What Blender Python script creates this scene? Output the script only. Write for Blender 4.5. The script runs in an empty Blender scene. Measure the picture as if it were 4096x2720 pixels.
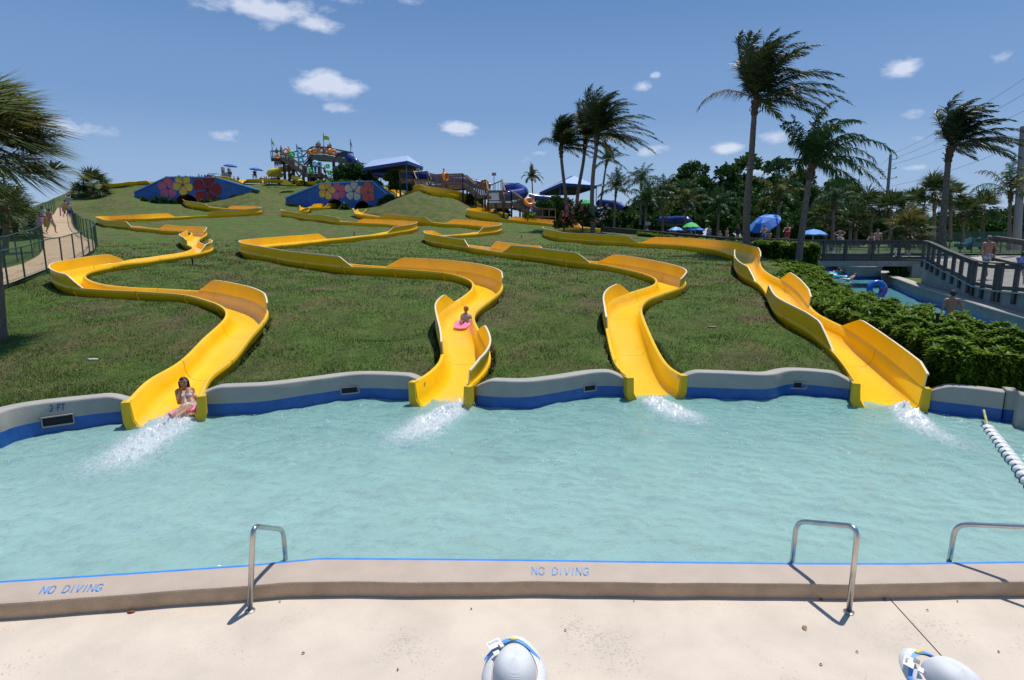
import bpy, bmesh, math, random
import numpy as np
from mathutils import Vector, Matrix, noise as mnoise
R = random.Random(7)
PI = math.pi
sc = bpy.context.scene
col = sc.collection
# ---------------------------------------------------------------- camera
F_PX = 2400.0; CZ = 3.55; PITCH = math.radians(9.93)
cd = bpy.data.cameras.new("camera"); cam = bpy.data.objects.new("camera", cd); col.objects.link(cam)
cd.sensor_width = 36.0; cd.lens = F_PX / 4096 * 36; cd.clip_start = 0.1; cd.clip_end = 9000
cam.location = (0, 0, CZ); cam.rotation_euler = (PI / 2 - PITCH, 0, 0)
sc.camera = cam
# ---------------------------------------------------------------- light
sc.view_settings.view_transform = 'Standard'; sc.view_settings.look = 'None'
sc.view_settings.exposure = 0.0; sc.view_settings.gamma = 1.0
SUN = Vector((0.2, 0.22, 0.85)).normalized()
sl = bpy.data.lights.new("sun", 'SUN'); sl.energy = 4.3; sl.angle = math.radians(0.5); sl.color = (1.0, 0.965, 0.9)
so = bpy.data.objects.new("sun", sl); col.objects.link(so); so.rotation_euler = SUN.to_track_quat('Z', 'Y').to_euler()
so.location = (0, 0, 60)
world = bpy.data.worlds.new("World"); sc.world = world; world.use_nodes = True
sc.render.engine = 'CYCLES'
sc.cycles.max_bounces = 7; sc.cycles.transparent_max_bounces = 24; sc.cycles.caustics_reflective = False
sc.cycles.caustics_refractive = False
WORLD_STRENGTH = 0.105
# camera geometry helpers (pixels of the photograph -> places)
_c, _s = math.cos(PITCH), math.sin(PITCH)
def ray(px, py):
    u = (px - 2048) / F_PX; v = (1360 - py) / F_PX
    return Vector((u, _c + v * _s, -_s + v * _c))
def at(px, py, z):
    d = ray(px, py); t = (z - CZ) / d.z
    return Vector((d.x * t, d.y * t, z))
def atY(px, py, Y):
    d = ray(px, py); t = Y / d.y
    return Vector((d.x * t, Y, CZ + d.z * t))
def build_world():
    nt = world.node_tree; N = nt.nodes; L = nt.links
    bg = N['Background']; out = N['World Output']
    sky = N.new('ShaderNodeTexSky'); sky.sky_type = 'NISHITA'; sky.sun_disc = False
    sky.sun_elevation = math.asin(SUN.z); sky.sun_rotation = math.atan2(SUN.x, SUN.y)
    sky.air_density = 1.0; sky.dust_density = 0.0; sky.ozone_density = 1.5; sky.altitude = 0
    tc = N.new('ShaderNodeTexCoord')
    sep = N.new('ShaderNodeSeparateXYZ'); L.new(tc.outputs['Generated'], sep.inputs[0])
    def M(op, a, b=None, c=None, clamp=False):
        n = N.new('ShaderNodeMath'); n.operation = op; n.use_clamp = clamp
        for i, v in enumerate((a, b, c)):
            if v is None: continue
            if isinstance(v, (int, float)): n.inputs[i].default_value = v
            else: L.new(v, n.inputs[i])
        return n.outputs[0]
    nz = N.new('ShaderNodeTexNoise'); nz.inputs['Scale'].default_value = 22; nz.inputs['Detail'].default_value = 7
    nz.inputs['Roughness'].default_value = 0.62
    mp = N.new('ShaderNodeMapping'); mp.inputs['Scale'].default_value = (1, 1, 2.0)
    L.new(tc.outputs['Generated'], mp.inputs[0]); L.new(mp.outputs[0], nz.inputs['Vector'])
    # clouds: direction azimuth / elevation, half-sizes, density
    az = M('ARCTAN2', sep.outputs[0], sep.outputs[1]); el = M('ARCSINE', sep.outputs[2])
    clouds = []
    def cl(px, py, wx, wy, d):
        v = ray(px, py).normalized(); clouds.append((math.atan2(v.x, v.y), math.asin(v.z), wx * .76 / F_PX, wy * .72 / F_PX, d * .92))
    for a in [(1060, 35, 250, 62, .95), (1250, 90, 130, 42, .8), (1315, 335, 135, 52, 1.3), (1375, 438, 85, 28, .7), (1822, 515, 85, 30, 1.2), (300, 510, 130, 42, .55),
              (925, 540, 120, 34, .45), (2068, 640, 110, 24, .4), (2175, 612, 60, 20, .45), (2565, 345, 45, 24, .8), (2590, 605, 80, 26, .55),
              (2915, 595, 70, 28, 1.2), (3085, 548, 80, 30, .9), (3605, 275, 62, 42, 1.1), (4015, 228, 50, 22, .6), (3680, 555, 60, 20, .55),
              (3670, 670, 50, 14, .5), (2995, 15, 50, 18, .5), (1650, 5, 90, 18, .4), (3040, 680, 120, 30, .5), (2650, 590, 70, 20, .4), (3420, 725, 110, 26, .5), (3650, 455, 50, 24, .35), (1400, 5, 120, 20, .35), (2620, 300, 25, 16, .5)]:
        cl(*a)
    for i in range(26):          # the same scattered fair-weather clouds go on all round the sky
        a = R.uniform(0.85, 2 * PI - 0.85); e = R.uniform(0.05, 0.9) ** 1.3
        clouds.append((a if a < PI else a - 2 * PI, e, R.uniform(.03, .11), R.uniform(.012, .035), R.uniform(.4, 1.2)))
    tot = None
    for a, e, wx, wy, d in clouds:
        dx = M('DIVIDE', M('SUBTRACT', az, a), wx); dy = M('DIVIDE', M('SUBTRACT', el, e), wy)
        r2 = M('ADD', M('MULTIPLY', dx, dx), M('MULTIPLY', dy, dy))
        g = M('MULTIPLY', M('EXPONENT', M('MULTIPLY', r2, -0.9)), d)
        tot = g if tot is None else M('MAXIMUM', tot, g)
    nn = M('MULTIPLY', M('SUBTRACT', nz.outputs[0], 0.5), 3.6)
    dens = M('MULTIPLY', M('SUBTRACT', M('ADD', tot, M('MULTIPLY', nn, M('MINIMUM', M('MULTIPLY', tot, 2.0), 0.6))), 0.24), 1.5, clamp=True)
    dens = M('MULTIPLY', dens, 0.74)
    mx = N.new('ShaderNodeMix'); mx.data_type = 'RGBA'
    # clear subtropical air: blue right down to the horizon
    hz = N.new('ShaderNodeValToRGB'); hz.color_ramp.interpolation = 'EASE'; L.new(M('MULTIPLY', el, 2.0), hz.inputs[0])
    e = hz.color_ramp.elements; e[0].position = 0; e[0].color = (.36, .50, .73, 1); e[1].position = .75; e[1].color = (.115, .24, .51, 1)
    x = e.new(.18); x.color = (.27, .42, .68, 1); x = e.new(.4); x.color = (.175, .325, .61, 1)
    sc2 = N.new('ShaderNodeVectorMath'); sc2.operation = 'SCALE'; L.new(hz.outputs[0], sc2.inputs[0]); sc2.inputs['Scale'].default_value = 1 / WORLD_STRENGTH
    sm = N.new('ShaderNodeMix'); sm.data_type = 'RGBA'; sm.inputs[0].default_value = .85; L.new(sky.outputs[0], sm.inputs[6]); L.new(sc2.outputs[0], sm.inputs[7])
    L.new(dens, mx.inputs[0]); L.new(sm.outputs[2], mx.inputs[6]); mx.inputs[7].default_value = (7.6, 8.0, 9.2, 1)
    L.new(mx.outputs[2], bg.inputs[0]); bg.inputs[1].default_value = WORLD_STRENGTH
    world.cycles.sampling_method = 'MANUAL'; world.cycles.sample_map_resolution = 256
build_world()

# ---------------------------------------------------------------- object helpers
def put(o, parent=None):
    col.objects.link(o)
    if parent is not None: o.parent = parent
    return o
def tag(o, label=None, cat=None, group=None, kind=None):
    if label: o['label'] = label
    if cat: o['category'] = cat
    if group: o['group'] = group
    if kind: o['kind'] = kind
    return o
def empty(name, loc=(0, 0, 0), rz=0, **k):
    o = bpy.data.objects.new(name, None); o.location = loc; o.rotation_euler = (0, 0, rz); o.empty_display_size = .2
    return tag(put(o), **k)
def mesh_obj(name, verts, faces, mat, parent=None, smooth=False, mats=None, fm=None):
    me = bpy.data.meshes.new(name)
    me.from_pydata([tuple(v) for v in verts], [], faces)
    for m in (mats or [mat]): me.materials.append(m)
    if fm is not None: me.polygons.foreach_set('material_index', fm)
    if smooth: me.polygons.foreach_set('use_smooth', [True] * len(me.polygons))
    me.update()
    return put(bpy.data.objects.new(name, me), parent)
def np_obj(name, V, Fq, mat, parent=None, smooth=False, k=4):
    """fast mesh from numpy: V (n,3), Fq (m,k)"""
    me = bpy.data.meshes.new(name); V = np.asarray(V, dtype=np.float32); Fq = np.asarray(Fq, dtype=np.int32)
    me.vertices.add(len(V)); me.vertices.foreach_set('co', V.ravel())
    me.loops.add(Fq.size); me.loops.foreach_set('vertex_index', Fq.ravel())
    me.polygons.add(len(Fq)); me.polygons.foreach_set('loop_start', np.arange(0, Fq.size, k, dtype=np.int32))
    try: me.polygons.foreach_set('loop_total', np.full(len(Fq), k, dtype=np.int32))
    except Exception: pass
    me.materials.append(mat); me.update(calc_edges=True); me.validate()
    if smooth: me.polygons.foreach_set('use_smooth', [True] * len(me.polygons))
    return put(bpy.data.objects.new(name, me), parent)
def world_at(o):
    return o
def copy_tree(o, parent=None):
    c = o.copy(); col.objects.link(c); c.parent = parent
    for ch in list(o.children): copy_tree(ch, c)
    return c
class MB:
    """collects simple solids into one mesh"""
    def __init__(s): s.v = []; s.f = []
    def box(s, x0, x1, y0, y1, z0, z1):
        b = len(s.v); s.v += [(x, y, z) for z in (z0, z1) for y in (y0, y1) for x in (x0, x1)]
        s.f += [tuple(b + i for i in q) for q in ((0, 2, 3, 1), (4, 5, 7, 6), (0, 1, 5, 4), (2, 6, 7, 3), (0, 4, 6, 2), (1, 3, 7, 5))]
        return s
    def beam(s, a, b, w, h, up=(0, 0, 1)):
        """bar from a to b, w wide (sideways) and h high"""
        a = Vector(a); b = Vector(b); d = (b - a).normalized(); side = d.cross(Vector(up))
        if side.length < 1e-4: side = d.cross(Vector((1, 0, 0)))
        side.normalize(); u = side.cross(d).normalized(); k = len(s.v)
        for p in (a, b):
            for sx, sz in ((-1, -1), (1, -1), (1, 1), (-1, 1)): s.v.append(p + side * (sx * w / 2) + u * (sz * h / 2))
        s.f += [(k, k + 1, k + 2, k + 3), (k + 7, k + 6, k + 5, k + 4)] + [(k + i, k + 4 + i, k + 4 + (i + 1) % 4, k + (i + 1) % 4) for i in range(4)]
        return s
    def tube(s, pts, r, n=8, closed=False, caps=True):
        pts = [Vector(p) for p in pts]; m = len(pts); k = len(s.v); prev = None
        rr = r if isinstance(r, (list, tuple)) else [r] * m
        for i, p in enumerate(pts):
            if closed: d = (pts[(i + 1) % m] - pts[i - 1])
            else: d = pts[min(i + 1, m - 1)] - pts[max(i - 1, 0)]
            d.normalize()
            if prev is None:
                a = Vector((0, 0, 1)) if abs(d.z) < .9 else Vector((1, 0, 0)); x = d.cross(a).normalized()
            else: x = (prev - d * prev.dot(d)).normalized()
            prev = x; y = d.cross(x)
            for j in range(n):
                t = 2 * PI * j / n; s.v.append(p + (x * math.cos(t) + y * math.sin(t)) * rr[i])
        for i in range(m if closed else m - 1):
            for j in range(n):
                a = k + i * n; b = k + ((i + 1) % m) * n
                s.f.append((a + j, a + (j + 1) % n, b + (j + 1) % n, b + j))
        if caps and not closed:
            s.f.append(tuple(k + j for j in range(n))[::-1]); s.f.append(tuple(k + (m - 1) * n + j for j in range(n)))
        return s
    def poly(s, pts):
        k = len(s.v); s.v += [Vector(p) for p in pts]; s.f.append(tuple(range(k, k + len(pts)))); return s
    def prism(s, pts, z0, z1):
        k = len(s.v); n = len(pts)
        s.v += [(p[0], p[1], z0) for p in pts] + [(p[0], p[1], z1) for p in pts]
        s.f.append(tuple(k + i for i in range(n))[::-1]); s.f.append(tuple(k + n + i for i in range(n)))
        s.f += [(k + i, k + (i + 1) % n, k + n + (i + 1) % n, k + n + i) for i in range(n)]
        return s
    def lathe(s, prof, n=16, c=(0, 0, 0), sx=1, sy=1):
        k = len(s.v); m = len(prof)
        for r, z in prof:
            for j in range(n):
                t = 2 * PI * j / n; s.v.append((c[0] + sx * r * math.cos(t), c[1] + sy * r * math.sin(t), c[2] + z))
        for i in range(m - 1):
            for j in range(n): s.f.append((k + i * n + j, k + i * n + (j + 1) % n, k + (i + 1) * n + (j + 1) % n, k + (i + 1) * n + j))
        return s
    def ball(s, c, r, nu=10, nv=6, sq=(1, 1, 1), rot=None):
        k = len(s.v); c = Vector(c)
        for i in range(nv + 1):
            ph = PI * i / nv
            for j in range(nu):
                t = 2 * PI * j / nu; p = Vector((math.sin(ph) * math.cos(t) * r * sq[0], math.sin(ph) * math.sin(t) * r * sq[1], math.cos(ph) * r * sq[2]))
                if rot: p = rot @ p
                s.v.append(c + p)
        for i in range(nv):
            for j in range(nu): s.f.append((k + i * nu + j, k + (i + 1) * nu + j, k + (i + 1) * nu + (j + 1) % nu, k + i * nu + (j + 1) % nu))
        return s
    def build(s, name, mat, parent=None, smooth=False, loc=None):
        v = s.v
        if loc is not None:
            l = Vector(loc); v = [Vector(p) - l for p in v]
        o = mesh_obj(name, v, s.f, mat, parent, smooth)
        if loc is not None: o.location = loc
        return o

# ---------------------------------------------------------------- materials
_m = {}
def mat(name, color, rough=.6, spec=.5, metal=0, var=0.0, vscale=3.0, bump=0.0, bscale=40, color2=None, detail=4, coat=0, trans_t=0.0, obj=False, rnd=0.0):
    if name in _m: return _m[name]
    m = bpy.data.materials.new(name); m.use_nodes = True; nt = m.node_tree; N = nt.nodes; L = nt.links
    b = N['Principled BSDF']; b.inputs['Base Color'].default_value = (*color, 1); b.inputs['Roughness'].default_value = rough
    b.inputs['Specular IOR Level'].default_value = spec; b.inputs['Metallic'].default_value = metal
    if coat: b.inputs['Coat Weight'].default_value = coat; b.inputs['Coat Roughness'].default_value = .1
    vec = None
    if var or color2 or bump or rnd:
        if obj: vec = N.new('ShaderNodeTexCoord').outputs['Object']
        else: vec = N.new('ShaderNodeNewGeometry').outputs['Position']
    last = None
    if var or color2:
        n = N.new('ShaderNodeTexNoise'); n.inputs['Scale'].default_value = vscale; n.inputs['Detail'].default_value = detail
        n.inputs['Roughness'].default_value = .6; L.new(vec, n.inputs['Vector'])
        r = N.new('ShaderNodeValToRGB'); L.new(n.outputs[0], r.inputs[0])
        c2 = color2 or tuple(c * (1 - var) for c in color); c1 = color if color2 else tuple(min(1, c * (1 + var)) for c in color)
        r.color_ramp.elements[0].position = .35; r.color_ramp.elements[1].position = .65
        r.color_ramp.elements[0].color = (*c2, 1); r.color_ramp.elements[1].color = (*c1, 1)
        last = r.outputs[0]; L.new(last, b.inputs['Base Color'])
    if rnd:
        oi = N.new('ShaderNodeObjectInfo'); mr = N.new('ShaderNodeMapRange'); L.new(oi.outputs['Random'], mr.inputs[0])
        mr.inputs[3].default_value = 1 - rnd; mr.inputs[4].default_value = 1 + rnd
        hs = N.new('ShaderNodeHueSaturation'); L.new(mr.outputs[0], hs.inputs['Value'])
        if last: L.new(last, hs.inputs['Color'])
        else: hs.inputs['Color'].default_value = (*color, 1)
        L.new(hs.outputs[0], b.inputs['Base Color'])
    if bump:
        n2 = N.new('ShaderNodeTexNoise'); n2.inputs['Scale'].default_value = bscale; n2.inputs['Detail'].default_value = 5; L.new(vec, n2.inputs['Vector'])
        bp = N.new('ShaderNodeBump'); bp.inputs['Strength'].default_value = bump; bp.inputs['Distance'].default_value = .02
        L.new(n2.outputs[0], bp.inputs['Height']); L.new(bp.outputs[0], b.inputs['Normal'])
    _m[name] = m
    return m
def leafmat(name, c1, c2, rough=.45, trans=.25, vs=1.2, spec=.3):
    if name in _m: return _m[name]
    m = bpy.data.materials.new(name); m.use_nodes = True; nt = m.node_tree; N = nt.nodes; L = nt.links
    b = N['Principled BSDF']; b.inputs['Roughness'].default_value = rough + .12; b.inputs['Specular IOR Level'].default_value = spec
    g = N.new('ShaderNodeNewGeometry'); r = N.new('ShaderNodeValToRGB')
    n = N.new('ShaderNodeTexNoise'); n.inputs['Scale'].default_value = vs; L.new(g.outputs['Position'], n.inputs['Vector'])
    ad = N.new('ShaderNodeMath'); ad.operation = 'MULTIPLY_ADD'; L.new(g.outputs['Random Per Island'], ad.inputs[0]); ad.inputs[1].default_value = .5
    mu = N.new('ShaderNodeMath'); mu.operation = 'MULTIPLY'; L.new(n.outputs[0], mu.inputs[0]); mu.inputs[1].default_value = .5
    L.new(mu.outputs[0], ad.inputs[2]); L.new(ad.outputs[0], r.inputs[0])
    r.color_ramp.elements[0].color = (*c1, 1); r.color_ramp.elements[1].color = (*c2, 1)
    r.color_ramp.elements[0].position = .2; r.color_ramp.elements[1].position = .8
    L.new(r.outputs[0], b.inputs['Base Color'])
    if trans:
        t = N.new('ShaderNodeBsdfTranslucent'); L.new(r.outputs[0], t.inputs[0]); mx = N.new('ShaderNodeMixShader'); mx.inputs[0].default_value = trans
        L.new(b.outputs[0], mx.inputs[1]); L.new(t.outputs[0], mx.inputs[2]); L.new(mx.outputs[0], N['Material Output'].inputs[0])
    _m[name] = m
    return m
YEL = mat('slide_yellow_gelcoat', (.90, .53, .006), .26, .5, var=.05, vscale=1.1)
YEL2 = mat('slide_mouth_yellow', (.66, .42, .01), .45, .4, var=.08, vscale=3)
WHITE = mat('white_paint', (.8, .8, .79), .45)
STEEL = mat('brushed_steel', (.55, .54, .51), .28, metal=1, var=.12, vscale=9)
CONC = mat('pale_painted_concrete', (.36, .335, .295), .7, var=.06, vscale=2.2, bump=.25, bscale=60)
BLUEP = mat('blue_pool_paint', (.008, .095, .36), .4, var=.15, vscale=5, bump=.1)
BLUEL = mat('light_blue_pool_paint', (.025, .22, .66), .5, var=.12, vscale=6)
DARK = mat('dark_hole', (.015, .015, .017), .9)

# ---------------------------------------------------------------- terrain
PD = np.array([0, 12.2, 13, 14.5, 17, 27, 45, 60, 78, 90, 98, 101, 120, 140, 165, 9000.])
PZ = np.array([.45, .45, .5, .74, 1.02, 2.0, 3.17, 4.55, 6.35, 8.7, 11.2, 11.75, 11.9, 9, 2.2, 2.2])
def smin(a, b, k=.7):
    h = np.clip(.5 + .5 * (b - a) / k, 0, 1); return b * (1 - h) + a * h - k * h * (1 - h)
def bumps(X, Y):
    return (.11 * np.sin(X * .45 + 1.3 * np.sin(Y * .21)) * np.sin(Y * .38 + .9) + .05 * np.sin(X * 1.25 + Y * .8) * np.sin(Y * 1.1 - X * .5)
            - .28 * np.exp(-((X + 3.9) ** 2 / 2.2 + (Y - 16.6) ** 2 / .8)) - .25 * np.exp(-((X - 1.3) ** 2 / 1.6 + (Y - 16.8) ** 2 / .9))
            - .22 * np.exp(-((X - 5.2) ** 2 / 1.6 + (Y - 16.3) ** 2 / .7)))
MOUNDS = []; BANKS = []
XR = ([9, 10, 16, 22, 25, 28, 30, 33, 36, 38, 44, 54], [11.6, 11.6, 11.8, 12.4, 13.0, 13.9, 14.6, 16.1, 17.7, 18.9, 22.3, 26.5]); XW = ([9, 12, 19, 21.3, 27, 30.6, 35.6, 40.2, 44, 54], [12.8, 13.8, 16.3, 17.1, 19.4, 20.7, 22.9, 24.7, 27, 31])
def T(X, Y):
    X = np.asarray(X, dtype=float); Y = np.asarray(Y, dtype=float)
    z = np.interp(Y, PD, PZ)
    z = z + bumps(X, Y) * np.clip((Y - 13.2) / 3, 0, 1)
    # crest falls away to the right
    cap = np.interp(X, [-22, -12, -3, 3, 9, 12, 13.2, 14.6, 16, 19, 24], [12.5, 9.8, 5.9, 4.6, 3.8, 3.5, 3.1, 2.2, 1.75, 1.6, 1.45])
    z = smin(z, cap)
    z = z - .65 * np.clip((X - np.interp(Y, [16, 20, 24, 28, 31, 36], [9.9, 10.7, 11.3, 12.2, 13.4, 13.6])) / 1.6, 0, 1) * np.clip((37 - Y) / 3, 0, 1) * np.clip((Y - 17) / 4, 0, 1)
    xe = np.interp(Y, [20, 48, 70, 80, 98, 120], [-26, -41, -56, -61.5, -68, -75])
    z = z - np.maximum(0, xe - X) * .38
    z = np.where(Y > 13, np.maximum(z, np.where(Y > 60, 1.4, .3)), z)
    # banks that dip towards each tunnel in front of the flowered walls
    for (yw, pts) in BANKS:
        bz = np.interp(X, [p[0] for p in pts], [p[1] for p in pts]); k = np.clip((Y - (yw - 9)) / 9, 0, 1); k = k * k * (3 - 2 * k) * np.clip((yw + 3 - Y) / 2.5, 0, 1)
        k = k * np.clip((X - (pts[0][0] - 7)) / 7, 0, 1) * np.clip((pts[-1][0] + 7 - X) / 7, 0, 1)
        z = np.maximum(z, z * (1 - k) + bz * k)
    # earth banked up behind the two flowered walls
    for (xa, xb, yw, pts, holes) in MOUNDS:
        top = np.interp(X, [p[0] for p in pts], [p[1] for p in pts])
        k = np.clip((Y - yw) / .3, 0, 1) * np.clip((yw + 26 - Y) / 12, 0, 1) * np.clip((X - xa) / .5, 0, 1) * np.clip((xb - X) / .5, 0, 1)
        for h0, h1 in holes: k = np.where((X > h0) & (X < h1) & (Y < yw + 6.5), 0, k)
        z = np.where(k > 0, np.maximum(z, z * (1 - k) + (top - .35) * k), z)
    # steep shoulder under the timber stairs
    sm1 = np.clip((Y - 57) / 11, 0, 1); sm1 = sm1 * sm1 * (3 - 2 * sm1); sm2 = np.clip((Y - 80) / 14, 0, 1)
    z = z + 3.0 * np.exp(-((X + 9.3) / 5.6) ** 2) * sm1 * (1 - sm2)
    # river side: the ground drops to the lazy river
    xr = np.interp(Y, XR[0], XR[1]); xw = np.interp(Y, XW[0], XW[1])
    z = np.where((X > xw) & (Y < 60), .93, z)
    k = np.clip((X - xr) / .25, 0, 1) * np.clip((54.2 - Y) / .2, 0, 1) * np.clip((xw + .1 - X) / .1, 0, 1)
    z = z * (1 - k) + (-.4) * k
    return z
def T1(x, y): return float(T(x, y))
def hill(px, py, dz=0.0, y0=12.5, y1=118.0):
    """where the line of sight through a pixel meets the ground raised by dz"""
    d = ray(px, py); ys = np.geomspace(y0, y1, 1400); t = ys / d.y
    gap = CZ + d.z * t - (T(d.x * t, ys) + dz)
    i = np.where(gap <= 0)[0]
    i = int(i[0]) if len(i) else int(np.argmin(gap))
    if i > 0 and gap[i] <= 0 < gap[i - 1]:
        f = gap[i - 1] / (gap[i - 1] - gap[i]); y = ys[i - 1] + f * (ys[i] - ys[i - 1])
    else: y = ys[i]
    x = d.x * y / d.y
    return Vector((x, y, T1(x, y)))

HW = []
def headwall(base, outline, dY):
    b = hill(*base); Y = b.y + dY
    pts = [atY(x, y, Y) for x, y in outline]
    HW.append((Y, pts, b))
    return Y, pts
headwall((742, 823), [(536, 770), (668, 709), (862, 710), (1034, 761)], .3)
headwall((1400, 840), [(1142, 793), (1283, 734), (1493, 725), (1590, 807)], .3)
for (Y_, pts_, b_), h_ in zip(HW, ([(702, 792)], [(1307, 1371), (1418, 1481)])): MOUNDS.append((pts_[0].x, pts_[-1].x, Y_ + .3, [(p.x, p.z) for p in pts_], [(atY(a_, 820, Y_).x, atY(c_, 820, Y_).x) for a_, c_ in h_]))

for (Y_, pts_, b_), bp_ in zip(HW, ([(520, 782), (538, 789), (600, 806), (652, 817), (820, 820), (932, 796), (1034, 764)], [(1142, 815), (1180, 826), (1250, 832), (1400, 842), (1500, 838), (1560, 830), (1591, 826)])):
    BANKS.append((Y_, [(atY(x, y, Y_).x, atY(x, y, Y_).z) for x, y in bp_]))
# ---------------------------------------------------------------- slide paths (rim midpoints, lowest first)
def cr(s, ox, oy, pts): return [(ox + x * s, oy + y * s) for x, y in pts]
PATHS = {}
PATHS['A'] = cr(.5422, 0, 900, [(1218, 1262), (1338, 1147), (1465, 1027), (1588, 918), (1710, 800), (1800, 715), (1835, 655), (1810, 610), (1725, 568), (1535, 518), (1360, 496), (1115, 484), (890, 474), (707, 460),
    (590, 440), (515, 405), (500, 375), (545, 348), (660, 322), (830, 292), (1000, 268), (1200, 240), (1400, 210), (1475, 190), (1500, 170), (1470, 155), (1425, 140), (1395, 122)]) + \
    cr(1 / 2.1464, 0, 300, [(1655, 1398), (1700, 1385), (1715, 1368), (1690, 1350), (1600, 1342), (1400, 1328), (1180, 1308), (1040, 1293), (930, 1275), (880, 1260), (890, 1245), (960, 1240), (1100, 1240), (1300, 1231), (1530, 1220), (1740, 1209), (2000, 1196), (2170, 1184), (2235, 1172), (2215, 1160), (2120, 1155),
    (1980, 1150), (1830, 1136), (1720, 1124), (1640, 1112), (1610, 1098), (1625, 1085), (1640, 1078)])
PATHS['B'] = cr(.542, 900, 900, [(1600, 1155), (1660, 1085), (1730, 1010), (1775, 950), (1785, 895), (1765, 845), (1725, 780), (1698, 720), (1700, 670), (1738, 622), (1815, 572), (1895, 518), (1940, 465), (1915, 412), (1775, 364), (1550, 336), (1325, 322), (1050, 309), (850, 294), (650, 268), (450, 240), (300, 212),
    (215, 195), (180, 180), (215, 163), (350, 148), (500, 134), (700, 112), (900, 95), (1100, 77)]) + \
    cr(1 / 2.951, 1000, 500, [(1600, 1275), (1750, 1252), (1870, 1228), (1905, 1208), (1870, 1192), (1750, 1182), (1500, 1165), (1200, 1148), (1000, 1132), (800, 1110), (600, 1082), (450, 1058), (400, 1042), (430, 1030), (520, 1032), (600, 1034), (660, 1022), (672, 1008), (640, 998), (615, 988), (620, 975), (700, 976), (850, 972), (960, 962), (1010, 945), (1010, 930)])
PATHS['C'] = cr(.542, 2000, 900, [(1145, 1100), (1065, 970), (995, 850), (940, 745), (905, 665), (908, 600), (960, 545), (1050, 512), (1150, 485), (1230, 458), (1262, 430), (1240, 398), (1150, 362), (1000, 326), (850, 298), (700, 278), (450, 248), (200, 215), (0, 192)]) + \
    cr(1 / 2.951, 1600, 500, [(1000, 1458), (800, 1430), (600, 1398), (450, 1370), (380, 1345), (370, 1325), (430, 1312), (560, 1306), (700, 1297), (850, 1284), (1000, 1265), (1110, 1243), (1140, 1222), (1110, 1207), (1000, 1195), (850, 1183), (700, 1172), (500, 1157), (350, 1145), (200, 1132), (0, 1115)]) + \
    cr(1 / 2.951, 1000, 500, [(1600, 1098), (1480, 1080), (1370, 1062), (1300, 1048), (1270, 1035), (1290, 1022), (1320, 1008), (1325, 990)])
PATHS['D'] = cr(.6697, 2900, 900, [(985, 945), (950, 880), (885, 795), (790, 715), (660, 645), (520, 580), (420, 520), (378, 462), (345, 405), (275, 345), (190, 300), (138, 255), (130, 215), (120, 185)]) + \
    cr(.542, 2000, 900, [(1750, 210), (1680, 188), (1580, 170), (1400, 153), (1200, 142), (1050, 134), (850, 122), (650, 108), (470, 90), (380, 70), (360, 55)]) + \
    [(2215, 922), (2270, 918), (2350, 913), (2390, 907), (2350, 899)] + \
    cr(1 / 2.951, 1600, 500, [(1980, 1178), (1810, 1164), (1500, 1140), (1230, 1115), (1000, 1092), (850, 1068), (800, 1046), (830, 1034), (960, 1030), (1100, 1030), (1200, 1020), (1215, 1005), (1130, 990)]) + \
    [(1960, 826), (1905, 812), (1850, 793), (1790, 775), (1720, 764), (1650, 759), (1580, 757), (1530, 753)]
# (start, end) of raised splash guards in path fraction of the listed point index, side (-1 left / +1 right when looking uphill)
def catmull(P, step):
    out = []
    n = len(P)
    for i in range(n - 1):
        p0, p1, p2, p3 = P[max(i - 1, 0)], P[i], P[i + 1], P[min(i + 2, n - 1)]
        L = (p2 - p1).length; k = max(1, int(math.ceil(L / step)))
        for j in range(k):
            t = j / k
            out.append((i + t, .5 * ((2 * p1) + (p2 - p0) * t + (2 * p0 - 5 * p1 + 4 * p2 - p3) * t * t + (3 * p1 - p0 - 3 * p2 + p3) * t ** 3)))
    out.append((n - 1, P[-1].copy()))
    return out
WF = {}   # filled by the pool wall: mouth depth of each slide

GUARDS = {  # (from, to, side: +1 right / -1 left going uphill, blunt start, blunt end)
 'A': [(5.75, 10, 1, 1, 0), (12.9, 20, -1, 0, 0), (22, 24.9, 1, 0, 1), (25.4, 28.4, -1, 1, 1), (28.9, 33.4, 1, 1, 0), (34, 42, -1, 0, 0), (43, 49.4, 1, 0, 0), (50, 53.5, -1, 0, 1)],
 'B': [(.15, 6.2, 1, 1, 0), (4.0, 9.9, -1, 1, 0), (12.1, 16.7, 1, 1, 0), (17.2, 27.5, -1, 0, 0), (29.6, 37, 1, 0, 0), (37.4, 43.8, -1, 1, 0), (44.2, 47.5, 1, 0, 1), (48, 50.6, -1, 1, 0), (51, 53.4, -1, 0, 1), (52, 54, 1, 0, 1)],
 'C': [(3.0, 7.2, -1, 1, 0), (8.8, 15.1, 1, 1, 0), (14.8, 17.6, -1, 0, 0), (16.5, 19.2, 1, 0, 0), (19.4, 26.1, -1, 0, 0), (27.9, 36, 1, 0, 0), (36.4, 40.4, -1, 0, 0), (43, 44.8, -1, 0, 1)],
 'D': [(0.0, 4.6, 1, 1, 0), (2.9, 8.0, -1, 0, 0), (6.5, 9.4, 1, 1, 0), (9.1, 12.4, -1, 0, 1), (11.6, 19.2, 1, 1, 0), (19, 24.8, -1, 0, 0), (29.5, 32.8, 1, 0, 0), (33, 39.5, -1, 0, 0), (44.5, 47.8, -1, 0, 0)],
}
BED = -.17
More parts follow.
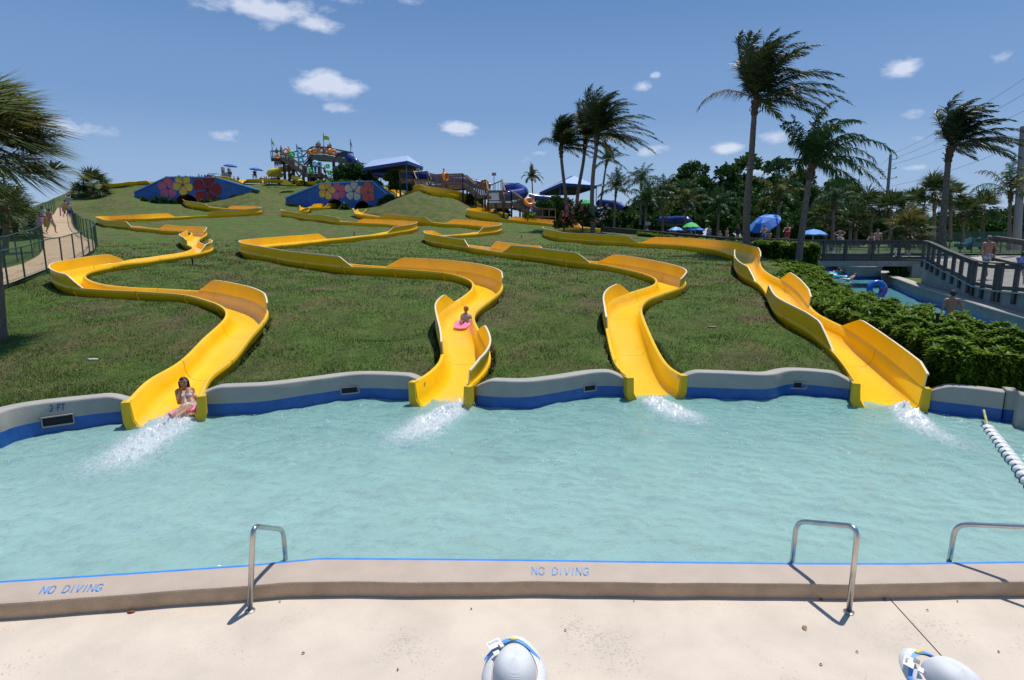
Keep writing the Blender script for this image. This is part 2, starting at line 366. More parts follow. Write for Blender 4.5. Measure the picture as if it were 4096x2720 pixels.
def make_path(key):
    g = []
    for i, (x, y) in enumerate(PATHS[key]):
        if i == 0: p = at(x, y, .56)
        elif i == 1: p = hill(x, y, .26)
        else: p = hill(x, y, .22)
        g.append(Vector((p.x, p.y, 0)))
    # an end point that reaches just past the pool wall
    g[0] = g[0] + (g[0] - g[1]).normalized() * .1
    raw = catmull(g, .1)
    A = np.array([[q.x, q.y] for _, q in raw]); idx = np.array([i for i, _ in raw])
    d = np.r_[0, np.cumsum(np.hypot(*np.diff(A, axis=0).T))]
    step = .15
    s = np.arange(0, d[-1], step); X = np.interp(s, d, A[:, 0]); Y = np.interp(s, d, A[:, 1]); I = np.interp(s, d, idx)
    def relax(n, wf):
        for it in range(n):
            w = wf(Y[1:-1]); X[1:-1] = (1 - w) * X[1:-1] + w * .5 * (X[:-2] + X[2:]); Y[1:-1] = (1 - w) * Y[1:-1] + w * .5 * (Y[:-2] + Y[2:])
    relax(16, lambda y: .5 + 0 * y)
    relax(70, lambda y: np.clip((y - 26) / 30, 0, 1) * .5)
    Z = T(X, Y) + BED
    for it in range(60): Z[1:-1] = .5 * Z[1:-1] + .25 * (Z[:-2] + Z[2:])
    Z = np.maximum(Z, T(X, Y) - .24)
    s2 = np.r_[0, np.cumsum(np.hypot(np.diff(X), np.diff(Y)))]
    k = np.clip(s2 / 4.4, 0, 1); k = k * k * (3 - 2 * k)
    Z = Z * k + (-.04) * (1 - k)
    dep = .40 + .16 * (1 - k)          # trough is deeper at its mouth
    return dict(X=X, Y=Y, Z=Z, I=I, s=s2, dep=dep)
SL = {k: make_path(k) for k in 'ABCD'}
def frames(P):
    X, Y = P['X'], P['Y']
    tx = np.gradient(X); ty = np.gradient(Y); n = np.hypot(tx, ty); tx /= n; ty /= n
    return ty, -tx          # right-hand side vector going uphill
HALF = .48
def cross_section(dep):
    """half section, from middle of the bed outwards: inner skin, flange, outer skin"""
    f = 1 + .14 * min(1, max(0, (dep - .40) / .16)); HF = HALF * f
    inner = [(0, 0), (.17 * f, .004), (.30 * f, .03), (.39 * f, .10), (.45 * f, .22), (HF, dep)]
    lip = [(HF + .015, dep + .012), (HF + .08, dep + .012), (HF + .09, dep - .005), (HF + .09, dep - .075), (HF + .06, dep - .08)]
    outer = [(HF + .05, dep * .62), (HF - .015, dep * .3), (HF - .07, .0), (.33, -.10), (.17, -.16), (0, -.16)]
    return inner + lip + outer
def sweep_section(P, a, b, rx, ry):
    """closed skin of the trough between stations a and b"""
    V = []; ns = None
    for i in range(a, b + 1):
        h = cross_section(P['dep'][i])
        ring = [(o, z) for o, z in h] + [(-o, z) for o, z in h[-2:0:-1]]
        ns = len(ring)
        g_ = -.022 if i == b and b < len(P['X']) - 1 else 0      # open joint between sections
        for o, z in ring: V.append((P['X'][i] + rx[i] * o - ry[i] * g_, P['Y'][i] + ry[i] * o + rx[i] * g_, P['Z'][i] + z))
    m = b - a + 1; Fc = []
    for i in range(m - 1):
        for j in range(ns):
            j2 = (j + 1) % ns; Fc.append((i * ns + j, i * ns + j2, (i + 1) * ns + j2, (i + 1) * ns + j))
    h = len(cross_section(.4))
    # end caps as strips between the inner and the outer skin
    for base, fl in ((0, False), ((m - 1) * ns, True)):
        for side in (0, 1):
            def id(k): return base + (k if not side else (ns - k) % ns)
            ins = list(range(0, 11)); 
            for k in range(5):
                q = (id(k), id(k + 1), id(h - 2 - k), id(h - 1 - k))
                Fc.append(q if (fl ^ bool(side)) else q[::-1])
            q = (id(5), id(6), id(9), id(10), id(11)); Fc.append(q if (fl ^ bool(side)) else q[::-1])
    return V, Fc
# ---------------------------------------------------------------- terrain mesh
def build_terrain():
    U = np.r_[np.linspace(-14, -1.5, 14)[:-1], np.linspace(-1.5, -1.02, 14)[:-1], np.linspace(-1.02, 1.02, 560), np.linspace(1.02, 1.5, 14)[1:], np.linspace(1.5, 14, 14)[1:]]
    Y = np.r_[np.geomspace(9.6, 30, 270), np.geomspace(30, 128, 230)[1:], np.geomspace(128, 2600, 50)[1:]]
    UU, YY = np.meshgrid(U, Y)
    XX = UU * np.minimum(YY, 1e9)
    Z = T(XX, YY)
    # the wall line is not straight: tuck the front row behind it
    yw = np.interp(XX, WX, WY)
    YY = np.maximum(YY, yw + .2)
    Z = T(XX, YY)
    ok = YY < 130
    for k, P in SL.items():
        px, py, pz = P['X'], P['Y'], P['Z']
        for a in range(0, len(px), 1):
            
            r = .72 if py[a] < 15.2 else (.60 if py[a] < 25 else .66)
            j0 = 0 if py[a] < 15 else np.searchsorted(Y, py[a] - r); j1 = np.searchsorted(Y, py[a] + r)
            sub = (slice(j0, j1), slice(None))
            d2 = (XX[sub] - px[a]) ** 2 + (YY[sub] - py[a]) ** 2
            Z[sub] = np.where(d2 < r * r, np.minimum(Z[sub], pz[a] - .17), Z[sub])
    n, m = XX.shape
    V = np.stack([XX, YY, Z], -1).reshape(-1, 3)
    i = np.arange(n - 1)[:, None] * m + np.arange(m - 1)[None, :]
    Fq = np.stack([i, i + 1, i + m + 1, i + m], -1).reshape(-1, 4)
    o = np_obj('grass_hill', V, Fq, grass_mat(), smooth=True)
    tag(o, kind='structure')
    return o
def grass_mat():
    m = bpy.data.materials.new('mown_grass'); m.use_nodes = True; nt = m.node_tree; N = nt.nodes; L = nt.links
    b = N['Principled BSDF']; b.inputs['Roughness'].default_value = .85; b.inputs['Specular IOR Level'].default_value = .2
    g = N.new('ShaderNodeNewGeometry')
    def noise(sc_, det=5, rough=.6):
        n = N.new('ShaderNodeTexNoise'); n.inputs['Scale'].default_value = sc_; n.inputs['Detail'].default_value = det; n.inputs['Roughness'].default_value = rough
        L.new(g.outputs['Position'], n.inputs['Vector']); return n.outputs[0]
    def ramp(x, stops):
        r = N.new('ShaderNodeValToRGB'); L.new(x, r.inputs[0]); e = r.color_ramp.elements
        while len(e) < len(stops): e.new(.5)
        for k, (p, c) in enumerate(stops): e[k].position = p; e[k].color = (*c, 1)
        return r.outputs[0]
    def mixc(f, a, c, mode='MIX'):
        x = N.new('ShaderNodeMix'); x.data_type = 'RGBA'; x.blend_type = mode
        if isinstance(f, float): x.inputs[0].default_value = f
        else: L.new(f, x.inputs[0])
        L.new(a, x.inputs[6]); L.new(c, x.inputs[7]); return x.outputs[2]
    fine = ramp(noise(26, 6, .75), [(.3, (.027, .060, .008)), (.5, (.067, .125, .017)), (.7, (.17, .21, .052))])
    dry = ramp(noise(30, 6, .75), [(.3, (.045, .045, .016)), (.5, (.12, .098, .045)), (.72, (.23, .18, .10))])
    patch = ramp(noise(.55, 6, .68), [(.44, (0, 0, 0)), (.62, (1, 1, 1))])
    wv = N.new('ShaderNodeTexNoise'); wv.inputs['Scale'].default_value = .13; L.new(g.outputs['Position'], wv.inputs['Vector'])
    pm = N.new('ShaderNodeMix'); pm.data_type = 'RGBA'; pm.blend_type = 'MULTIPLY'; pm.inputs[0].default_value = .7
    bigr = ramp(wv.outputs[0], [(.36, (.2, .2, .2)), (.56, (1, 1, 1))])
    L.new(patch, pm.inputs[6]); L.new(bigr, pm.inputs[7])
    sn = N.new('ShaderNodeSeparateXYZ'); L.new(g.outputs['Normal'], sn.inputs[0]); ms = N.new('ShaderNodeMapRange'); L.new(sn.outputs[2], ms.inputs[0]); ms.inputs[1].default_value = .985; ms.inputs[2].default_value = .94; ms.inputs[3].default_value = 0; ms.inputs[4].default_value = .75
    mm = N.new('ShaderNodeMath'); mm.operation = 'MULTIPLY'; L.new(ms.outputs[0], mm.inputs[0]); L.new(ramp(noise(.8, 6, .7), [(.4, (.1, .1, .1)), (.6, (1, 1, 1))]), mm.inputs[1])   # steep banks dry out first
    m2 = N.new('ShaderNodeMath'); m2.operation = 'MAXIMUM'; L.new(pm.outputs[2], m2.inputs[0]); L.new(mm.outputs[0], m2.inputs[1])
    c = mixc(m2.outputs[0], fine, dry)
    mow = ramp(noise(1.6, 3, .5), [(.35, (.78, .82, .78)), (.65, (1.18, 1.15, 1.1))])
    c = mixc(1.0, c, mow, 'MULTIPLY')
    tuft = ramp(noise(5.5, 5, .75), [(.34, (.66, .70, .62)), (.5, (1, 1, 1)), (.68, (1.35, 1.22, 1.15))])
    c = mixc(1.0, c, tuft, 'MULTIPLY')
    L.new(c, b.inputs['Base Color'])
    bp = N.new('ShaderNodeBump'); bp.inputs['Strength'].default_value = .9; bp.inputs['Distance'].default_value = .05
    L.new(noise(34, 6, .8), bp.inputs['Height']); L.new(bp.outputs[0], b.inputs['Normal'])
    return m
# ---------------------------------------------------------------- pool wall
bound = [(-160, 1770), (0, 1730), (54, 1710), (163, 1686), (380, 1656), (510, 1643), (620, 1636), (813, 1618), (922, 1613), (1063, 1604), (1279, 1572), (1442, 1553), (1653, 1558), (1780, 1566), (1900, 1580), (2000, 1588), (2108, 1588), (2217, 1572), (2379, 1545), (2499, 1545), (2640, 1546), (2753, 1548), (3000, 1556), (3087, 1553), (3181, 1536), (3399, 1556), (3560, 1578), (3710, 1600), (3905, 1623), (4010, 1637)]
WALL = [at(x, y, .27) for x, y in bound]
WX = np.array([p.x for p in WALL]); WY = np.array([p.y for p in WALL])
WX = np.r_[WX[0] - 30, WX, WX[-1] + .1, WX[-1] + 40]; WY = np.r_[WY[0], WY, WY[-1], WY[-1]]
_pts = [p for _, p in catmull([Vector((p.x, p.y, 0)) for p in WALL], .08)]
def wall_piece(pts, ends, name='pool_wall', top=.6, label=None):
    n = len(pts); V = []; Fc = []; FM = []
    P = [Vector(p) for p in pts]; acc = [0]
    for i in range(1, n): acc.append(acc[-1] + (P[i] - P[i - 1]).length)
    prof = [(0, -1.0, 0), (0, .27, 1), (0, .271, 1), (.003, .555, 1), (.010, .578, 1), (.028, .592, 1), (.10, .597, 1), (.2, .6, 1), (.262, .594, 1), (.285, .57, 1), (.29, -.1, 1)]
    k = len(prof)
    for i, p in enumerate(P):
        t = (P[min(i + 1, n - 1)] - P[max(i - 1, 0)]).normalized(); nn = Vector((-t.y, t.x, 0))
        if nn.y < 0 and abs(nn.y) > abs(nn.x): nn = -nn
        drop = 0
        for e, dist in ((ends[0], acc[i]), (ends[1], acc[-1] - acc[i])):
            if e: x = max(0, 1 - dist / .42); drop = max(drop, .15 * x * x * (1.6 - .6 * x))
        wob = .008 * math.sin(acc[i] * 2.3) + .012 * math.sin(acc[i] * .9 + 1)
        for o, z, _ in prof:
            zz = z if z < .3 else z + (top - .6) * min(1, (z - .3) / .2) - drop * min(1, (z - .3) / .2) + wob * (z > .4)
            V.append(p + nn * o + Vector((0, 0, zz)))
    for i in range(n - 1):
        for j in range(k - 1):
            Fc.append((i * k + j, (i + 1) * k + j, (i + 1) * k + j + 1, i * k + j + 1)); FM.append(0 if j == 0 else 1)
    for b in (0, (n - 1) * k): Fc.append(tuple(b + j for j in range(k))); FM.append(1)
    o = mesh_obj(name, V, Fc, None, smooth=True, mats=[BLUEP, CONC], fm=FM)
    return o
def near_x(x): return min(range(len(_pts)), key=lambda i: abs(_pts[i].x - x))
mouths = {k: (SL[k]['X'][2], SL[k]['Y'][2]) for k in 'ABCD'}
def mouth_edges(k):
    P = SL[k]; rx, ry = frames(P)
    return P['X'][3] - abs(rx[3]) * .58, P['X'][3] + abs(rx[3]) * .58
cuts = [0]
for k in 'ABCD':
    a, b = mouth_edges(k); cuts += [near_x(a), near_x(b)]
cuts.append(len(_pts) - 1)
wl = ["grey pool wall with blue foot marked 3 FT, left of the leftmost yellow slide", "grey and blue pool wall between the leftmost and second yellow slides", "grey and blue pool wall between the second and third yellow slides",
      "grey and blue pool wall between the third and rightmost yellow slides", "grey and blue pool wall right of the rightmost yellow slide, where the float line is tied"]
walls = []
for i in range(5):
    seg = _pts[cuts[2 * i]:cuts[2 * i + 1] + 1]
    o = wall_piece(seg, (i > 0, i < 4)); tag(o, wl[i], 'pool wall', 'walls round the slide pool'); walls.append(o)
# side wall coming towards the camera at the right
cp = _pts[-1]
side = [Vector((cp.x, cp.y, 0)) + v for v in (Vector((.02, 0, 0)), Vector((.22, -.12, 0)), Vector((.34, -.36, 0)), Vector((.40, -.7, 0)), Vector((.46, -1.4, 0)), Vector((.6, -3, 0)), Vector((.8, -6.2, 0)))]
side = [p for _, p in catmull(side, .1)]
o = wall_piece(side[::-1], (0, 0), top=.65); tag(o, "tall rounded side wall of the pool at the right edge, above the float line", 'pool wall', 'walls round the slide pool')
grl = MB()
for j in range(9):
    for i2 in range(4): pass
# louvre panel on that wall
gx = cp.x + .38; gy = cp.y - 1.15
lp = empty('louvre_panel', (gx, gy, 0), label="dark slatted panel on the pool's right side wall at the waterline", cat='panel')
for j in range(10):
    mb = MB().box(-.03, .015, -.75, .0, -.28 + j * .06, -.245 + j * .06); mb.build('slat', mat('grey_brown_slat', (.13, .115, .10), .7), lp)
MB().box(-.02, .04, -.8, -.75, -.3, .34).build('frame_post', mat('grey_brown_slat', (.1, .1, .1)), lp)
MB().box(-.02, .04, .0, .05, -.3, .34).build('frame_post', _m['grey_brown_slat'], lp)
# openings
for wi, (px, py, w, h) in zip((0, 1, 2, 3), [(227, 1683, .44, .15), (1391, 1568, .36, .12), (2361, 1556, .30, .11), (3211, 1550, .34, .12)]):
    p = at(px, py, .25); yw = float(np.interp(p.x, WX, WY)); k = near_x(p.x); t = (_pts[k + 2] - _pts[k - 2]).normalized()
    rz = math.atan2(t.y, t.x); M4 = Matrix.Translation((p.x, _pts[k].y, .25)) @ Matrix.Rotation(rz, 4, 'Z')
    f = MB(); tk = .018
    f.box(-w / 2, w / 2, -.03, .0, h / 2, h / 2 + tk); f.box(-w / 2, w / 2, -.03, 0, -h / 2 - tk * 1.5, -h / 2); f.box(-w / 2 - tk, -w / 2, -.03, 0, -h / 2 - tk, h / 2 + tk); f.box(w / 2, w / 2 + tk, -.03, 0, -h / 2 - tk, h / 2 + tk)
    o = f.build('opening_frame', CONC, walls[wi]); o.matrix_local = M4
    o2 = MB().box(-w / 2, w / 2, -.006, .004, -h / 2, h / 2).build('skimmer_opening', DARK, walls[wi]); o2.matrix_local = M4
# ---------------------------------------------------------------- slides
SLAB = {'A': "leftmost yellow slide, girl on its mouth, winding down from the left flowered wall", 'B': "second yellow slide from the left, boy on a pink mat riding it",
        'C': "third yellow slide from the left, ending in a long straight run", 'D': "rightmost yellow slide beside the clipped hedge, starting behind the stairs"}
def build_slide(key):
    P = SL[key]; rx, ry = frames(P); n = len(P['X'])
    root = empty('water_slide', (float(P['X'][0]), float(P['Y'][0]), 0), label=SLAB[key], cat='slide', group='yellow water slides on the grass hill')
    inv = -root.location
    def add(name, V, Fc, m, smooth=True, parent=root, mats=None, fm=None):
        o = mesh_obj(name, [Vector(v) + inv for v in V], Fc, m, parent, smooth, mats, fm)
        return o
    a = 0; sec = int(2.7 / .15)
    while a < n - 2:
        b = min(a + sec, n - 1)
        if n - 1 - b < 6: b = n - 1
        V, Fc = sweep_section(P, a, b, rx, ry)
        o = add('trough_section', V, Fc, YEL)
        me = o.data; me.set_sharp_from_angle(angle=math.radians(50))
        # bolted joint rib outside
        if b < n - 1:
            mb = []; fc = []; HF_ = HALF * (1 + .14 * min(1, max(0, (P['dep'][b] - .40) / .16)))
            for q, ii in enumerate((b - .12, b + .12)):
                i0 = int(b)
                dx = (ii - b) * .15
                tx, ty = -ry[i0], rx[i0]
                for o_, z in [(HF_ + .105, P['dep'][i0] - .0), (HF_ + .108, P['dep'][i0] - .08), (HF_ + .075, P['dep'][i0] * .6), (HF_ + .01, P['dep'][i0] * .28), (HF_ - .05, -.02), (.34, -.12)]:
                    for sg in (1, -1): mb.append((P['X'][i0] + rx[i0] * o_ * sg + tx * dx, P['Y'][i0] + ry[i0] * o_ * sg + ty * dx, P['Z'][i0] + z))
            k = 12; order = [1, 3, 5, 7, 9, 11, 10, 8, 6, 4, 2, 0]
            for j in range(11): fc.append((order[j], order[j + 1], k + order[j + 1], k + order[j]))
            # give the rib thickness inwards
            add('joint_rib', mb, fc, YEL2, False, parent=o)
        a = b
    # raised splash guards
    for (i0, i1, sd, b0, b1) in GUARDS[key]:
        ii = [k for k in range(n) if i0 <= P['I'][k] <= i1]
        if len(ii) < 4: continue
        V = []; H = .43; L0 = P['s'][ii[0]]; L1 = P['s'][ii[-1]]
        for k in ii:
            s = P['s'][k]; h = 1.
            if not b0: h = min(h, (s - L0) / .8)
            else: h = min(h, .72 + (s - L0) / .6 * .28) if (s - L0) < .6 else h
            if not b1: h = min(h, (L1 - s) / .8)
            h = max(.02, min(1, h)); d = P['dep'][k]
            z0 = P['Z'][k] + d + .004; z1 = z0 + H * h
            HF = HALF * (1 + .14 * min(1, max(0, (d - .40) / .16))); o0 = (HF + .012) * sd; o1 = (HF + .012 + .04 * h) * sd; tk = .03 * sd
            for o_, z in ((o0, z0), (o1, z1), (o1 + tk * 1.5, z1), (o1 + tk * 1.5, z1 - .045 * h), (o1 + tk * .7, z1 - .05 * h), (o0 + tk * .8, z0)):
                V.append((P['X'][k] + rx[k] * o_, P['Y'][k] + ry[k] * o_, z))
        m = len(ii); Fc = []; FM = []
        for i in range(m - 1):
            for j in range(6):
                Fc.append((i * 6 + j, (i + 1) * 6 + j, (i + 1) * 6 + (j + 1) % 6, i * 6 + (j + 1) % 6)); FM.append(1 if j in (1, 2) else 0)
        Fc.append(tuple(range(6))); Fc.append(tuple((m - 1) * 6 + j for j in range(6))[::-1]); FM += [1, 1]
        g = add('splash_guard', V, Fc, None, False, mats=[YEL, mat('cream_guard_edge', (.75, .64, .42), .5)], fm=FM)
    # mouth collar standing in the pool
    i0 = 0; V = []; Fc = []; d = P['dep'][0]; HC = HALF * 1.14; x0, y0, z0 = P['X'][0], P['Y'][0], P['Z'][0]
    tx, ty = -ry[0], rx[0]
    inn = [(-HC, d + .012), (-.53, .22), (-.46, .10), (-.36, .03), (-.2, .0), (0, -.004), (.2, .0), (.36, .03), (.46, .10), (.53, .22), (HC, d + .012)]
    out = [(-HC - .145, d + .012), (-(HC + .14), .2), (-(HC + .08), .0), (-.58, -.16), (-.46, -.3), (0, -.4), (.46, -.3), (.58, -.16), ((HC + .08), 0), ((HC + .14), .2), (HC + .145, d + .012)]
    kk = len(inn)
    for q in (-.05, .16):
        for (o_, z) in inn + out: V.append((x0 + rx[0] * o_ + tx * q, y0 + ry[0] * o_ + ty * q, z0 + z))
    K = 2 * kk
    for j in range(kk - 1):
        Fc.append((j, j + 1, kk + j + 1, kk + j)); Fc.append((kk + j, kk + j + 1, K + kk + j + 1, K + kk + j)); Fc.append((j + 1, j, K + j, K + j + 1)); Fc.append((K + j + 1, K + j, K + kk + j, K + kk + j + 1))
    Fc += [(0, kk, K + kk, K), (kk - 1, K + kk - 1, K + K - 1, K - 1)]
    add('mouth_collar', V, Fc, YEL2, False)
    # film of running water on the lower bed
    V = []; Fc = []; e = min(n - 1, int(9 / .15))
    offs = np.linspace(-.34, .34, 13)
    for k in range(0, e):
        sh = 0
        for o_ in offs:
            zf = .012 + (.03 * ((abs(o_) - .26) / .1) if abs(o_) > .26 else 0)
            V.append((P['X'][k] + rx[k] * o_, P['Y'][k] + ry[k] * o_, P['Z'][k] + zf + .008 * R.random() + .006 * math.sin(k * 1.3 + o_ * 20)))
    w = len(offs)
    for i in range(e - 1):
        for j in range(w - 1): Fc.append((i * w + j, i * w + j + 1, (i + 1) * w + j + 1, (i + 1) * w + j))
    o = add('running_water', V, Fc, film_mat()); tag(o, kind='stuff')
    return root
def film_mat():
    if 'film' in _m: return _m['film']
    m = bpy.data.materials.new('thin_running_water'); m.use_nodes = True; nt = m.node_tree; N = nt.nodes; L = nt.links
    for x in list(N):
        if x.type == 'BSDF_PRINCIPLED': N.remove(x)
    g = N.new('ShaderNodeBsdfGlossy'); g.inputs['Roughness'].default_value = .12; t = N.new('ShaderNodeBsdfTransparent')
    d = N.new('ShaderNodeBsdfDiffuse'); d.inputs[0].default_value = (1, .78, .22, 1)
    fr = N.new('ShaderNodeFresnel'); fr.inputs[0].default_value = 1.2
    geo = N.new('ShaderNodeNewGeometry'); no = N.new('ShaderNodeTexNoise'); no.inputs['Scale'].default_value = 26; no.inputs['Detail'].default_value = 4; L.new(geo.outputs['Position'], no.inputs['Vector'])
    bp = N.new('ShaderNodeBump'); bp.inputs['Strength'].default_value = .4; bp.inputs['Distance'].default_value = .015; L.new(no.outputs[0], bp.inputs['Height'])
    L.new(bp.outputs[0], g.inputs['Normal']); L.new(bp.outputs[0], fr.inputs['Normal'])
    r = N.new('ShaderNodeMapRange'); L.new(no.outputs[0], r.inputs[0]); r.inputs[1].default_value = .55; r.inputs[2].default_value = .75; r.inputs[3].default_value = 0; r.inputs[4].default_value = .3
    a = N.new('ShaderNodeMixShader'); L.new(r.outputs[0], a.inputs[0]); L.new(t.outputs[0], a.inputs[1]); L.new(d.outputs[0], a.inputs[2])
    b = N.new('ShaderNodeMixShader'); fm_ = N.new('ShaderNodeMath'); fm_.operation = 'MULTIPLY'; L.new(fr.outputs[0], fm_.inputs[0]); fm_.inputs[1].default_value = .4; L.new(fm_.outputs[0], b.inputs[0]); L.new(a.outputs[0], b.inputs[1]); L.new(g.outputs[0], b.inputs[2])
    L.new(b.outputs[0], N['Material Output'].inputs[0]); _m['film'] = m; return m
slides = {k: build_slide(k) for k in 'ABCD'}
build_terrain()
# ---------------------------------------------------------------- pool basin, water
CT = .03; DZ = -.15
back = [at(x, y, CT) for x, y in [(-700, 2372), (0, 2322), (520, 2289), (998, 2257), (1284, 2229), (1648, 2231), (2048, 2235), (2600, 2243), (3176, 2249), (3609, 2250), (4096, 2243), (4900, 2225)]]
front = [at(x, y, CT) for x, y in [(-700, 2470), (0, 2412), (520, 2375), (1024, 2337), (1214, 2325), (1648, 2327), (2048, 2324), (2655, 2328), (3314, 2334), (3700, 2330), (4096, 2323), (4900, 2305)]]
BX = np.array([p.x for p in back]); BY = np.array([p.y for p in back]); FX = np.array([p.x for p in front]); FY = np.array([p.y for p in front])
mb = MB()
wallend = cp.x + .4
basin = mesh_obj('pool_floor', [(-20, 4, -.95), (14, 4, -.95), (14, 15, -.95), (-20, 15, -.95)], [(0, 1, 2, 3)], mat('pool_floor_paint', (.50, .58, .55), .7, var=.05, vscale=1.5)); tag(basin, kind='structure')
def water_mat(name, body, alpha_t, tint, nscale, foam=None):
    m = bpy.data.materials.new(name); m.use_nodes = True; nt = m.node_tree; N = nt.nodes; L = nt.links
    for x in list(N):
        if x.type == 'BSDF_PRINCIPLED': N.remove(x)
    geo = N.new('ShaderNodeNewGeometry')
    def noise(s_, d=4, rough=.6, dist=0.):
        n = N.new('ShaderNodeTexNoise'); n.inputs['Scale'].default_value = s_; n.inputs['Detail'].default_value = d; n.inputs['Roughness'].default_value = rough; n.inputs['Distortion'].default_value = dist
        L.new(geo.outputs['Position'], n.inputs['Vector']); return n.outputs[0]
    bp = N.new('ShaderNodeBump'); bp.inputs['Strength'].default_value = 1.0; bp.inputs['Distance'].default_value = .075; L.new(noise(nscale, 6, .68, .8), bp.inputs['Height'])
    d = N.new('ShaderNodeBsdfDiffuse'); t = N.new('ShaderNodeBsdfTransparent'); t.inputs[0].default_value = (*tint, 1)
    tr = N.new('ShaderNodeBsdfTranslucent'); 
    r = N.new('ShaderNodeValToRGB'); L.new(noise(.9, 4), r.inputs[0]); r.color_ramp.elements[0].position = .35; r.color_ramp.elements[1].position = .68
    r.color_ramp.elements[0].color = (*[c * .95 for c in body], 1); r.color_ramp.elements[1].color = (*[min(1, c * 1.04) for c in body], 1)
    colr = r.outputs[0]
    if foam:
        # body colour darkened towards the slides to paint in the hill's reflection
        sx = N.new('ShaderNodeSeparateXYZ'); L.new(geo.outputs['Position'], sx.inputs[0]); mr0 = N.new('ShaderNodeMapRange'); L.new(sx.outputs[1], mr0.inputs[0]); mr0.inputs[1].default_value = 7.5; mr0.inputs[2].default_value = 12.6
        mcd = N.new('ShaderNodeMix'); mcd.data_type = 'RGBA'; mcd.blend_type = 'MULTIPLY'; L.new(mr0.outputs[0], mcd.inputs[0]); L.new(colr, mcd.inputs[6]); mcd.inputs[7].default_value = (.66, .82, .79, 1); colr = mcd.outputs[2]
        at_ = N.new('ShaderNodeAttribute'); at_.attribute_name = 'foam'
        fn = noise(16, 7, .75, .6); mr = N.new('ShaderNodeMath'); mr.operation = 'MULTIPLY_ADD'; L.new(at_.outputs['Fac'], mr.inputs[0]); mr.inputs[1].default_value = 1.35
        sb = N.new('ShaderNodeMath'); sb.operation = 'MULTIPLY_ADD'; L.new(fn, sb.inputs[0]); sb.inputs[1].default_value = 1.9; sb.inputs[2].default_value = -.98
        L.new(sb.outputs[0], mr.inputs[2])
        cl = N.new('ShaderNodeMath'); cl.operation = 'MULTIPLY'; cl.use_clamp = True; L.new(mr.outputs[0], cl.inputs[0]); L.new(at_.outputs['Fac'], cl.inputs[1])
        cl2 = N.new('ShaderNodeMath'); cl2.operation = 'MULTIPLY'; cl2.use_clamp = True; L.new(cl.outputs[0], cl2.inputs[0]); cl2.inputs[1].default_value = 3.0
        mc = N.new('ShaderNodeMix'); mc.data_type = 'RGBA'; L.new(cl2.outputs[0], mc.inputs[0]); L.new(colr, mc.inputs[6]); mc.inputs[7].default_value = (.80, .86, .88, 1); colr = mc.outputs[2]
    L.new(colr, d.inputs[0])
    bp2 = N.new('ShaderNodeBump'); bp2.inputs['Strength'].default_value = .13; bp2.inputs['Distance'].default_value = .04; L.new(noise(3.5, 4, .6, 1.2), bp2.inputs['Height']); L.new(bp2.outputs[0], d.inputs['Normal'])
    a = N.new('ShaderNodeMixShader'); a.inputs[0].default_value = alpha_t; L.new(d.outputs[0], a.inputs[1]); L.new(t.outputs[0], a.inputs[2])
    g = N.new('ShaderNodeBsdfGlossy'); g.inputs['Roughness'].default_value = .05; L.new(bp.outputs[0], g.inputs['Normal'])
    fr = N.new('ShaderNodeFresnel'); fr.inputs[0].default_value = 1.33; L.new(bp.outputs[0], fr.inputs['Normal'])
    b = N.new('ShaderNodeMixShader'); L.new(fr.outputs[0], b.inputs[0]); L.new(a.outputs[0], b.inputs[1]); L.new(g.outputs[0], b.inputs[2])
    # small steep facets that catch the sun
    bg_ = N.new('ShaderNodeBump'); bg_.inputs['Strength'].default_value = 1; bg_.inputs['Distance'].default_value = .06; L.new(noise(30, 3, .6), bg_.inputs['Height']); L.new(bp.outputs[0], bg_.inputs['Normal'])
    gg = N.new('ShaderNodeBsdfGlossy'); gg.inputs['Roughness'].default_value = .08; L.new(bg_.outputs[0], gg.inputs['Normal'])
    e_ = N.new('ShaderNodeMixShader'); mk = N.new('ShaderNodeMapRange'); L.new(noise(1.7, 4, .7), mk.inputs[0]); mk.inputs[1].default_value = .5; mk.inputs[2].default_value = .66; mk.inputs[3].default_value = .01; mk.inputs[4].default_value = .12
    L.new(mk.outputs[0], e_.inputs[0]); L.new(b.outputs[0], e_.inputs[1]); L.new(gg.outputs[0], e_.inputs[2])
    L.new(e_.outputs[0], N['Material Output'].inputs[0]); return m
def splash_field(X, Y, list_):
    f = np.zeros_like(X)
    for (x0, y0, x1, y1, w0, w1, s) in list_:
        dx, dy = x1 - x0, y1 - y0; L2 = dx * dx + dy * dy; t = ((X - x0) * dx + (Y - y0) * dy) / L2
        tc = np.clip(t, 0, 1); d = np.hypot(X - x0 - tc * dx, Y - y0 - tc * dy); w = w0 + (w1 - w0) * tc
        f = np.maximum(f, s * np.exp(-(d / w) ** 2) * (1 - .55 * tc))
    return f
def seg(px0, py0, px1, py1, w0, w1, s):
    a = at(px0, py0, 0); b = at(px1, py1, 0); return (a.x, a.y, b.x, b.y, w0, w1, s)
SPL = [seg(700, 1700, 470, 1850, .34, .60, 1.0), seg(1830, 1640, 1640, 1750, .28, .55, 1.0), seg(2620, 1620, 2740, 1680, .26, .48, 1.0), seg(3610, 1650, 3700, 1730, .22, .38, 1.0), seg(3700, 1725, 3850, 1790, .3, .35, .55)]
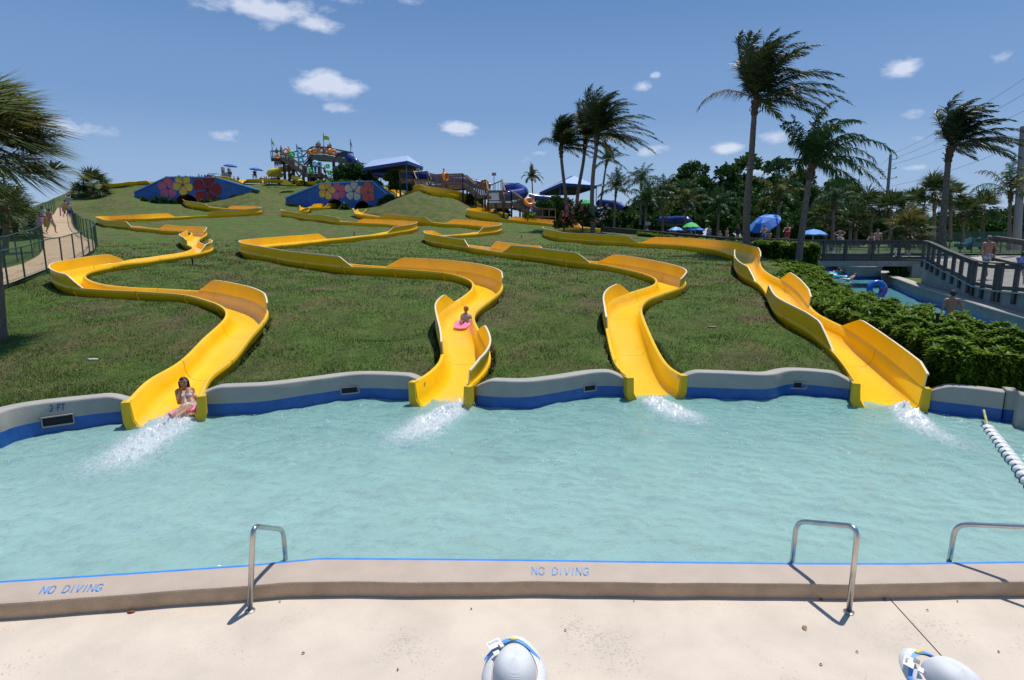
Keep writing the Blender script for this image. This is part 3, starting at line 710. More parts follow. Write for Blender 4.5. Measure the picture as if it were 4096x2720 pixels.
def build_water():
    ys = np.r_[np.geomspace(5.7, 13.3, 330)]; u = np.linspace(-14, 10.6, 640)
    X, Y = np.meshgrid(u, ys)
    rr = np.random.RandomState(3); Z = np.zeros_like(X)
    for i in range(34):
        lam = 10 ** rr.uniform(-.75, .1); a = rr.uniform(0, 2 * PI); k = 2 * PI / lam; amp = .0042 * lam ** .8
        ph = k * (X * math.cos(a) + Y * math.sin(a)) + rr.uniform(0, 6.28) + 1.2 * np.sin(X * .9 + i) * np.cos(Y * .8 - i)
        Z += amp * np.sin(ph)
    Z *= np.clip((Y - np.interp(X, BX, BY)) / .8, .12, 1); Z += -.012 + .045 * np.clip((Y - 9) / 2, 0, 1)
    sp = splash_field(X, Y, SPL)
    Z += sp * .07 * np.abs(rr.randn(*X.shape)) + .06 * sp
    for (x0, y0, x1, y1, *_r) in SPL[:4]:
        d = np.hypot(X - x0, Y - y0); Z += .022 * np.sin(d * 7) * np.exp(-d / 1.6) * np.clip(d, 0, 1)
    n, m = X.shape; V = np.stack([X, Y, Z], -1).reshape(-1, 3)
    i = np.arange(n - 1)[:, None] * m + np.arange(m - 1)[None, :]; Fq = np.stack([i, i + 1, i + m + 1, i + m], -1).reshape(-1, 4)
    cx = X[:-1, :-1].reshape(-1); cy = Y[:-1, :-1].reshape(-1)
    keep = (cy > np.interp(cx, BX, BY) - .1) & (cy < np.interp(cx, WX, WY) + .15) & (cx < cp.x + .9)
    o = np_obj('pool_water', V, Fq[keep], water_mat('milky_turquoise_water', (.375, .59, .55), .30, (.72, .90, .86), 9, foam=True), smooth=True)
    at_ = o.data.attributes.new('foam', 'FLOAT', 'POINT'); at_.data.foreach_set('value', sp.reshape(-1).astype(np.float32)[:len(o.data.vertices)])
    tag(o, kind='structure'); return o
build_water()
# spray: small droplets thrown up where riders and water leave the slides, plus painted glint flecks
def spray_and_glints():
    V = []; Fc = []; rr = np.random.RandomState(5)
    for si, (x0, y0, x1, y1, w0, w1, s) in enumerate(SPL):
        cnt = [11000, 8000, 3600, 2600, 900][si]
        for _ in range(cnt):
            t = rr.beta(1, 2.2); w = (w0 + (w1 - w0) * t); x = x0 + (x1 - x0) * t + rr.randn() * w * .5; y = y0 + (y1 - y0) * t + rr.randn() * w * .5
            z = abs(rr.randn()) * (.13 if si < 2 else .07) * (1 - t * .6) + .02; r = .0022 + .008 * rr.rand() ** 4
            b = len(V); V += [(x + r, y, z), (x - r * .5, y + r * .86, z), (x - r * .5, y - r * .86, z), (x, y, z + r * 1.4), (x, y, z - r)]
            Fc += [(b, b + 1, b + 3), (b + 1, b + 2, b + 3), (b + 2, b, b + 3), (b + 1, b, b + 4), (b + 2, b + 1, b + 4), (b, b + 2, b + 4)]
    # white flecks in streaks over the whole pool, painted stand-ins for sun glints
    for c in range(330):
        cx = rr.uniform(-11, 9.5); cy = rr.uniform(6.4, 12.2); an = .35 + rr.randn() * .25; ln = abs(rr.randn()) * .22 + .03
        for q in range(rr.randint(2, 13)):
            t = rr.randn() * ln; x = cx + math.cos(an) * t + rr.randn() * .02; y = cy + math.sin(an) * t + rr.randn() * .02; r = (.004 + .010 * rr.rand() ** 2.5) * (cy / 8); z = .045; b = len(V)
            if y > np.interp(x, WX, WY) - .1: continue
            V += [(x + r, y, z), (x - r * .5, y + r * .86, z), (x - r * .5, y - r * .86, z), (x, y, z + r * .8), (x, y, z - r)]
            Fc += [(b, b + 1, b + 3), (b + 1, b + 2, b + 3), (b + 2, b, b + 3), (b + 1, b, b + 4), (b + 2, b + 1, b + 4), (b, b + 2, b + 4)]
    o = mesh_obj('spray_and_glint_flecks', V, Fc, mat('droplets_and_glint_flecks', (.85, .9, .93), .15)); tag(o, kind='stuff')
spray_and_glints()
# ---------------------------------------------------------------- coping and deck
def band(name, A, B, za, zb, m): pass
fx = [p for _, p in catmull([Vector((p.x, p.y, 0)) for p in front], .15)]
cop = []; Fc = []; FM = []
N0 = len(fx)
for i, p in enumerate(fx):
    yb = float(np.interp(p.x, BX, BY)); d = yb - p.y; w = .006 * math.sin(p.x * 3.1) + .004 * math.sin(p.x * 7)
    for (dy, z) in [(.012, DZ - .05), (.0, DZ + .05), (.0, CT - .035), (.01, CT - .012), (.035, CT), (d * .5, CT + .004), (d - .052, CT + .002), (d - .051, CT + .0021), (d - .012, CT), (d, CT - .02), (d + .005, -.95)]:
        cop.append((p.x, p.y + dy + w * (dy < .04), z))
k = 11
for i in range(N0 - 1):
    for j in range(k - 1): Fc.append((i * k + j, (i + 1) * k + j, (i + 1) * k + j + 1, i * k + j + 1)); FM.append(1 if j in (7, 8) else (2 if j == 9 else (3 if j < 3 else 0)))
COP = mat('beige_coping_concrete', (.47, .37, .29), .6, var=.05, vscale=3, bump=.3, bscale=90)
o = mesh_obj('pool_coping', cop, Fc, None, smooth=True, mats=[COP, BLUEL, BLUEL, mat('brown_tinged_coping_face', (.50, .35, .22), .75, var=.12, vscale=4, bump=.4, bscale=60)], fm=FM); o.data.set_sharp_from_angle(angle=math.radians(35)); tag(o, kind='structure'); coping = o
def deck_mat():
    m = mat('beige_deck_concrete', (.60, .505, .405), .75, var=.09, vscale=1.3, bump=.25, bscale=70, detail=8)
    nt = m.node_tree; N = nt.nodes; L = nt.links; b = N['Principled BSDF']; src = b.inputs['Base Color'].links[0].from_socket
    g = N.new('ShaderNodeNewGeometry'); n = N.new('ShaderNodeTexNoise'); n.inputs['Scale'].default_value = 38; n.inputs['Detail'].default_value = 6; L.new(g.outputs['Position'], n.inputs['Vector'])
    n2 = N.new('ShaderNodeTexNoise'); n2.inputs['Scale'].default_value = 1.1; n2.inputs['Detail'].default_value = 4; L.new(g.outputs['Position'], n2.inputs['Vector'])
    mu = N.new('ShaderNodeMath'); mu.operation = 'ADD'; L.new(n.outputs[0], mu.inputs[0]); L.new(n2.outputs[0], mu.inputs[1])
    r = N.new('ShaderNodeValToRGB'); L.new(mu.outputs[0], r.inputs[0]); r.color_ramp.elements[0].position = .0; r.color_ramp.elements[1].position = .3
    mr = N.new('ShaderNodeMapRange'); L.new(mu.outputs[0], mr.inputs[0]); mr.inputs[1].default_value = 1.16; mr.inputs[2].default_value = 1.26; mr.inputs[3].default_value = 0; mr.inputs[4].default_value = .45
    mx = N.new('ShaderNodeMix'); mx.data_type = 'RGBA'; L.new(mr.outputs[0], mx.inputs[0]); L.new(src, mx.inputs[6]); mx.inputs[7].default_value = (.33, .27, .20, 1); L.new(mx.outputs[2], b.inputs['Base Color'])
    return m
DM = deck_mat()
j0 = at(3557, 2393, DZ); j1 = at(3790, 2650, DZ); dj = (j1 - j0); far_ = j0 - dj * .4; nr_ = j0 + dj * 6
def slab(side):
    g = .007 * side
    pts = []
    if side < 0: pts = [(far_.x + g, far_.y), (nr_.x + g, nr_.y), (-16, nr_.y), (-16, far_.y)]
    else: pts = [(far_.x + g, far_.y), (16, far_.y), (16, nr_.y), (nr_.x + g, nr_.y)]
    mbb = MB().prism(pts, DZ - .12, DZ); return mbb.build('deck_slab', DM)
for sd in (-1, 1): tag(slab(sd), kind='structure')
o = mesh_obj('ground', [(-60, -40, DZ - .14), (60, -40, DZ - .14), (60, 6.2, DZ - .14), (-60, 6.2, DZ - .14)], [(0, 1, 2, 3)], mat('dark_soil', (.07, .06, .045), .9)); tag(o, kind='structure')
# painted lettering, stencilled strokes
GL = {'N': [(0, 0, 0, .45), (0, .55, 0, 1), (1, 0, 1, .45), (1, .55, 1, 1), (0.02, 1, .98, 0)], 'O': [(.0, .2, 0, .8), (1, .2, 1, .8), (.0, .8, .3, 1), (.3, 1, .42, 1), (.58, 1, .7, 1), (.7, 1, 1, .8), (0, .2, .3, 0), (.3, 0, .42, 0), (.58, 0, .7, 0), (.7, 0, 1, .2)],
      'D': [(0, 0, 0, .44), (0, .56, 0, 1), (.12, 1, .6, 1), (.12, 0, .6, 0), (.6, 1, 1, .7), (1, .7, 1, .3), (1, .3, .6, 0)], 'I': [(.5, 0, .5, 1)], 'V': [(0, 1, .46, 0), (.54, 0, 1, 1)],
      'G': [(1, .8, .7, 1), (.7, 1, .3, 1), (.3, 1, 0, .8), (0, .8, 0, .2), (0, .2, .3, 0), (.3, 0, .75, 0), (1, .1, 1, .42), (1, .42, .6, .42)], '3': [(0, .85, .25, 1), (.25, 1, .7, 1), (.7, 1, 1, .8), (1, .8, .95, .6), (.95, .55, .55, .52), (1, .42, 1, .2), (1, .2, .7, 0), (.7, 0, .25, 0), (.25, 0, 0, .15)],
      'F': [(0, 0, 0, 1), (.12, 1, 1, 1), (.12, .52, .8, .52)], 'T': [(.5, 0, .5, .88), (0, 1, 1, 1)],
      'R': [(0, 0, 0, 1), (.12, 1, .7, 1), (.7, 1, 1, .76), (1, .76, .7, .5), (.7, .5, .12, .5), (.45, .45, 1, 0)], 'A': [(0, 0, .5, 1), (.5, 1, 1, 0), (.22, .35, .78, .35)], 'S': [(1, .85, .7, 1), (.7, 1, .25, 1), (.25, 1, 0, .78), (0, .78, .2, .55), (.2, .55, .8, .45), (.8, .45, 1, .22), (1, .22, .75, 0), (.75, 0, 0, .1)],
      'U': [(0, 1, 0, .2), (0, .2, .3, 0), (.3, 0, .7, 0), (.7, 0, 1, .2), (1, .2, 1, 1)], 'K': [(0, 0, 0, 1), (.08, .45, 1, 1), (.3, .6, 1, 0)], 'P': [(0, 0, 0, 1), (.12, 1, .7, 1), (.7, 1, 1, .76), (1, .76, .7, .5), (.7, .5, .12, .5)], 'E': [(0, 0, 0, 1), (.1, 1, 1, 1), (.1, .5, .8, .5), (.1, 0, 1, 0)],
      'L': [(0, 0, 0, 1), (.1, 0, 1, 0)]}
def lettering(text, name, m, fn, parent, h=1, w=.62, gap=.3, sw=.13, wid={'I': .3, ' ': .5}):
    V = []; Fc = []; x = 0
    for ch in text:
        cw = wid.get(ch, w)
        for (a, b, c, d) in GL.get(ch, []):
            p = Vector((x + a * cw, b, 0)); q = Vector((x + c * cw, d, 0)); t = (q - p); L_ = t.length
            if L_ < 1e-5: continue
            t /= L_; nn = Vector((-t.y, t.x, 0)) * sw / 2; p = p - t * sw * .25; q = q + t * sw * .25
            k = len(V); V += [p + nn, p - nn, q - nn, q + nn]; Fc.append((k, k + 1, k + 2, k + 3))
        x += cw + gap
    tot = x - gap
    return mesh_obj(name, [fn(v.x / tot, v.y) for v in V], Fc, m, parent)
def quadmap(p00, p10, p11, p01, lift):
    def f(u, v): return (p00 * (1 - u) + p10 * u) * (1 - v) + (p01 * (1 - u) + p11 * u) * v + lift
    return f
LB = mat('faded_blue_paint', (.06, .26, .62), .6, var=.25, vscale=14)
LB2 = mat('pale_blue_paint', (.16, .34, .62), .6, var=.2, vscale=14)
Zl = CT + .007
f = quadmap(at(158, 2374, Zl), at(400, 2362, Zl), at(416, 2336, Zl), at(176, 2346, Zl), Vector((0, 0, 0)))
lettering('NO DIVING', 'no_diving_lettering', LB, f, coping)
f = quadmap(at(2128, 2297, Zl), at(2352, 2299, Zl), at(2356, 2272, Zl), at(2128, 2269, Zl), Vector((0, 0, 0)))
lettering('NO DIVING', 'no_diving_lettering', LB2, f, coping)
def wallpt(px, py, off=-.03):
    k = min(range(len(_pts)), key=lambda i: abs(_pts[i].x / _pts[i].y - ray(px, py).x / ray(px, py).y)); p = _pts[k]
    q = atY(px, py, p.y + off); return q
f = quadmap(wallpt(198, 1646), wallpt(258, 1640), wallpt(258, 1616), wallpt(198, 1622), Vector((0, 0, 0)))
lettering('3 FT', 'depth_lettering', mat('blue_depth_paint', (.02, .06, .24), .6), f, walls[0], sw=.2)
f = quadmap(wallpt(4030, 1650), wallpt(4052, 1652), wallpt(4052, 1622), wallpt(4030, 1622), Vector((-.02, -.25, 0)))
# ---------------------------------------------------------------- flowered head walls
def P(px, py, Y): return atY(px, py, Y)
HWB = mat('blue_wall_paint', (.012, .10, .36), .55, var=.18, vscale=1.5, bump=.2, bscale=30)
HWL = mat('light_blue_wall_cap', (.09, .36, .80), .5, var=.08, vscale=3)
def flower(root, Y, cx, cy, r, petal, edge, heart, rot=0, name='painted_flower', sq=1.0, seed=0):
    c = P(cx, cy, Y); s = Y / F_PX * .93; rad = r * s; rr = random.Random(seed); mb = []; fc = []; fm = []
    y = -.012
    for k in range(5):
        a = rot + k * 2 * PI / 5; n = 13; b = len(mb); mb.append((math.cos(a) * rad * .08, y - .001 * k, math.sin(a) * rad * .08))
        for j in range(n):
            t = -1 + 2 * j / (n - 1); w = .70 * t * (1 - .10 * abs(t)); q = rad * (1 - .34 * abs(t) ** 3) * (1 + .07 * (j % 2) + .06 * (rr.random() - .5))
            mb.append((math.cos(a + w * .92) * q, y - .001 * k, math.sin(a + w * .92) * q * sq))
        for j in range(n - 1): fc.append((b, b + 1 + j, b + 2 + j)); fm.append(0)
        for j in range(1, n - 1, 2):       # darker veins painted on each petal
            t = -1 + 2 * j / (n - 1); w = a + .66 * t * .92; b2 = len(mb); e = .013
            for (ra, dw) in ((.25, -e * 2), (.25, e * 2), (.93, e), (.93, -e)): mb.append((math.cos(w + dw) * rad * ra, y - .008, math.sin(w + dw) * rad * ra * sq))
            fc.append((b2, b2 + 1, b2 + 2, b2 + 3)); fm.append(1)
    b = len(mb); n = 15; mb.append((0, y - .012, 0))
    for j in range(n):
        q = rad * (.23 if j % 3 == 0 else .13); mb.append((math.cos(2 * PI * j / n + rot) * q, y - .012, math.sin(2 * PI * j / n + rot) * q))
    for j in range(n): fc.append((b, b + 1 + j, b + 1 + (j + 1) % n)); fm.append(2)
    b = len(mb); w = rad * .035
    a = rot + .5; tx, tz = math.cos(a), math.sin(a)
    mb += [(-tz * w, y - .015, tx * w), (tz * w, y - .015, -tx * w), (tx * rad * .34 + tz * w, y - .015, tz * rad * .34 - tx * w), (tx * rad * .34 - tz * w, y - .015, tz * rad * .34 + tx * w)]; fc.append((b, b + 1, b + 2, b + 3)); fm.append(1)
    for f_i, f in enumerate(fc): fc[f_i] = f
    o = mesh_obj(name, mb, fc, None, root, mats=[mat('petal_' + petal[0], petal[1], .65, var=.12, vscale=2), mat('petal_edge_' + edge[0], edge[1], .65), mat('heart_' + heart[0], heart[1], .65)], fm=fm)
    o.location = (c.x - root.location.x, 0, c.z); return o
def build_headwall(i, arches, label):
    Y, pts, b = HW[i]; root = empty('painted_headwall', (b.x, Y, 0), label=label, cat='wall', group='blue walls painted with big flowers')
    z0 = min(b.z - 1.6, 3.5)
    # face polygon with arched holes: build as vertical strips
    wing = -3.5 if i == 1 else 0
    if wing: q9 = P(1590, 807, Y + wing); pts = pts[:-1] + [q9]
    yf = lambda x: 0 if not wing else float(np.interp(x, [pts[-2].x, pts[-1].x], [0, wing]))
    xs = sorted(set([round(p.x, 3) for p in pts] + [round(pts[0].x + (pts[-1].x - pts[0].x) * k / 90, 3) for k in range(91)] + [round(cx + w * math.cos(t * PI / 14), 3) for cx, w, _, _ in arches for t in range(15)]))
    topz = lambda x: float(np.interp(x, [p.x for p in pts], [p.z for p in pts]))
    mb = MB(); th = .35
    def lowz(x):
        for cx, w, zc, hgt in arches:
            if abs(x - cx) < w - 1e-4: return zc + hgt * math.sqrt(max(0, 1 - ((x - cx) / w) ** 2))
        return z0
    rx0 = root.location.x
    V = mb.v
    def q(*p): k = len(V); V.extend([(x - rx0, y + yf(x), z) for x, y, z in p]); mb.f.append(tuple(range(k, k + len(p))))
    for a, c in zip(xs, xs[1:]):
        m = (a + c) / 2; inside = any(abs(m - cx) < w for cx, w, _, _ in arches)
        la, lc = (lowz(a), lowz(c)) if inside else (z0, z0)
        if inside:
            for cx, w, zc, hgt in arches:
                if abs(m - cx) < w:
                    la = zc + hgt * math.sqrt(max(0, 1 - ((a - cx) / w) ** 2)); lc = zc + hgt * math.sqrt(max(0, 1 - ((c - cx) / w) ** 2))
        q((a, 0, la), (c, 0, lc), (c, 0, topz(c)), (a, 0, topz(a)))
        q((c, th, lc), (a, th, la), (a, th, topz(a)), (c, th, topz(c)))
    q((xs[0], 0, z0), (xs[0], 0, topz(xs[0])), (xs[0], th, topz(xs[0])), (xs[0], th, z0)); q((xs[-1], 0, z0), (xs[-1], th, z0), (xs[-1], th, topz(xs[-1])), (xs[-1], 0, topz(xs[-1])))
    mb.build('wall_face', HWB, root)
    cb = MB()
    for p, r_ in zip(pts, pts[1:]): cb.beam((p.x - rx0, th / 2 + yf(p.x), p.z + .03), (r_.x - rx0, th / 2 + yf(r_.x), r_.z + .03), th + .3, .14)
    cb.build('wall_cap', HWL, root)
    for cx, w, zc, hgt in arches:      # vaulted tunnel behind each arch
        mb = MB(); n = 14; L_ = 7
        for yy in (.02, L_):
            for t in range(n + 1): mb.v.append((cx - rx0 + w * math.cos(PI * t / n), yy, zc + hgt * math.sin(PI * t / n)))
            mb.v.append((cx - rx0 - w, yy, z0 + 1)); mb.v.append((cx - rx0 + w, yy, z0 + 1))
        m = n + 3
        for t in range(m): mb.f.append((t, (t + 1) % m, m + (t + 1) % m, m + t))
        mb.f.append(tuple(range(m, 2 * m)))
        mb.build('tunnel', mat('tunnel_brown', (.16, .10, .03), .8, var=.3, vscale=2), root, smooth=False)
    return root, Y
def arch(i, x0, x1, ytop, ybase):
    Y = HW[i][0]; a = P(x0, ybase, Y); c = P(x1, ybase, Y); t = P((x0 + x1) / 2, ytop, Y)
    return ((a.x + c.x) / 2, (c.x - a.x) / 2, a.z, t.z - a.z)
h1, Y1 = build_headwall(0, [arch(0, 702, 792, 776, 818)], "blue wall with pink, yellow and dark red painted flowers over one tunnel mouth")
h2, Y2 = build_headwall(1, [arch(1, 1307, 1371, 796, 828), arch(1, 1418, 1481, 804, 842)], "blue wall with yellow, pink, white and orange painted flowers over two tunnel mouths")
PK = ('pink', (.62, .10, .17)); YE = ('yellow', (.70, .52, .05)); RD = ('dark_red', (.20, .008, .015)); WH = ('white', (.62, .58, .50)); OR_ = ('orange', (.66, .10, .02))
CR = ('crimson', (.30, .01, .03))
flower(h1, Y1, 672, 752, 42, PK, ('pale_pink', (.72, .3, .34)), CR, .3, seed=1); flower(h1, Y1, 731, 739, 40, YE, ('ochre', (.5, .3, .03)), CR, .9, seed=2)
flower(h1, Y1, 829, 760, 60, RD, ('maroon', (.10, .005, .01)), ('black_red', (.03, .003, .006)), .1, seed=3)
flower(h2, Y2, 1306, 760, 34, YE, ('orange_red', (.5, .14, .02)), CR, 1.25, seed=4, sq=1.1); flower(h2, Y2, 1352, 764, 34, PK, ('pale_pink2', (.7, .25, .3)), CR, .5, seed=5)
flower(h2, Y2, 1415, 764, 37, WH, ('greyish', (.3, .3, .28)), CR, .2, seed=6, sq=1.05); flower(h2, Y2, 1474, 767, 36, OR_, ('light_orange', (.8, .35, .2)), CR, .45, seed=7, sq=1.15)

# ---------------------------------------------------------------- timber helpers
WOOD = mat('weathered_brown_timber', (.17, .125, .085), .8, var=.25, vscale=4, bump=.3)
WOODG = mat('weathered_grey_timber', (.078, .072, .065), .8, var=.2, vscale=5, bump=.3)
DKW = mat('dark_timber', (.06, .05, .042), .85, var=.2, vscale=3)
NAVY = mat('blue_grey_steel_paint', (.06, .10, .17), .5)
BSTEEL = mat('blue_steel_post', (.02, .13, .42), .5)
def meshmat(name, colr, dens, scale):
    """woven wire netting: opaque crossing wires, gaps clear"""
    if name in _m: return _m[name]
    m = bpy.data.materials.new(name); m.use_nodes = True; nt = m.node_tree; N = nt.nodes; L = nt.links
    b = N['Principled BSDF']; b.inputs['Base Color'].default_value = (*colr, 1); b.inputs['Roughness'].default_value = .5
    t = N.new('ShaderNodeBsdfTransparent'); uv = N.new('ShaderNodeUVMap')
    sx = N.new('ShaderNodeSeparateXYZ'); L.new(uv.outputs[0], sx.inputs[0])
    def M(op, a, b_=None):
        n = N.new('ShaderNodeMath'); n.operation = op
        for i, v in enumerate((a, b_)):
            if v is None: continue
            if isinstance(v, (int, float)): n.inputs[i].default_value = v
            else: L.new(v, n.inputs[i])
        return n.outputs[0]
    res = None
    for sg in (1, -1):
        u = M('MULTIPLY', M('ADD', sx.outputs[0], M('MULTIPLY', sx.outputs[1], sg)), scale)
        f = M('FRACT', u); g = M('LESS_THAN', M('ABSOLUTE', M('SUBTRACT', f, .5)), dens)
        res = g if res is None else M('MAXIMUM', res, g)
    mx = N.new('ShaderNodeMixShader'); L.new(res, mx.inputs[0]); L.new(t.outputs[0], mx.inputs[1]); L.new(b.outputs[0], mx.inputs[2]); L.new(mx.outputs[0], N['Material Output'].inputs[0])
    _m[name] = m; return m
def netting(name, quads, m, parent, loc=(0, 0, 0)):
    """quads: list of (a, b, za0, za1, zb0, zb1) ground points with lower / upper heights"""
    V = []; Fc = []; UV = []; s = 0; l = Vector(loc)
    for a, b, z0, z1, w0, w1 in quads:
        k = len(V); d = (Vector((b[0], b[1], 0)) - Vector((a[0], a[1], 0))).length
        V += [Vector((a[0], a[1], z0)) - l, Vector((b[0], b[1], w0)) - l, Vector((b[0], b[1], w1)) - l, Vector((a[0], a[1], z1)) - l]; Fc.append((k, k + 1, k + 2, k + 3)); UV += [(s, z0), (s + d, w0), (s + d, w1), (s, z1)]; s += d
    o = mesh_obj(name, V, Fc, m, parent); uv = o.data.uv_layers.new(name='UVMap')
    for i, c in enumerate(UV): uv.data[i].uv = c
    return o
def part(mb, name, m, root, **k):
    l = root.location
    mb.v = [Vector(p) - l for p in mb.v]; return mb.build(name, m, root, **k)
def railing(root, pts, h=1.05, post=.1, m=WOOD, rail=(.14, .05), nposts=None, lower=.15, drop=.2, net=None, mid=True, capm=None, midh=.12):
    """pts: floor points; posts at each point; rails between"""
    for p in pts: part(MB().beam(Vector(p) - Vector((0, 0, drop)), Vector(p) + Vector((0, 0, h)), post, post, up=(0, 1, 0)), 'railing_post', m, root)
    for a, b in zip(pts, pts[1:]):
        a = Vector(a); b = Vector(b); U = Vector((0, 0, 1))
        part(MB().beam(a + U * (h + rail[1] / 2), b + U * (h + rail[1] / 2), rail[0], rail[1]), 'top_rail', capm or m, root)
        if mid: part(MB().beam(a + U * (h - midh / 2 - .01), b + U * (h - midh / 2 - .01), .04, midh), 'mid_rail', m, root)
        part(MB().beam(a + U * lower, b + U * lower, .04, .14), 'lower_rail', m, root)
        if net: netting('wire_netting', [(a, b, a.z + lower, a.z + h - .1, b.z + lower, b.z + h - .1)], net, root, root.location)
WNET = meshmat('galvanised_netting', (.12, .13, .13), .09, 9)
# ---------------------------------------------------------------- timber stairs on the right of the hill
def between(a, b, n): return [a.lerp(b, i / (n - 1)) for i in range(n)]
def flight(root, a, b, width, side, n, m=WOOD, stringer=.3):
    """stair flight from a (top) to b (bottom); side = unit vector across"""
    for s_ in (0, width):
        part(MB().beam(a + side * s_ - Vector((0, 0, .12)), b + side * s_ - Vector((0, 0, .12)), .06, stringer), 'stringer', m, root)
    for k in range(n):
        p = a.lerp(b, (k + .5) / n); q = p + side * width; dr = Vector((b.x - a.x, b.y - a.y, 0)).normalized()
        mb = MB().beam(p, q, .28, .05); part(mb, 'stair_tread', mat('tread_timber', (.24, .19, .14), .8, var=.2, vscale=5), root)
def ground_post(root, p, m=DKW, w=.2, top=None):
    g = T1(p.x, p.y) - .3
    part(MB().beam(Vector((p.x, p.y, g)), Vector((p.x, p.y, p.z if top is None else top)), w, w, up=(0, 1, 0)), 'support_post', m, root)
def deck_boards(root, a, b, depth, th=.05, m=WOOD, fascia=.3, nb=8):
    """floor: a-b front edge, running back by depth (vector)"""
    for k in range(nb):
        t0 = k / nb; t1 = (k + .93) / nb
        p = a.lerp(b, (t0 + t1) / 2); w = (b - a).length * (t1 - t0)
        part(MB().beam(p, p + depth, w, th), 'deck_board', m, root)
    for q in (Vector((0, 0, 0)), depth): part(MB().beam(a + q - Vector((0, 0, fascia / 2 + .03)), b + q - Vector((0, 0, fascia / 2 + .03)), .06, fascia), 'fascia_board', m, root)
def stairs_right():
    root = empty('timber_stairs', (-3, 68, 0), label="zigzag brown timber stairs with landings climbing the right shoulder of the hill", cat='stairs')
    # upper deck
    a = P(1700, 741, 70); b = P(1852, 735, 68.5); b.z = a.z; dv = Vector((.3, 2.0, 0))
    deck_boards(root, a, b, dv, nb=14, fascia=.5)
    f = [P(1722, 741, 69.8), P(1749, 739, 69.5), P(1784, 738, 69.1), P(1817, 736, 68.8), P(1852, 735, 68.5)]
    for p in f: p.z = a.z
    railing(root, f, h=1.12, net=WNET); railing(root, [p + dv for p in f], h=1.12, net=WNET)
    for p in (f[0], f[2], f[4]): ground_post(root, p); ground_post(root, p + dv)
    # flight from the upper deck down to the middle landing
    t = f[4].copy(); m1 = P(1903, 782, 67.2); flight(root, t, m1, 1.6, Vector((.2, 1, 0)).normalized(), 9)
    for s_ in (Vector((0, 0, 0)), Vector((.3, 1.6, 0))): railing(root, [t + s_, t.lerp(m1, .5) + s_, m1 + s_], h=1.12, net=WNET)
    # middle landing
    la = m1.copy(); lb = P(1940, 784, 66.6); lb.z = la.z; ld = Vector((.6, 2.2, 0)); deck_boards(root, la, lb, ld, nb=4)
    n = 6
    for k in range(n):
        p = la.lerp(lb, k / (n - 1)); part(MB().beam(p - Vector((0, 0, .2)), p + Vector((0, 0, 1.12 + .5 * k / (n - 1))), .16, .03, up=(0, 1, 0)), 'picket_board', WOOD, root)
    part(MB().beam(la + Vector((0, 0, 1.15)), lb + Vector((0, 0, 1.65)), .14, .05), 'top_rail', WOOD, root)
    for p in (la, lb, la + ld): ground_post(root, p)
    # broad flight towards the viewer
    top = P(1944, 760, 68.5); top2 = P(2008, 760, 68.5); bot = P(1954, 808, 65.6); 
    w = top2 - top; w.z = 0; flight(root, top, bot, w.length, w.normalized(), 11, mat('tread_timber', (.24, .19, .14)))
    for s_ in (Vector((0, 0, 0)), w): railing(root, [top + s_, bot + s_], h=1.15, net=WNET)
    part(MB().beam(P(1956, 744, 69.5), P(2007, 722, 68.6), .12, .08), 'top_rail', WOOD, root)
    for k in range(5):
        q = P(1962 + k * 10, 742 - k * 4.4, 69.4); part(MB().beam(q - Vector((0, 0, .9)), q, .05, .05, up=(0, 1, 0)), 'baluster', WOOD, root)
    # lower landing
    la = P(1951, 810, 65.2); lb = P(2046, 810, 65.2); lb.z = la.z; ld = Vector((0, 2.2, 0)); deck_boards(root, la, lb, ld, nb=9, fascia=.55)
    ps = between(la, lb, 3); railing(root, ps, h=1.15, net=WNET)
    for p in between(la, lb, 4): ground_post(root, p); ground_post(root, p + ld)
    # last flight down to the right
    e = P(2150, 880, 63.5); flight(root, lb, e, 1.7, Vector((.2, 1, 0)).normalized(), 12)
    for s_ in (Vector((0, 0, 0)), Vector((.35, 1.7, 0))): railing(root, [p + s_ for p in between(lb, e, 4)], h=1.12, net=WNET)
    for p in between(lb, e, 4)[1:3]: ground_post(root, p)
    # upper left part of the zigzag
    c = P(1600, 728, 74); d = P(1655, 722, 74); c.z = d.z; deck_boards(root, c, d, Vector((0, 1.8, 0)), nb=5); railing(root, between(c, d, 3), h=1.1, net=WNET)
    e1 = P(1668, 756, 71); flight(root, d, e1, .9, Vector((1, 0, 0)), 6); railing(root, [d, e1], h=1.1)
    e0 = P(1712, 724, 73.4); e2 = P(1726, 756, 70.6); flight(root, e0 - Vector((1.2, 0, 0)), e2 - Vector((1.2, 0, 0)), 1.2, Vector((1, 0, 0)), 7); railing(root, [P(1662, 728, 74), e0, e2], h=1.1)
    for p in (c, d, e1): ground_post(root, p)
    n = 7
    for k in range(n):
        p = P(1672 + k * 5.2, 752, 70.4); part(MB().beam(p - Vector((0, 0, .5)), p + Vector((0, 0, .95)), .13, .03, up=(0, 1, 0)), 'picket_board', WOOD, root)
    # level railing at the foot
    g = [P(2142, 872, 63), P(2170, 873, 63), P(2196, 874, 63), P(2222, 875, 63)]; railing(root, g, h=1.0)
stairs_right()
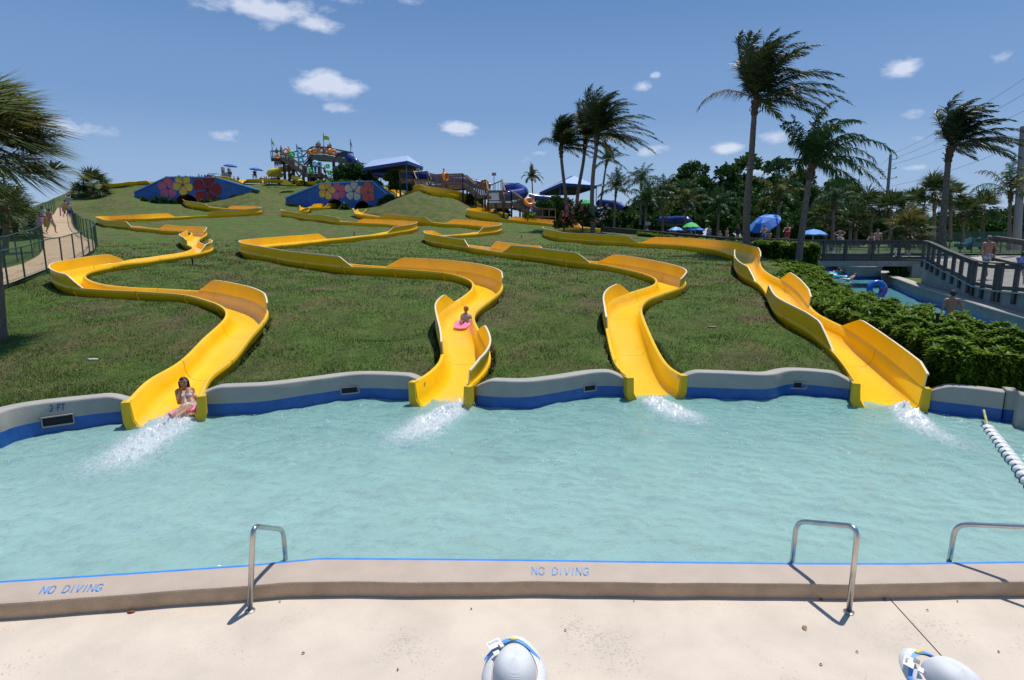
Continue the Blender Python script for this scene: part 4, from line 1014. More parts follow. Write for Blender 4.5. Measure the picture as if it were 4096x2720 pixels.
# ---------------------------------------------------------------- tall slide tower on the crest
def tower():
    Y = 100; root = empty('slide_tower', (P(1250, 730, Y).x, Y, 0), label="tall timber slide tower on the hilltop, its stairs and decks crowded with inner tubes", cat='tower')
    G = T1(-33, 100)
    def deck(pa, pb, dy, nb, fascia, m=DKW):
        a = P(*pa, Y); b = P(*pb, Y); deck_boards(root, a, b, Vector((0, dy, 0)), nb=nb, fascia=fascia, m=m); return a, b
    a, b = deck((1084, 632), (1134, 632), 4, 5, .5); railing(root, between(a, b, 3), h=1.1, m=NAVY, net=WNET, post=.07, rail=(.1, .06)); railing(root, between(a + Vector((0, 4, 0)), b + Vector((0, 4, 0)), 3), h=1.1, m=NAVY, post=.07, rail=(.1, .06))
    for q in (a + Vector((2, 0, 0)), b): ground_post(root, q, DKW, .3); ground_post(root, q + Vector((0, 4, 0)), DKW, .3)
    t1 = P(1125, 634, Y - .5); l1 = P(1215, 695, Y - 1.2); flight(root, t1, l1, 1.6, Vector((0, 1, 0)), 14)
    railing(root, between(t1, l1, 6), h=1.1, net=WNET); railing(root, [p + Vector((0, 1.6, 0)) for p in between(t1, l1, 6)], h=1.1, net=WNET)
    a, b = deck((1137, 660), (1173, 660), 2, 4, .35, WOOD); railing(root, between(a, b, 3), h=1.1, net=WNET)
    for q in (a, b, a.lerp(b, .5)): ground_post(root, q, DKW, .32)
    a2, b2 = P(1213, 695, Y - 1.2), P(1286, 695, Y - 1.2); deck_boards(root, a2, b2, Vector((0, 2.4, 0)), nb=8, fascia=.5); railing(root, between(a2, b2, 4), h=1.12, net=WNET)
    for q in (a2, b2, a2.lerp(b2, .35), a2.lerp(b2, .7)): ground_post(root, q, DKW, .34); ground_post(root, q + Vector((0, 2.4, 0)), DKW, .3)
    l3 = P(1304, 712, Y - 1.4); flight(root, b2, l3, 1.4, Vector((0, 1, 0)), 5); railing(root, [b2, l3], h=1.1)
    a3, b3 = P(1303, 712, Y - 1.4), P(1326, 712, Y - 1.4); deck_boards(root, a3, b3, Vector((0, 2, 0)), nb=3, fascia=.5); railing(root, between(a3, b3, 2), h=1.1, net=WNET)
    # cross braces below
    for (x0, y0, x1, y1) in ((1148, 672, 1178, 725), (1178, 672, 1150, 725), (1180, 680, 1210, 727), (1210, 690, 1182, 727), (1232, 706, 1258, 730), (1258, 706, 1232, 730)):
        part(MB().beam(P(x0, y0, Y - .2), P(x1, y1, Y - .2), .1, .2), 'cross_brace', DKW, root)
    # high right deck with canted front
    pf = [P(1232, 628, Y + 3), P(1250, 617, Y), P(1294, 617, Y - .5), P(1414, 640, Y + 1.5)]
    z = sum(p.z for p in pf[1:3]) / 2
    U = Vector((0, 0, 1))
    for p, q in zip(pf, pf[1:]): part(MB().beam(p - U * .45, q - U * .45, .15, .85), 'fascia_beam', mat('grey_brown_beam', (.16, .14, .12), .8, var=.2, vscale=2), root)
    mbb = MB(); mbb.poly([pf[0] - U * .1, pf[1] - U * .1, pf[2] - U * .1, pf[3] - U * .1, pf[3] + Vector((1, 6, 0)), pf[0] + Vector((0, 6, 0))]); part(mbb, 'deck_floor', DKW, root)
    rl = [pf[0], pf[1]] + between(pf[1], pf[2], 3)[1:] + between(pf[2], pf[3], 6)[1:]
    railing(root, rl, h=1.15, m=NAVY, net=WNET, post=.07, rail=(.1, .07)); 
    railing(root, between(P(1172, 635, Y + 4), P(1230, 630, Y + 4), 4), h=1.12, m=NAVY, post=.06, rail=(.1, .06))
    st = P(1213, 655, Y + 1); railing(root, [st, pf[1]], h=1.15, m=NAVY, post=.07, rail=(.1, .07)); flight(root, pf[1] + Vector((0, .4, 0)), st + Vector((0, .4, 0)), 1.3, Vector((0, 1, 0)), 8, DKW)
    for x in (1334, 1244, 1408): 
        q = P(x, 640, Y + .4); ground_post(root, q, DKW, .38)
        ground_post(root, q + Vector((0, 4, 0)), DKW, .38)
    part(MB().tube([P(1336, 640, Y), P(1376, 665, Y)], .05, 6), 'steel_strut', NAVY, root); part(MB().tube([P(1345, 672, Y - .5), P(1395, 652, Y)], .05, 6), 'steel_strut', NAVY, root)
    # enclosed slide start
    p = P(1370, 620, Y + 2); part(MB().box(p.x - .9, p.x + .9, p.y - .7, p.y + .7, p.z - .35, p.z + .3), 'slide_start_box', mat('navy_fibreglass', (.012, .02, .12), .35), root)
    part(MB().box(p.x - .1, p.x + 1.0, p.y - .9, p.y + .9, p.z + .3, p.z + .42), 'slide_start_lid', _m['navy_fibreglass'], root)
tower()
def tube_slide(pts, r, m, label, name='tube_slide', rib=1.8, group=None):
    c = [p for _, p in catmull([Vector(p) for p in pts], .5)]; root = empty(name, tuple(c[0]), label=label, cat='tube slide', group=group)
    k = 0; n = len(c)
    while k < n - 1:
        e = min(n - 1, k + 5); part(MB().tube(c[k:e + 1], r, 14, caps=False), 'tube_section', m, root, smooth=True)
        if e < n - 1:
            d = (c[e + 1] - c[e - 1]).normalized(); part(MB().tube([c[e] - d * .05, c[e] + d * .05], r * 1.1, 14), 'joint_flange', m, root)
        k = e
    return root
NAVYF = mat('navy_slide_fibreglass', (.016, .035, .22), .3, coat=.3, var=.1, vscale=1); YF = mat('pale_yellow_slide_fibreglass', (.70, .55, .06), .35, var=.08, vscale=1)
tube_slide([P(1190, 676, 103), P(1135, 677, 101), P(1105, 680, 99.5), P(1080, 688, 99), P(1076, 695, 99), P(1092, 697, 100), P(1126, 700, 101.5)], .42, YF, "pale yellow tube slide looping out on the left of the tower")
tube_slide([P(1160, 702, 102), P(1176, 712, 100), P(1196, 718, 99), P(1204, 730, 98)], .42, YF, "short pale yellow tube slide piece under the tower legs")
tube_slide([P(1385, 622, 102), P(1400, 634, 101), P(1422, 645, 100), P(1436, 668, 100)], .5, NAVYF, "navy tube slide dropping from the tower's right deck")
tube_slide([P(1500, 692, 82), P(1545, 696, 80), P(1600, 700, 79), P(1660, 706, 78), P(1710, 708, 77), P(1760, 718, 76), P(1810, 722, 76), P(1860, 728, 76), P(1905, 736, 76), P(1960, 748, 76)], .55, NAVYF, "long navy tube slide running level behind the timber stairs")
tube_slide([P(2014, 752, 76), P(2050, 752, 76), P(2078, 756, 75), P(2094, 768, 74), P(2070, 777, 73), P(2035, 782, 72), P(2005, 790, 71.5)], .62, NAVYF, "fat navy tube slide curling back just right of the stairs")
tube_slide([P(2115, 786, 78), P(2150, 794, 78), P(2186, 797, 78), P(2230, 802, 78)], .5, NAVYF, "navy tube slide section left of the second canopy's posts")
DBF = mat('deep_blue_fibreglass', (.008, .025, .17), .35, coat=.2)
tube_slide([P(2395, 812, 82), P(2430, 815, 81), P(2470, 822, 80), P(2500, 838, 79)], .5, DBF, "dark blue tube slide piece behind the bright green palm")
tube_slide([P(2640, 884, 68), P(2690, 884, 67), P(2735, 882, 66), P(2752, 888, 65.5), P(2746, 912, 65.5)], .5, DBF, "dark blue tube slide end in the shade above the lime green umbrella")
# ---------------------------------------------------------------- canopies
CANV = mat('pale_blue_canopy_cloth', (.34, .44, .66), .8, var=.05); CANB = mat('blue_canopy_valance', (.012, .045, .20), .8)
def canopy(label, c, ridge, posts, val=.4):
    root = empty('shade_canopy', tuple(c[1]), label=label, cat='canopy', group='blue cloth canopies on posts')
    mb = MB(); r0, r1 = ridge
    for q in ([c[0], c[1], r1, r0], [c[1], c[2], r1], [c[2], c[3], r0, r1], [c[3], c[0], r0]): mb.poly(q)
    part(mb, 'canopy_roof', CANV, root)
    D = Vector((0, 0, val))
    for a, b in zip(c, c[1:] + c[:1]):
        mb = MB(); n = (b - a).cross(Vector((0, 0, 1))).normalized() * .02; mb.poly([a - D, b - D, b + D * .02, a + D * .02]); part(mb, 'valance', CANB, root)
    mb = MB(); mb.poly([p - D * .5 for p in c]); part(mb, 'canopy_lining', mat('dark_canopy_lining', (.03, .035, .05), .9), root)
    for p in posts: part(MB().tube([Vector((p.x, p.y, T1(p.x, p.y) - .2)), p], .06, 8), 'canopy_post', BSTEEL, root)
c = [P(1452, 672, 80), P(1630, 643, 72), P(1692, 653, 78), P(1517, 678, 86)]
zc = c[1].z; c[2].z = zc; c[0].z = zc + .1; c[3].z = zc
canopy("long pale blue canopy on blue posts behind the dark bushes of the hilltop", c, (P(1490, 640, 82), P(1631, 622, 76)), [P(1522, 672, 82), P(1583, 668, 80), P(1625, 650, 73), P(1684, 656, 78)])
c = [P(2158, 765, 84), P(2244, 731, 76), P(2385, 733, 80), P(2300, 760, 90)]
zc = c[1].z; c[0].z = zc - .6; c[2].z = zc; c[3].z = zc - .2
canopy("blue canopy with a pale peaked roof behind the three palms", c, (P(2285, 703, 84), P(2296, 703, 84)), [c[0] + Vector((.1, .1, 0)), P(2197, 770, 82), P(2241, 738, 77), P(2386, 740, 80)])
# ---------------------------------------------------------------- signs on posts
def sign(px, py, pb, Y, w, h, label):
    t = P(px, py, Y); b = P(px, pb, Y); root = empty('sign_post', (t.x, Y, b.z), label=label, cat='sign', group='small notice boards on blue posts')
    part(MB().tube([Vector((t.x, Y, b.z)), Vector((t.x, Y, t.z))], .04, 6), 'post', BSTEEL, root); part(MB().box(t.x - w / 2, t.x + w / 2, Y - .06, Y - .04, t.z - h / 2, t.z + h / 2), 'sign_board', mat('pinkish_white_sign', (.5, .42, .41), .6), root)
    for k, zz in enumerate((-.26, -.02, .22)): part(MB().box(t.x - w * .36, t.x + w * (.36 - .1 * (k % 2)), Y - .068, Y - .06, t.z + zz * h - h * .06, t.z + zz * h + h * .06), 'text_line', mat('sign_red_grey', (.28, .10, .10), .6), root)
sign(1672, 680, 722, 73, .42, .33, "small notice board on a blue post beside the first canopy's right corner")
sign(1976, 697, 760, 69, .5, .33, "small notice board on a blue post above the broad flight of timber stairs")
sign(2132, 790, 858, 62, .32, .44, "small white notice on a post beside the lowest flight of timber stairs")
sign(2591, 894, 925, 50, .38, .27, "small white notice on a post left of the green and blue umbrellas")
# ---------------------------------------------------------------- umbrellas and lifeguard chairs on the crest
def umbrella(loc, r, h, m, label, tilt=(0, 0), panels=None, name='parasol', sag=.3, group=None):
    root = empty(name, loc, label=label, cat='umbrella', group=group or 'parasols')
    MB().tube([(0, 0, 0), (0, 0, h + .1)], .03, 8).build('pole', WHITE, root)
    M3 = Matrix.Rotation(tilt[0], 3, 'Y') @ Matrix.Rotation(tilt[1], 3, 'X')
    for k in range(8):
        a0, a1 = 2 * PI * k / 8, 2 * PI * (k + 1) / 8; V = []
        for q, zz in ((0, sag), (.5, sag * .72), (1, 0), (1, -.09)):
            for a in (a0, (a0 + a1) / 2, a1): V.append(M3 @ Vector((math.cos(a) * r * q, math.sin(a) * r * q, zz - (.04 * q if a not in (a0, a1) else 0))) + Vector((0, 0, h - .1)))
        Fc = [(i * 3 + j, i * 3 + j + 1, (i + 1) * 3 + j + 1, (i + 1) * 3 + j) for i in range(3) for j in range(2)]
        mesh_obj('canopy_panel', V, Fc, (panels[k % 2] if panels else m), root)
    return root
UB = mat('bright_blue_umbrella', (.015, .12, .52), .7); UL = mat('light_blue_umbrella', (.10, .30, .72), .7)
for (px, pt, ps, pb, lab, hi) in [(921, 656, 678, 706, "blue umbrella over the lifeguard on the high chair of the hilltop", 1), (1023, 670, 690, 713, "blue umbrella over the seated guard right of the flowered wall on the hilltop", 0)]:
    Y = 101; b = P(px + 4, pb, Y); t = P(px, pt, Y); umbrella((b.x, Y, b.z), 1.05, t.z - b.z - .2, UB, lab, tilt=(.08, 0))
# guard tower box under the first umbrella
p = P(905, 712, 101); root = empty('lifeguard_chair', (p.x, 101, p.z), label="grey box-backed lifeguard chair on the hilltop wall", cat='chair')
MB().box(-.5, -.35, -.5, .5, 0, 1.7).build('backrest', mat('grey_guard_box', (.3, .31, .32), .7), root); MB().box(-.35, .6, -.5, .5, 0, .75).build('seat_box', _m['grey_guard_box'], root); MB().box(-.2, .7, -.45, .45, .75, .85).build('seat', _m['grey_guard_box'], root)
# low crest wall and blue railing
p0 = P(800, 712, 99); p1 = P(900, 709, 101); root = empty('hilltop_pool_wall', (p0.x, p0.y, p0.z), label="low grey wall with a blue rail at the pool on the hilltop", cat='wall')
part(MB().box(p0.x, p1.x, 99.5, 99.9, p0.z - .8, p0.z + .15), 'wall_body', CONC, root)
for k in range(5):
    x = p0.x + 1 + (p1.x - p0.x - 1.4) * k / 4; part(MB().tube([(x, 99.7, p0.z), (x, 99.7, p0.z + .75)], .03, 6), 'rail_post', BSTEEL, root)
part(MB().tube([(p0.x + 1, 99.7, p0.z + .75), (p1.x - .4, 99.7, p0.z + .75)], .035, 6), 'rail_bar', BSTEEL, root)
# ---------------------------------------------------------------- yellow slide runs along the crest
def crest_run(px, label, guard=None, Yoff=0, r=.55):
    pts = []
    for x, y in px:
        h = hill(x, y, .2); pts.append(Vector((h.x, h.y, 0)))
    ypts = [p.y for p in pts]
    c = [p for _, p in catmull(pts, .5)]
    X = np.array([p.x for p in c]); Y = np.array([p.y for p in c])
    Y = np.convolve(np.pad(Y, 6, 'edge'), np.ones(13) / 13, 'valid')
    s = np.r_[0, np.cumsum(np.hypot(np.diff(X), np.diff(Y)))]
    Pd = dict(X=X, Y=Y, Z=T(X, Y) + .25, dep=np.full(len(X), .4), s=s, I=s); rx, ry = frames(Pd)
    root = empty('water_slide', (float(X[0]), float(Y[0]), 0), label=label, cat='slide', group='yellow slide runs along the hilltop')
    a = 0
    while a < len(X) - 1:
        b = min(len(X) - 1, a + 8); V, Fc = sweep_section(Pd, a, b, rx, ry); mesh_obj('trough_section', [Vector(v) - root.location for v in V], Fc, YEL, root, True); a = b
    return root
crest_run([(392, 757), (440, 748), (520, 740), (600, 734), (680, 731)], "yellow slide run on the skyline left of the leftmost flowered wall")
crest_run([(845, 716), (900, 716), (980, 717), (1048, 719)], "yellow slide run on the skyline right of the leftmost flowered wall")
crest_run([(1060, 726), (1140, 732), (1200, 735), (1270, 741)], "yellow slide run in front of the tower's legs")
# start tub by the tower
p = P(1150, 732, 94); root = empty('slide_start_tub', tuple(p), label="yellow curved slide start tub at the foot of the tower", cat='slide')
mb = MB(); n = 9
for k in range(n):
    a = k / (n - 1); mb.v += [(-.65 + 1.3 * a, -.3, -.3), (-.65 + 1.3 * a, -.3, .55 - .5 * max(0, a * 1.6 - .5)), (-.65 + 1.3 * a, -.24, .55 - .5 * max(0, a * 1.6 - .5)), (-.65 + 1.3 * a, -.24, -.3)]
for k in range(n - 1):
    for j in range(4): mb.f.append((k * 4 + j, (k + 1) * 4 + j, (k + 1) * 4 + (j + 1) % 4, k * 4 + (j + 1) % 4))
mb.f += [(0, 1, 2, 3), (32, 35, 34, 33)]; mb.build('front_side', YEL, root); MB().box(-.7, -.62, -.3, .6, -.3, .5).build('end_side', YEL, root); MB().box(-.62, 1.1, -.24, .6, -.3, -.2).build('tub_floor', YEL, root)
# flags
def flag(px0, py0, px1, py1, Y, m, w, h, label, limp=0):
    t = P(px0, py0, Y); b = P(px1, py1, Y); b.z = min(b.z, t.z - 1); b.x = t.x; root = empty('flag_pole', tuple(b), label=label, cat='flag', group='flags on the slide tower')
    part(MB().tube([b, t], .055, 8), 'pole', NAVY, root); mb = MB(); n = 8
    for i in range(n + 1):
        u = i / n
        for v in (0, 1): mb.v.append(Vector((t.x + .05 + w * u * (1 - .5 * limp), t.y + .12 * math.sin(u * 6), t.z - .35 - h * v * (1 - .1 * u) - .22 * u * u - limp * .5 * u)) )
    for i in range(n): mb.f.append((2 * i, 2 * i + 2, 2 * i + 3, 2 * i + 1))
    part(mb, 'flag_cloth', m, root)
FY = mat('yellow_flag_cloth', (.62, .55, .03), .8); FB = mat('blue_flag_cloth', (.02, .05, .30), .8)
flag(1086, 554, 1091, 631, 99.5, FY, .55, .42, "small drooping yellow flag on the tower's left corner pole", .6)
flag(1293, 533, 1303, 616, 99, FY, .85, .62, "yellow flag flying from the tower's middle pole")
flag(1401, 558, 1407, 638, 101, FB, .4, .5, "limp blue flag on the pole at the tower's right end", .9)
flag(1185, 575, 1185, 605, 104, mat('dark_flag_cloth', (.03, .03, .12), .8), .8, .5, "small dark flag behind the stacked light blue tubes")
# ---------------------------------------------------------------- path and green fences on the left
def strip(name, L_, Rr_, lift, m, sub=.6, parent=None):
    n = 60; V = []; Fc = []; K = 9
    def rs(pts):
        c = [p for _, p in catmull([Vector((p.x, p.y, 0)) for p in pts], .5)]; d = [0]
        for a, b in zip(c, c[1:]): d.append(d[-1] + (b - a).length)
        return [Vector((np.interp(t * d[-1] / n, d, [p.x for p in c]), np.interp(t * d[-1] / n, d, [p.y for p in c]), 0)) for t in range(n + 1)]
    A, B = rs(L_), rs(Rr_)
    for a, b in zip(A, B):
        zs = [T1(*a.lerp(b, j / (K - 1)).xy) for j in range(K)]; 
        for j in range(K):
            p = a.lerp(b, j / (K - 1)); V.append((p.x, p.y, max(zs[j], sum(zs) / K) + lift))
    for i in range(n):
        for j in range(K - 1): Fc.append((i * K + j, i * K + j + 1, (i + 1) * K + j + 1, (i + 1) * K + j))
    return mesh_obj(name, V, Fc, m, parent, True)
hp = lambda l: [hill(x, y) for x, y in l]
PL = hp([(-500, 1225), (-200, 1140), (0, 1079), (108, 1050), (168, 1005), (176, 960), (168, 912), (190, 878), (222, 847), (232, 832)])
PR = hp([(-500, 1400), (-200, 1245), (0, 1163), (200, 1084), (352, 1028), (384, 985), (326, 943), (290, 905), (282, 872), (272, 850), (262, 832)])
PATHM = mat('tan_concrete_path', (.46, .32, .19), .8, var=.1, vscale=1.2, bump=.2, bscale=30)
tag(strip('footpath', PL, PR, .03, PATHM), kind='structure')
GREENP = mat('dark_green_fence_paint', (.012, .06, .042), .45)
GNET = meshmat('green_chain_link', (.02, .085, .06), .06, 12)
def fence(pts, h, label, step=1.9):
    c = [p for _, p in catmull([Vector((p.x, p.y, 0)) for p in pts], .3)]; d = [0]
    for a, b in zip(c, c[1:]): d.append(d[-1] + (b - a).length)
    n = max(2, int(d[-1] / step)); q = []
    for k in range(n + 1):
        t = d[-1] * k / n; x = float(np.interp(t, d, [p.x for p in c])); y = float(np.interp(t, d, [p.y for p in c])); q.append(Vector((x, y, T1(x, y) + .02)))
    root = empty('chain_link_fence', tuple(q[0]), label=label, cat='fence', group='green chain link fences by the path')
    for p in q: part(MB().tube([p - Vector((0, 0, .2)), p + Vector((0, 0, h))], .032, 8), 'fence_post', GREENP, root)
    fine = []
    for k in range(len(c)):
        if k % 2 == 0 or k == len(c) - 1: fine.append(Vector((c[k].x, c[k].y, T1(c[k].x, c[k].y))))
    part(MB().tube([p + Vector((0, 0, h)) for p in fine], .026, 7), 'top_rail', GREENP, root); part(MB().tube([p + Vector((0, 0, .1)) for p in fine], .012, 5), 'tension_wire', GREENP, root)
    netting('chain_link_mesh', [(a, b, a.z + .05, a.z + h, b.z + .05, b.z + h) for a, b in zip(fine, fine[1:])], GNET, root, root.location)
fence(hp([(-420, 1365), (-200, 1248), (0, 1170), (72, 1140), (200, 1090), (310, 1050), (374, 1012), (390, 985), (372, 962), (330, 940), (300, 905), (290, 872), (282, 852)]), 1.42, "green chain link fence on the right side of the tan path, nearest the yellow slides")
fence(hp([(-300, 1150), (0, 1072), (72, 1050), (140, 1025), (172, 1000), (172, 962), (140, 935), (118, 905), (116, 880)]), 1.42, "green chain link fence on the left side of the tan path, near stretch")
fence(hp([(160, 880), (180, 868), (215, 856), (222, 845)]), 1.6, "green chain link fence farther up the left side of the tan path")
# ---------------------------------------------------------------- handrails at the near edge
def handrail(pts, label, r=.026):
    c = []
    P3 = [Vector(p) for p in pts]
    for i, p in enumerate(P3):
        if i in (0, len(P3) - 1): c.append(p); continue
        a = (P3[i - 1] - p).normalized(); b = (P3[i + 1] - p).normalized(); rad = .13
        for t in range(8):
            u = t / 7; c.append((p + a * rad) * (1 - u) ** 2 + p * 2 * u * (1 - u) + (p + b * rad) * u ** 2)
    root = empty('handrail', tuple(P3[0]), label=label, cat='handrail', group='steel handrails at the pool edge')
    part(MB().tube(c, r, 16), 'bent_tube', STEEL, root, smooth=True)
    p = P3[0]; part(MB().lathe([(.05, 0), (.05, .012), (r, .02)], 16, c=tuple(p)), 'base_ring', STEEL, root)
    return root
b = at(1000, 2445, DZ); n1 = P(1012, 2104, b.y + .02); f0 = at(1143, 2236, -.0); f1 = P(1133, 2118, f0.y)
handrail([b, n1, f1, f0 - Vector((0, 0, .6))], "steel handrail at the left, its near foot beside the coping left of centre")
b = at(3395, 2450, DZ); n1 = P(3432, 2106, b.y + .03); f0 = at(3165, 2244, 0); f1 = P(3186, 2084, f0.y)
handrail([b, n1, f1, f0 - Vector((0, 0, .6))], "steel handrail at the right, both its legs in view")
f0 = at(3792, 2236, 0); f1 = P(3822, 2096, f0.y); n1 = P(4350, 2118, 5.45); b = Vector((n1.x - .05, 5.43, DZ))
handrail([b, n1, f1, f0 - Vector((0, 0, .6))], "steel handrail cut off by the right edge of the photo")
# ---------------------------------------------------------------- float line
fl = [(3953, 1714), (3965, 1730), (3976, 1745), (3990, 1760), (4002, 1775), (4014, 1791), (4027, 1807), (4040, 1824), (4054, 1841), (4068, 1860), (4083, 1880), (4098, 1902), (4116, 1926), (4135, 1952), (4156, 1980)]
flw = [at(x, y, .02) for x, y in fl]
for k in range(16): flw.append(flw[-1] + (flw[-1] - flw[-2]))
root = empty('float_line', tuple(at(3953, 1714, 0)), label="string of white floats on a rope tied to the pool wall at the right", cat='float line')
FW = mat('white_float_plastic', (.78, .78, .76), .25, coat=.3); FBL = mat('blue_float_plastic', (.02, .16, .55), .35)
prevp = None
for i, p in enumerate(flw):
    s = .105
    rot = Matrix.Rotation(math.radians(62), 3, 'Z')
    part(MB().ball(p, s, 16, 10, (.95, 1, .72), rot), 'float', FBL if i == -1 else FW, root, smooth=True)
    d = Vector((.35, -.93, 0)).normalized()
    part(MB().tube([p - d * .094, p - d * .086], .07, 14), 'float_collar', mat('dark_float_collar', (.015, .06, .15), .5), root)
part(MB().tube([at(3953, 1714, .03), atY(3935, 1640, float(np.interp(10.6, WX, WY)))], .02, 6), 'yellow_rope', mat('yellow_rope', (.55, .50, .14), .8, var=.3, vscale=20), root)
part(MB().tube(flw, .012, 6), 'rope', mat('yellow_rope', (.55, .5, .14)), root)
# ---------------------------------------------------------------- lazy river
RIVW = water_mat('river_blue_water', (.10, .30, .36), .25, (.5, .8, .85), 7)
def ribbon(name, L_, R_, z, m, kind='structure'):
    V = []; Fc = []
    for (a, b) in zip(L_, R_):
        for j in range(9): t = j / 8; V.append((a[0] + (b[0] - a[0]) * t, a[1] + (b[1] - a[1]) * t, z + .012 * math.sin(a[1] * 3 + j * 2) + .01 * math.sin(a[1] * 7 - j * 3)))
    for i in range(len(L_) - 1):
        for j in range(8): Fc.append((i * 9 + j, i * 9 + j + 1, (i + 1) * 9 + j + 1, (i + 1) * 9 + j))
    return tag(mesh_obj(name, V, Fc, m, smooth=True), kind=kind)
ys = np.linspace(9.2, 54, 150)
ribbon('river_water', [(float(np.interp(y, *XR)) + .1, y) for y in ys], [(float(np.interp(y, *XW)) + .02, y) for y in ys], .3, RIVW)
def poly_wall(name, pts, z0, z1, th, label=None, stripe=(.3, .56), m=CONC, group='walls along the lazy river', side=1):
    """wall along a plan polyline with rounded coping and a blue foot"""
    c = [Vector((p[0], p[1], 0)) for p in pts]; root = empty(name, (c[0].x, c[0].y, 0), label=label, cat='wall', group=group)
    V = []; Fc = []; FM = []; n = len(c)
    prof = [(0, z0, 0), (0, stripe[1], 0), (0, stripe[1] + .001, 1), (0, z1 - .1, 1), (-.05, z1 - .07, 2), (-.06, z1 - .03, 2), (-.03, z1, 2), (th, z1 + .01, 2), (th + .02, z1 - .05, 2), (th, z0, 1)]
    k = len(prof)
    for i, p in enumerate(c):
        t = (c[min(i + 1, n - 1)] - c[max(i - 1, 0)]).normalized(); nn = Vector((t.y, -t.x, 0)) * side
        for o_, z, _ in prof: V.append(p + nn * o_ + Vector((0, 0, z)) - root.location)
    for i in range(n - 1):
        for j in range(k - 1): Fc.append((i * k + j, (i + 1) * k + j, (i + 1) * k + j + 1, i * k + j + 1)); FM.append(0 if j == 0 else (1 if j < 3 else 2))
    Fc.append(tuple(range(k))); Fc.append(tuple((n - 1) * k + j for j in range(k))[::-1]); FM += [1, 1]
    mesh_obj('wall_body', V, Fc, None, root, mats=[BLUEP, m, COPW], fm=FM)
    return root
COPW = mat('warm_river_coping', (.42, .37, .31), .75, var=.12, vscale=2, bump=.2)
RW = mat('stained_grey_wall', (.27, .265, .255), .8, var=.16, vscale=1.5, bump=.2)
yy = np.linspace(9.2, 43.9, 80)
poly_wall('river_wall', [(float(np.interp(y, *XW)), y) for y in yy], -.4, 1.0, .42, "long grey river wall with a rounded coping below the boardwalk ramp", m=RW)
poly_wall('river_pier', [(27.2, 44.3), (25.6, 44.4), (25.2, 44.6), (25.1, 46.5)], -.4, 1.28, 1.6, "low rounded grey pier standing out into the lazy river under the bridge", m=RW, side=1)
poly_wall('river_wall', [(32, 54), (29, 54), (24, 54)], -.4, 1.15, .4, "grey wall with blue foot across the far end of the river under the bridge", m=RW, side=1)
yy2 = np.linspace(9.2, 53.9, 80)
poly_wall('river_wall', [(float(np.interp(y, *XR)) + .1, y) for y in yy2], -.4, .8, .25, "river wall on the hedge side", m=RW, side=-1)
o = empty('bridge_abutment', (19.2, 37, 0), label="pale stub wall under the left end of the bridge, beside the hedge", cat='wall'); a_ = P(3240, 1060, 37.4); part(MB().box(a_.x, a_.x + .36, 37.0, 38.0, -.3, 2.0), 'wall_body', CONC, o)
tag(mesh_obj('plaza', [(27.5, 44.5, 1.5), (70, 44.5, 1.5), (90, 84, 1.6), (30, 84, 1.6), (28, 58, 1.52), (28, 54.4, 1.5)], [(0, 1, 2, 3, 4, 5)], mat('plaza_concrete', (.40, .37, .32), .8, var=.15)), kind='structure')
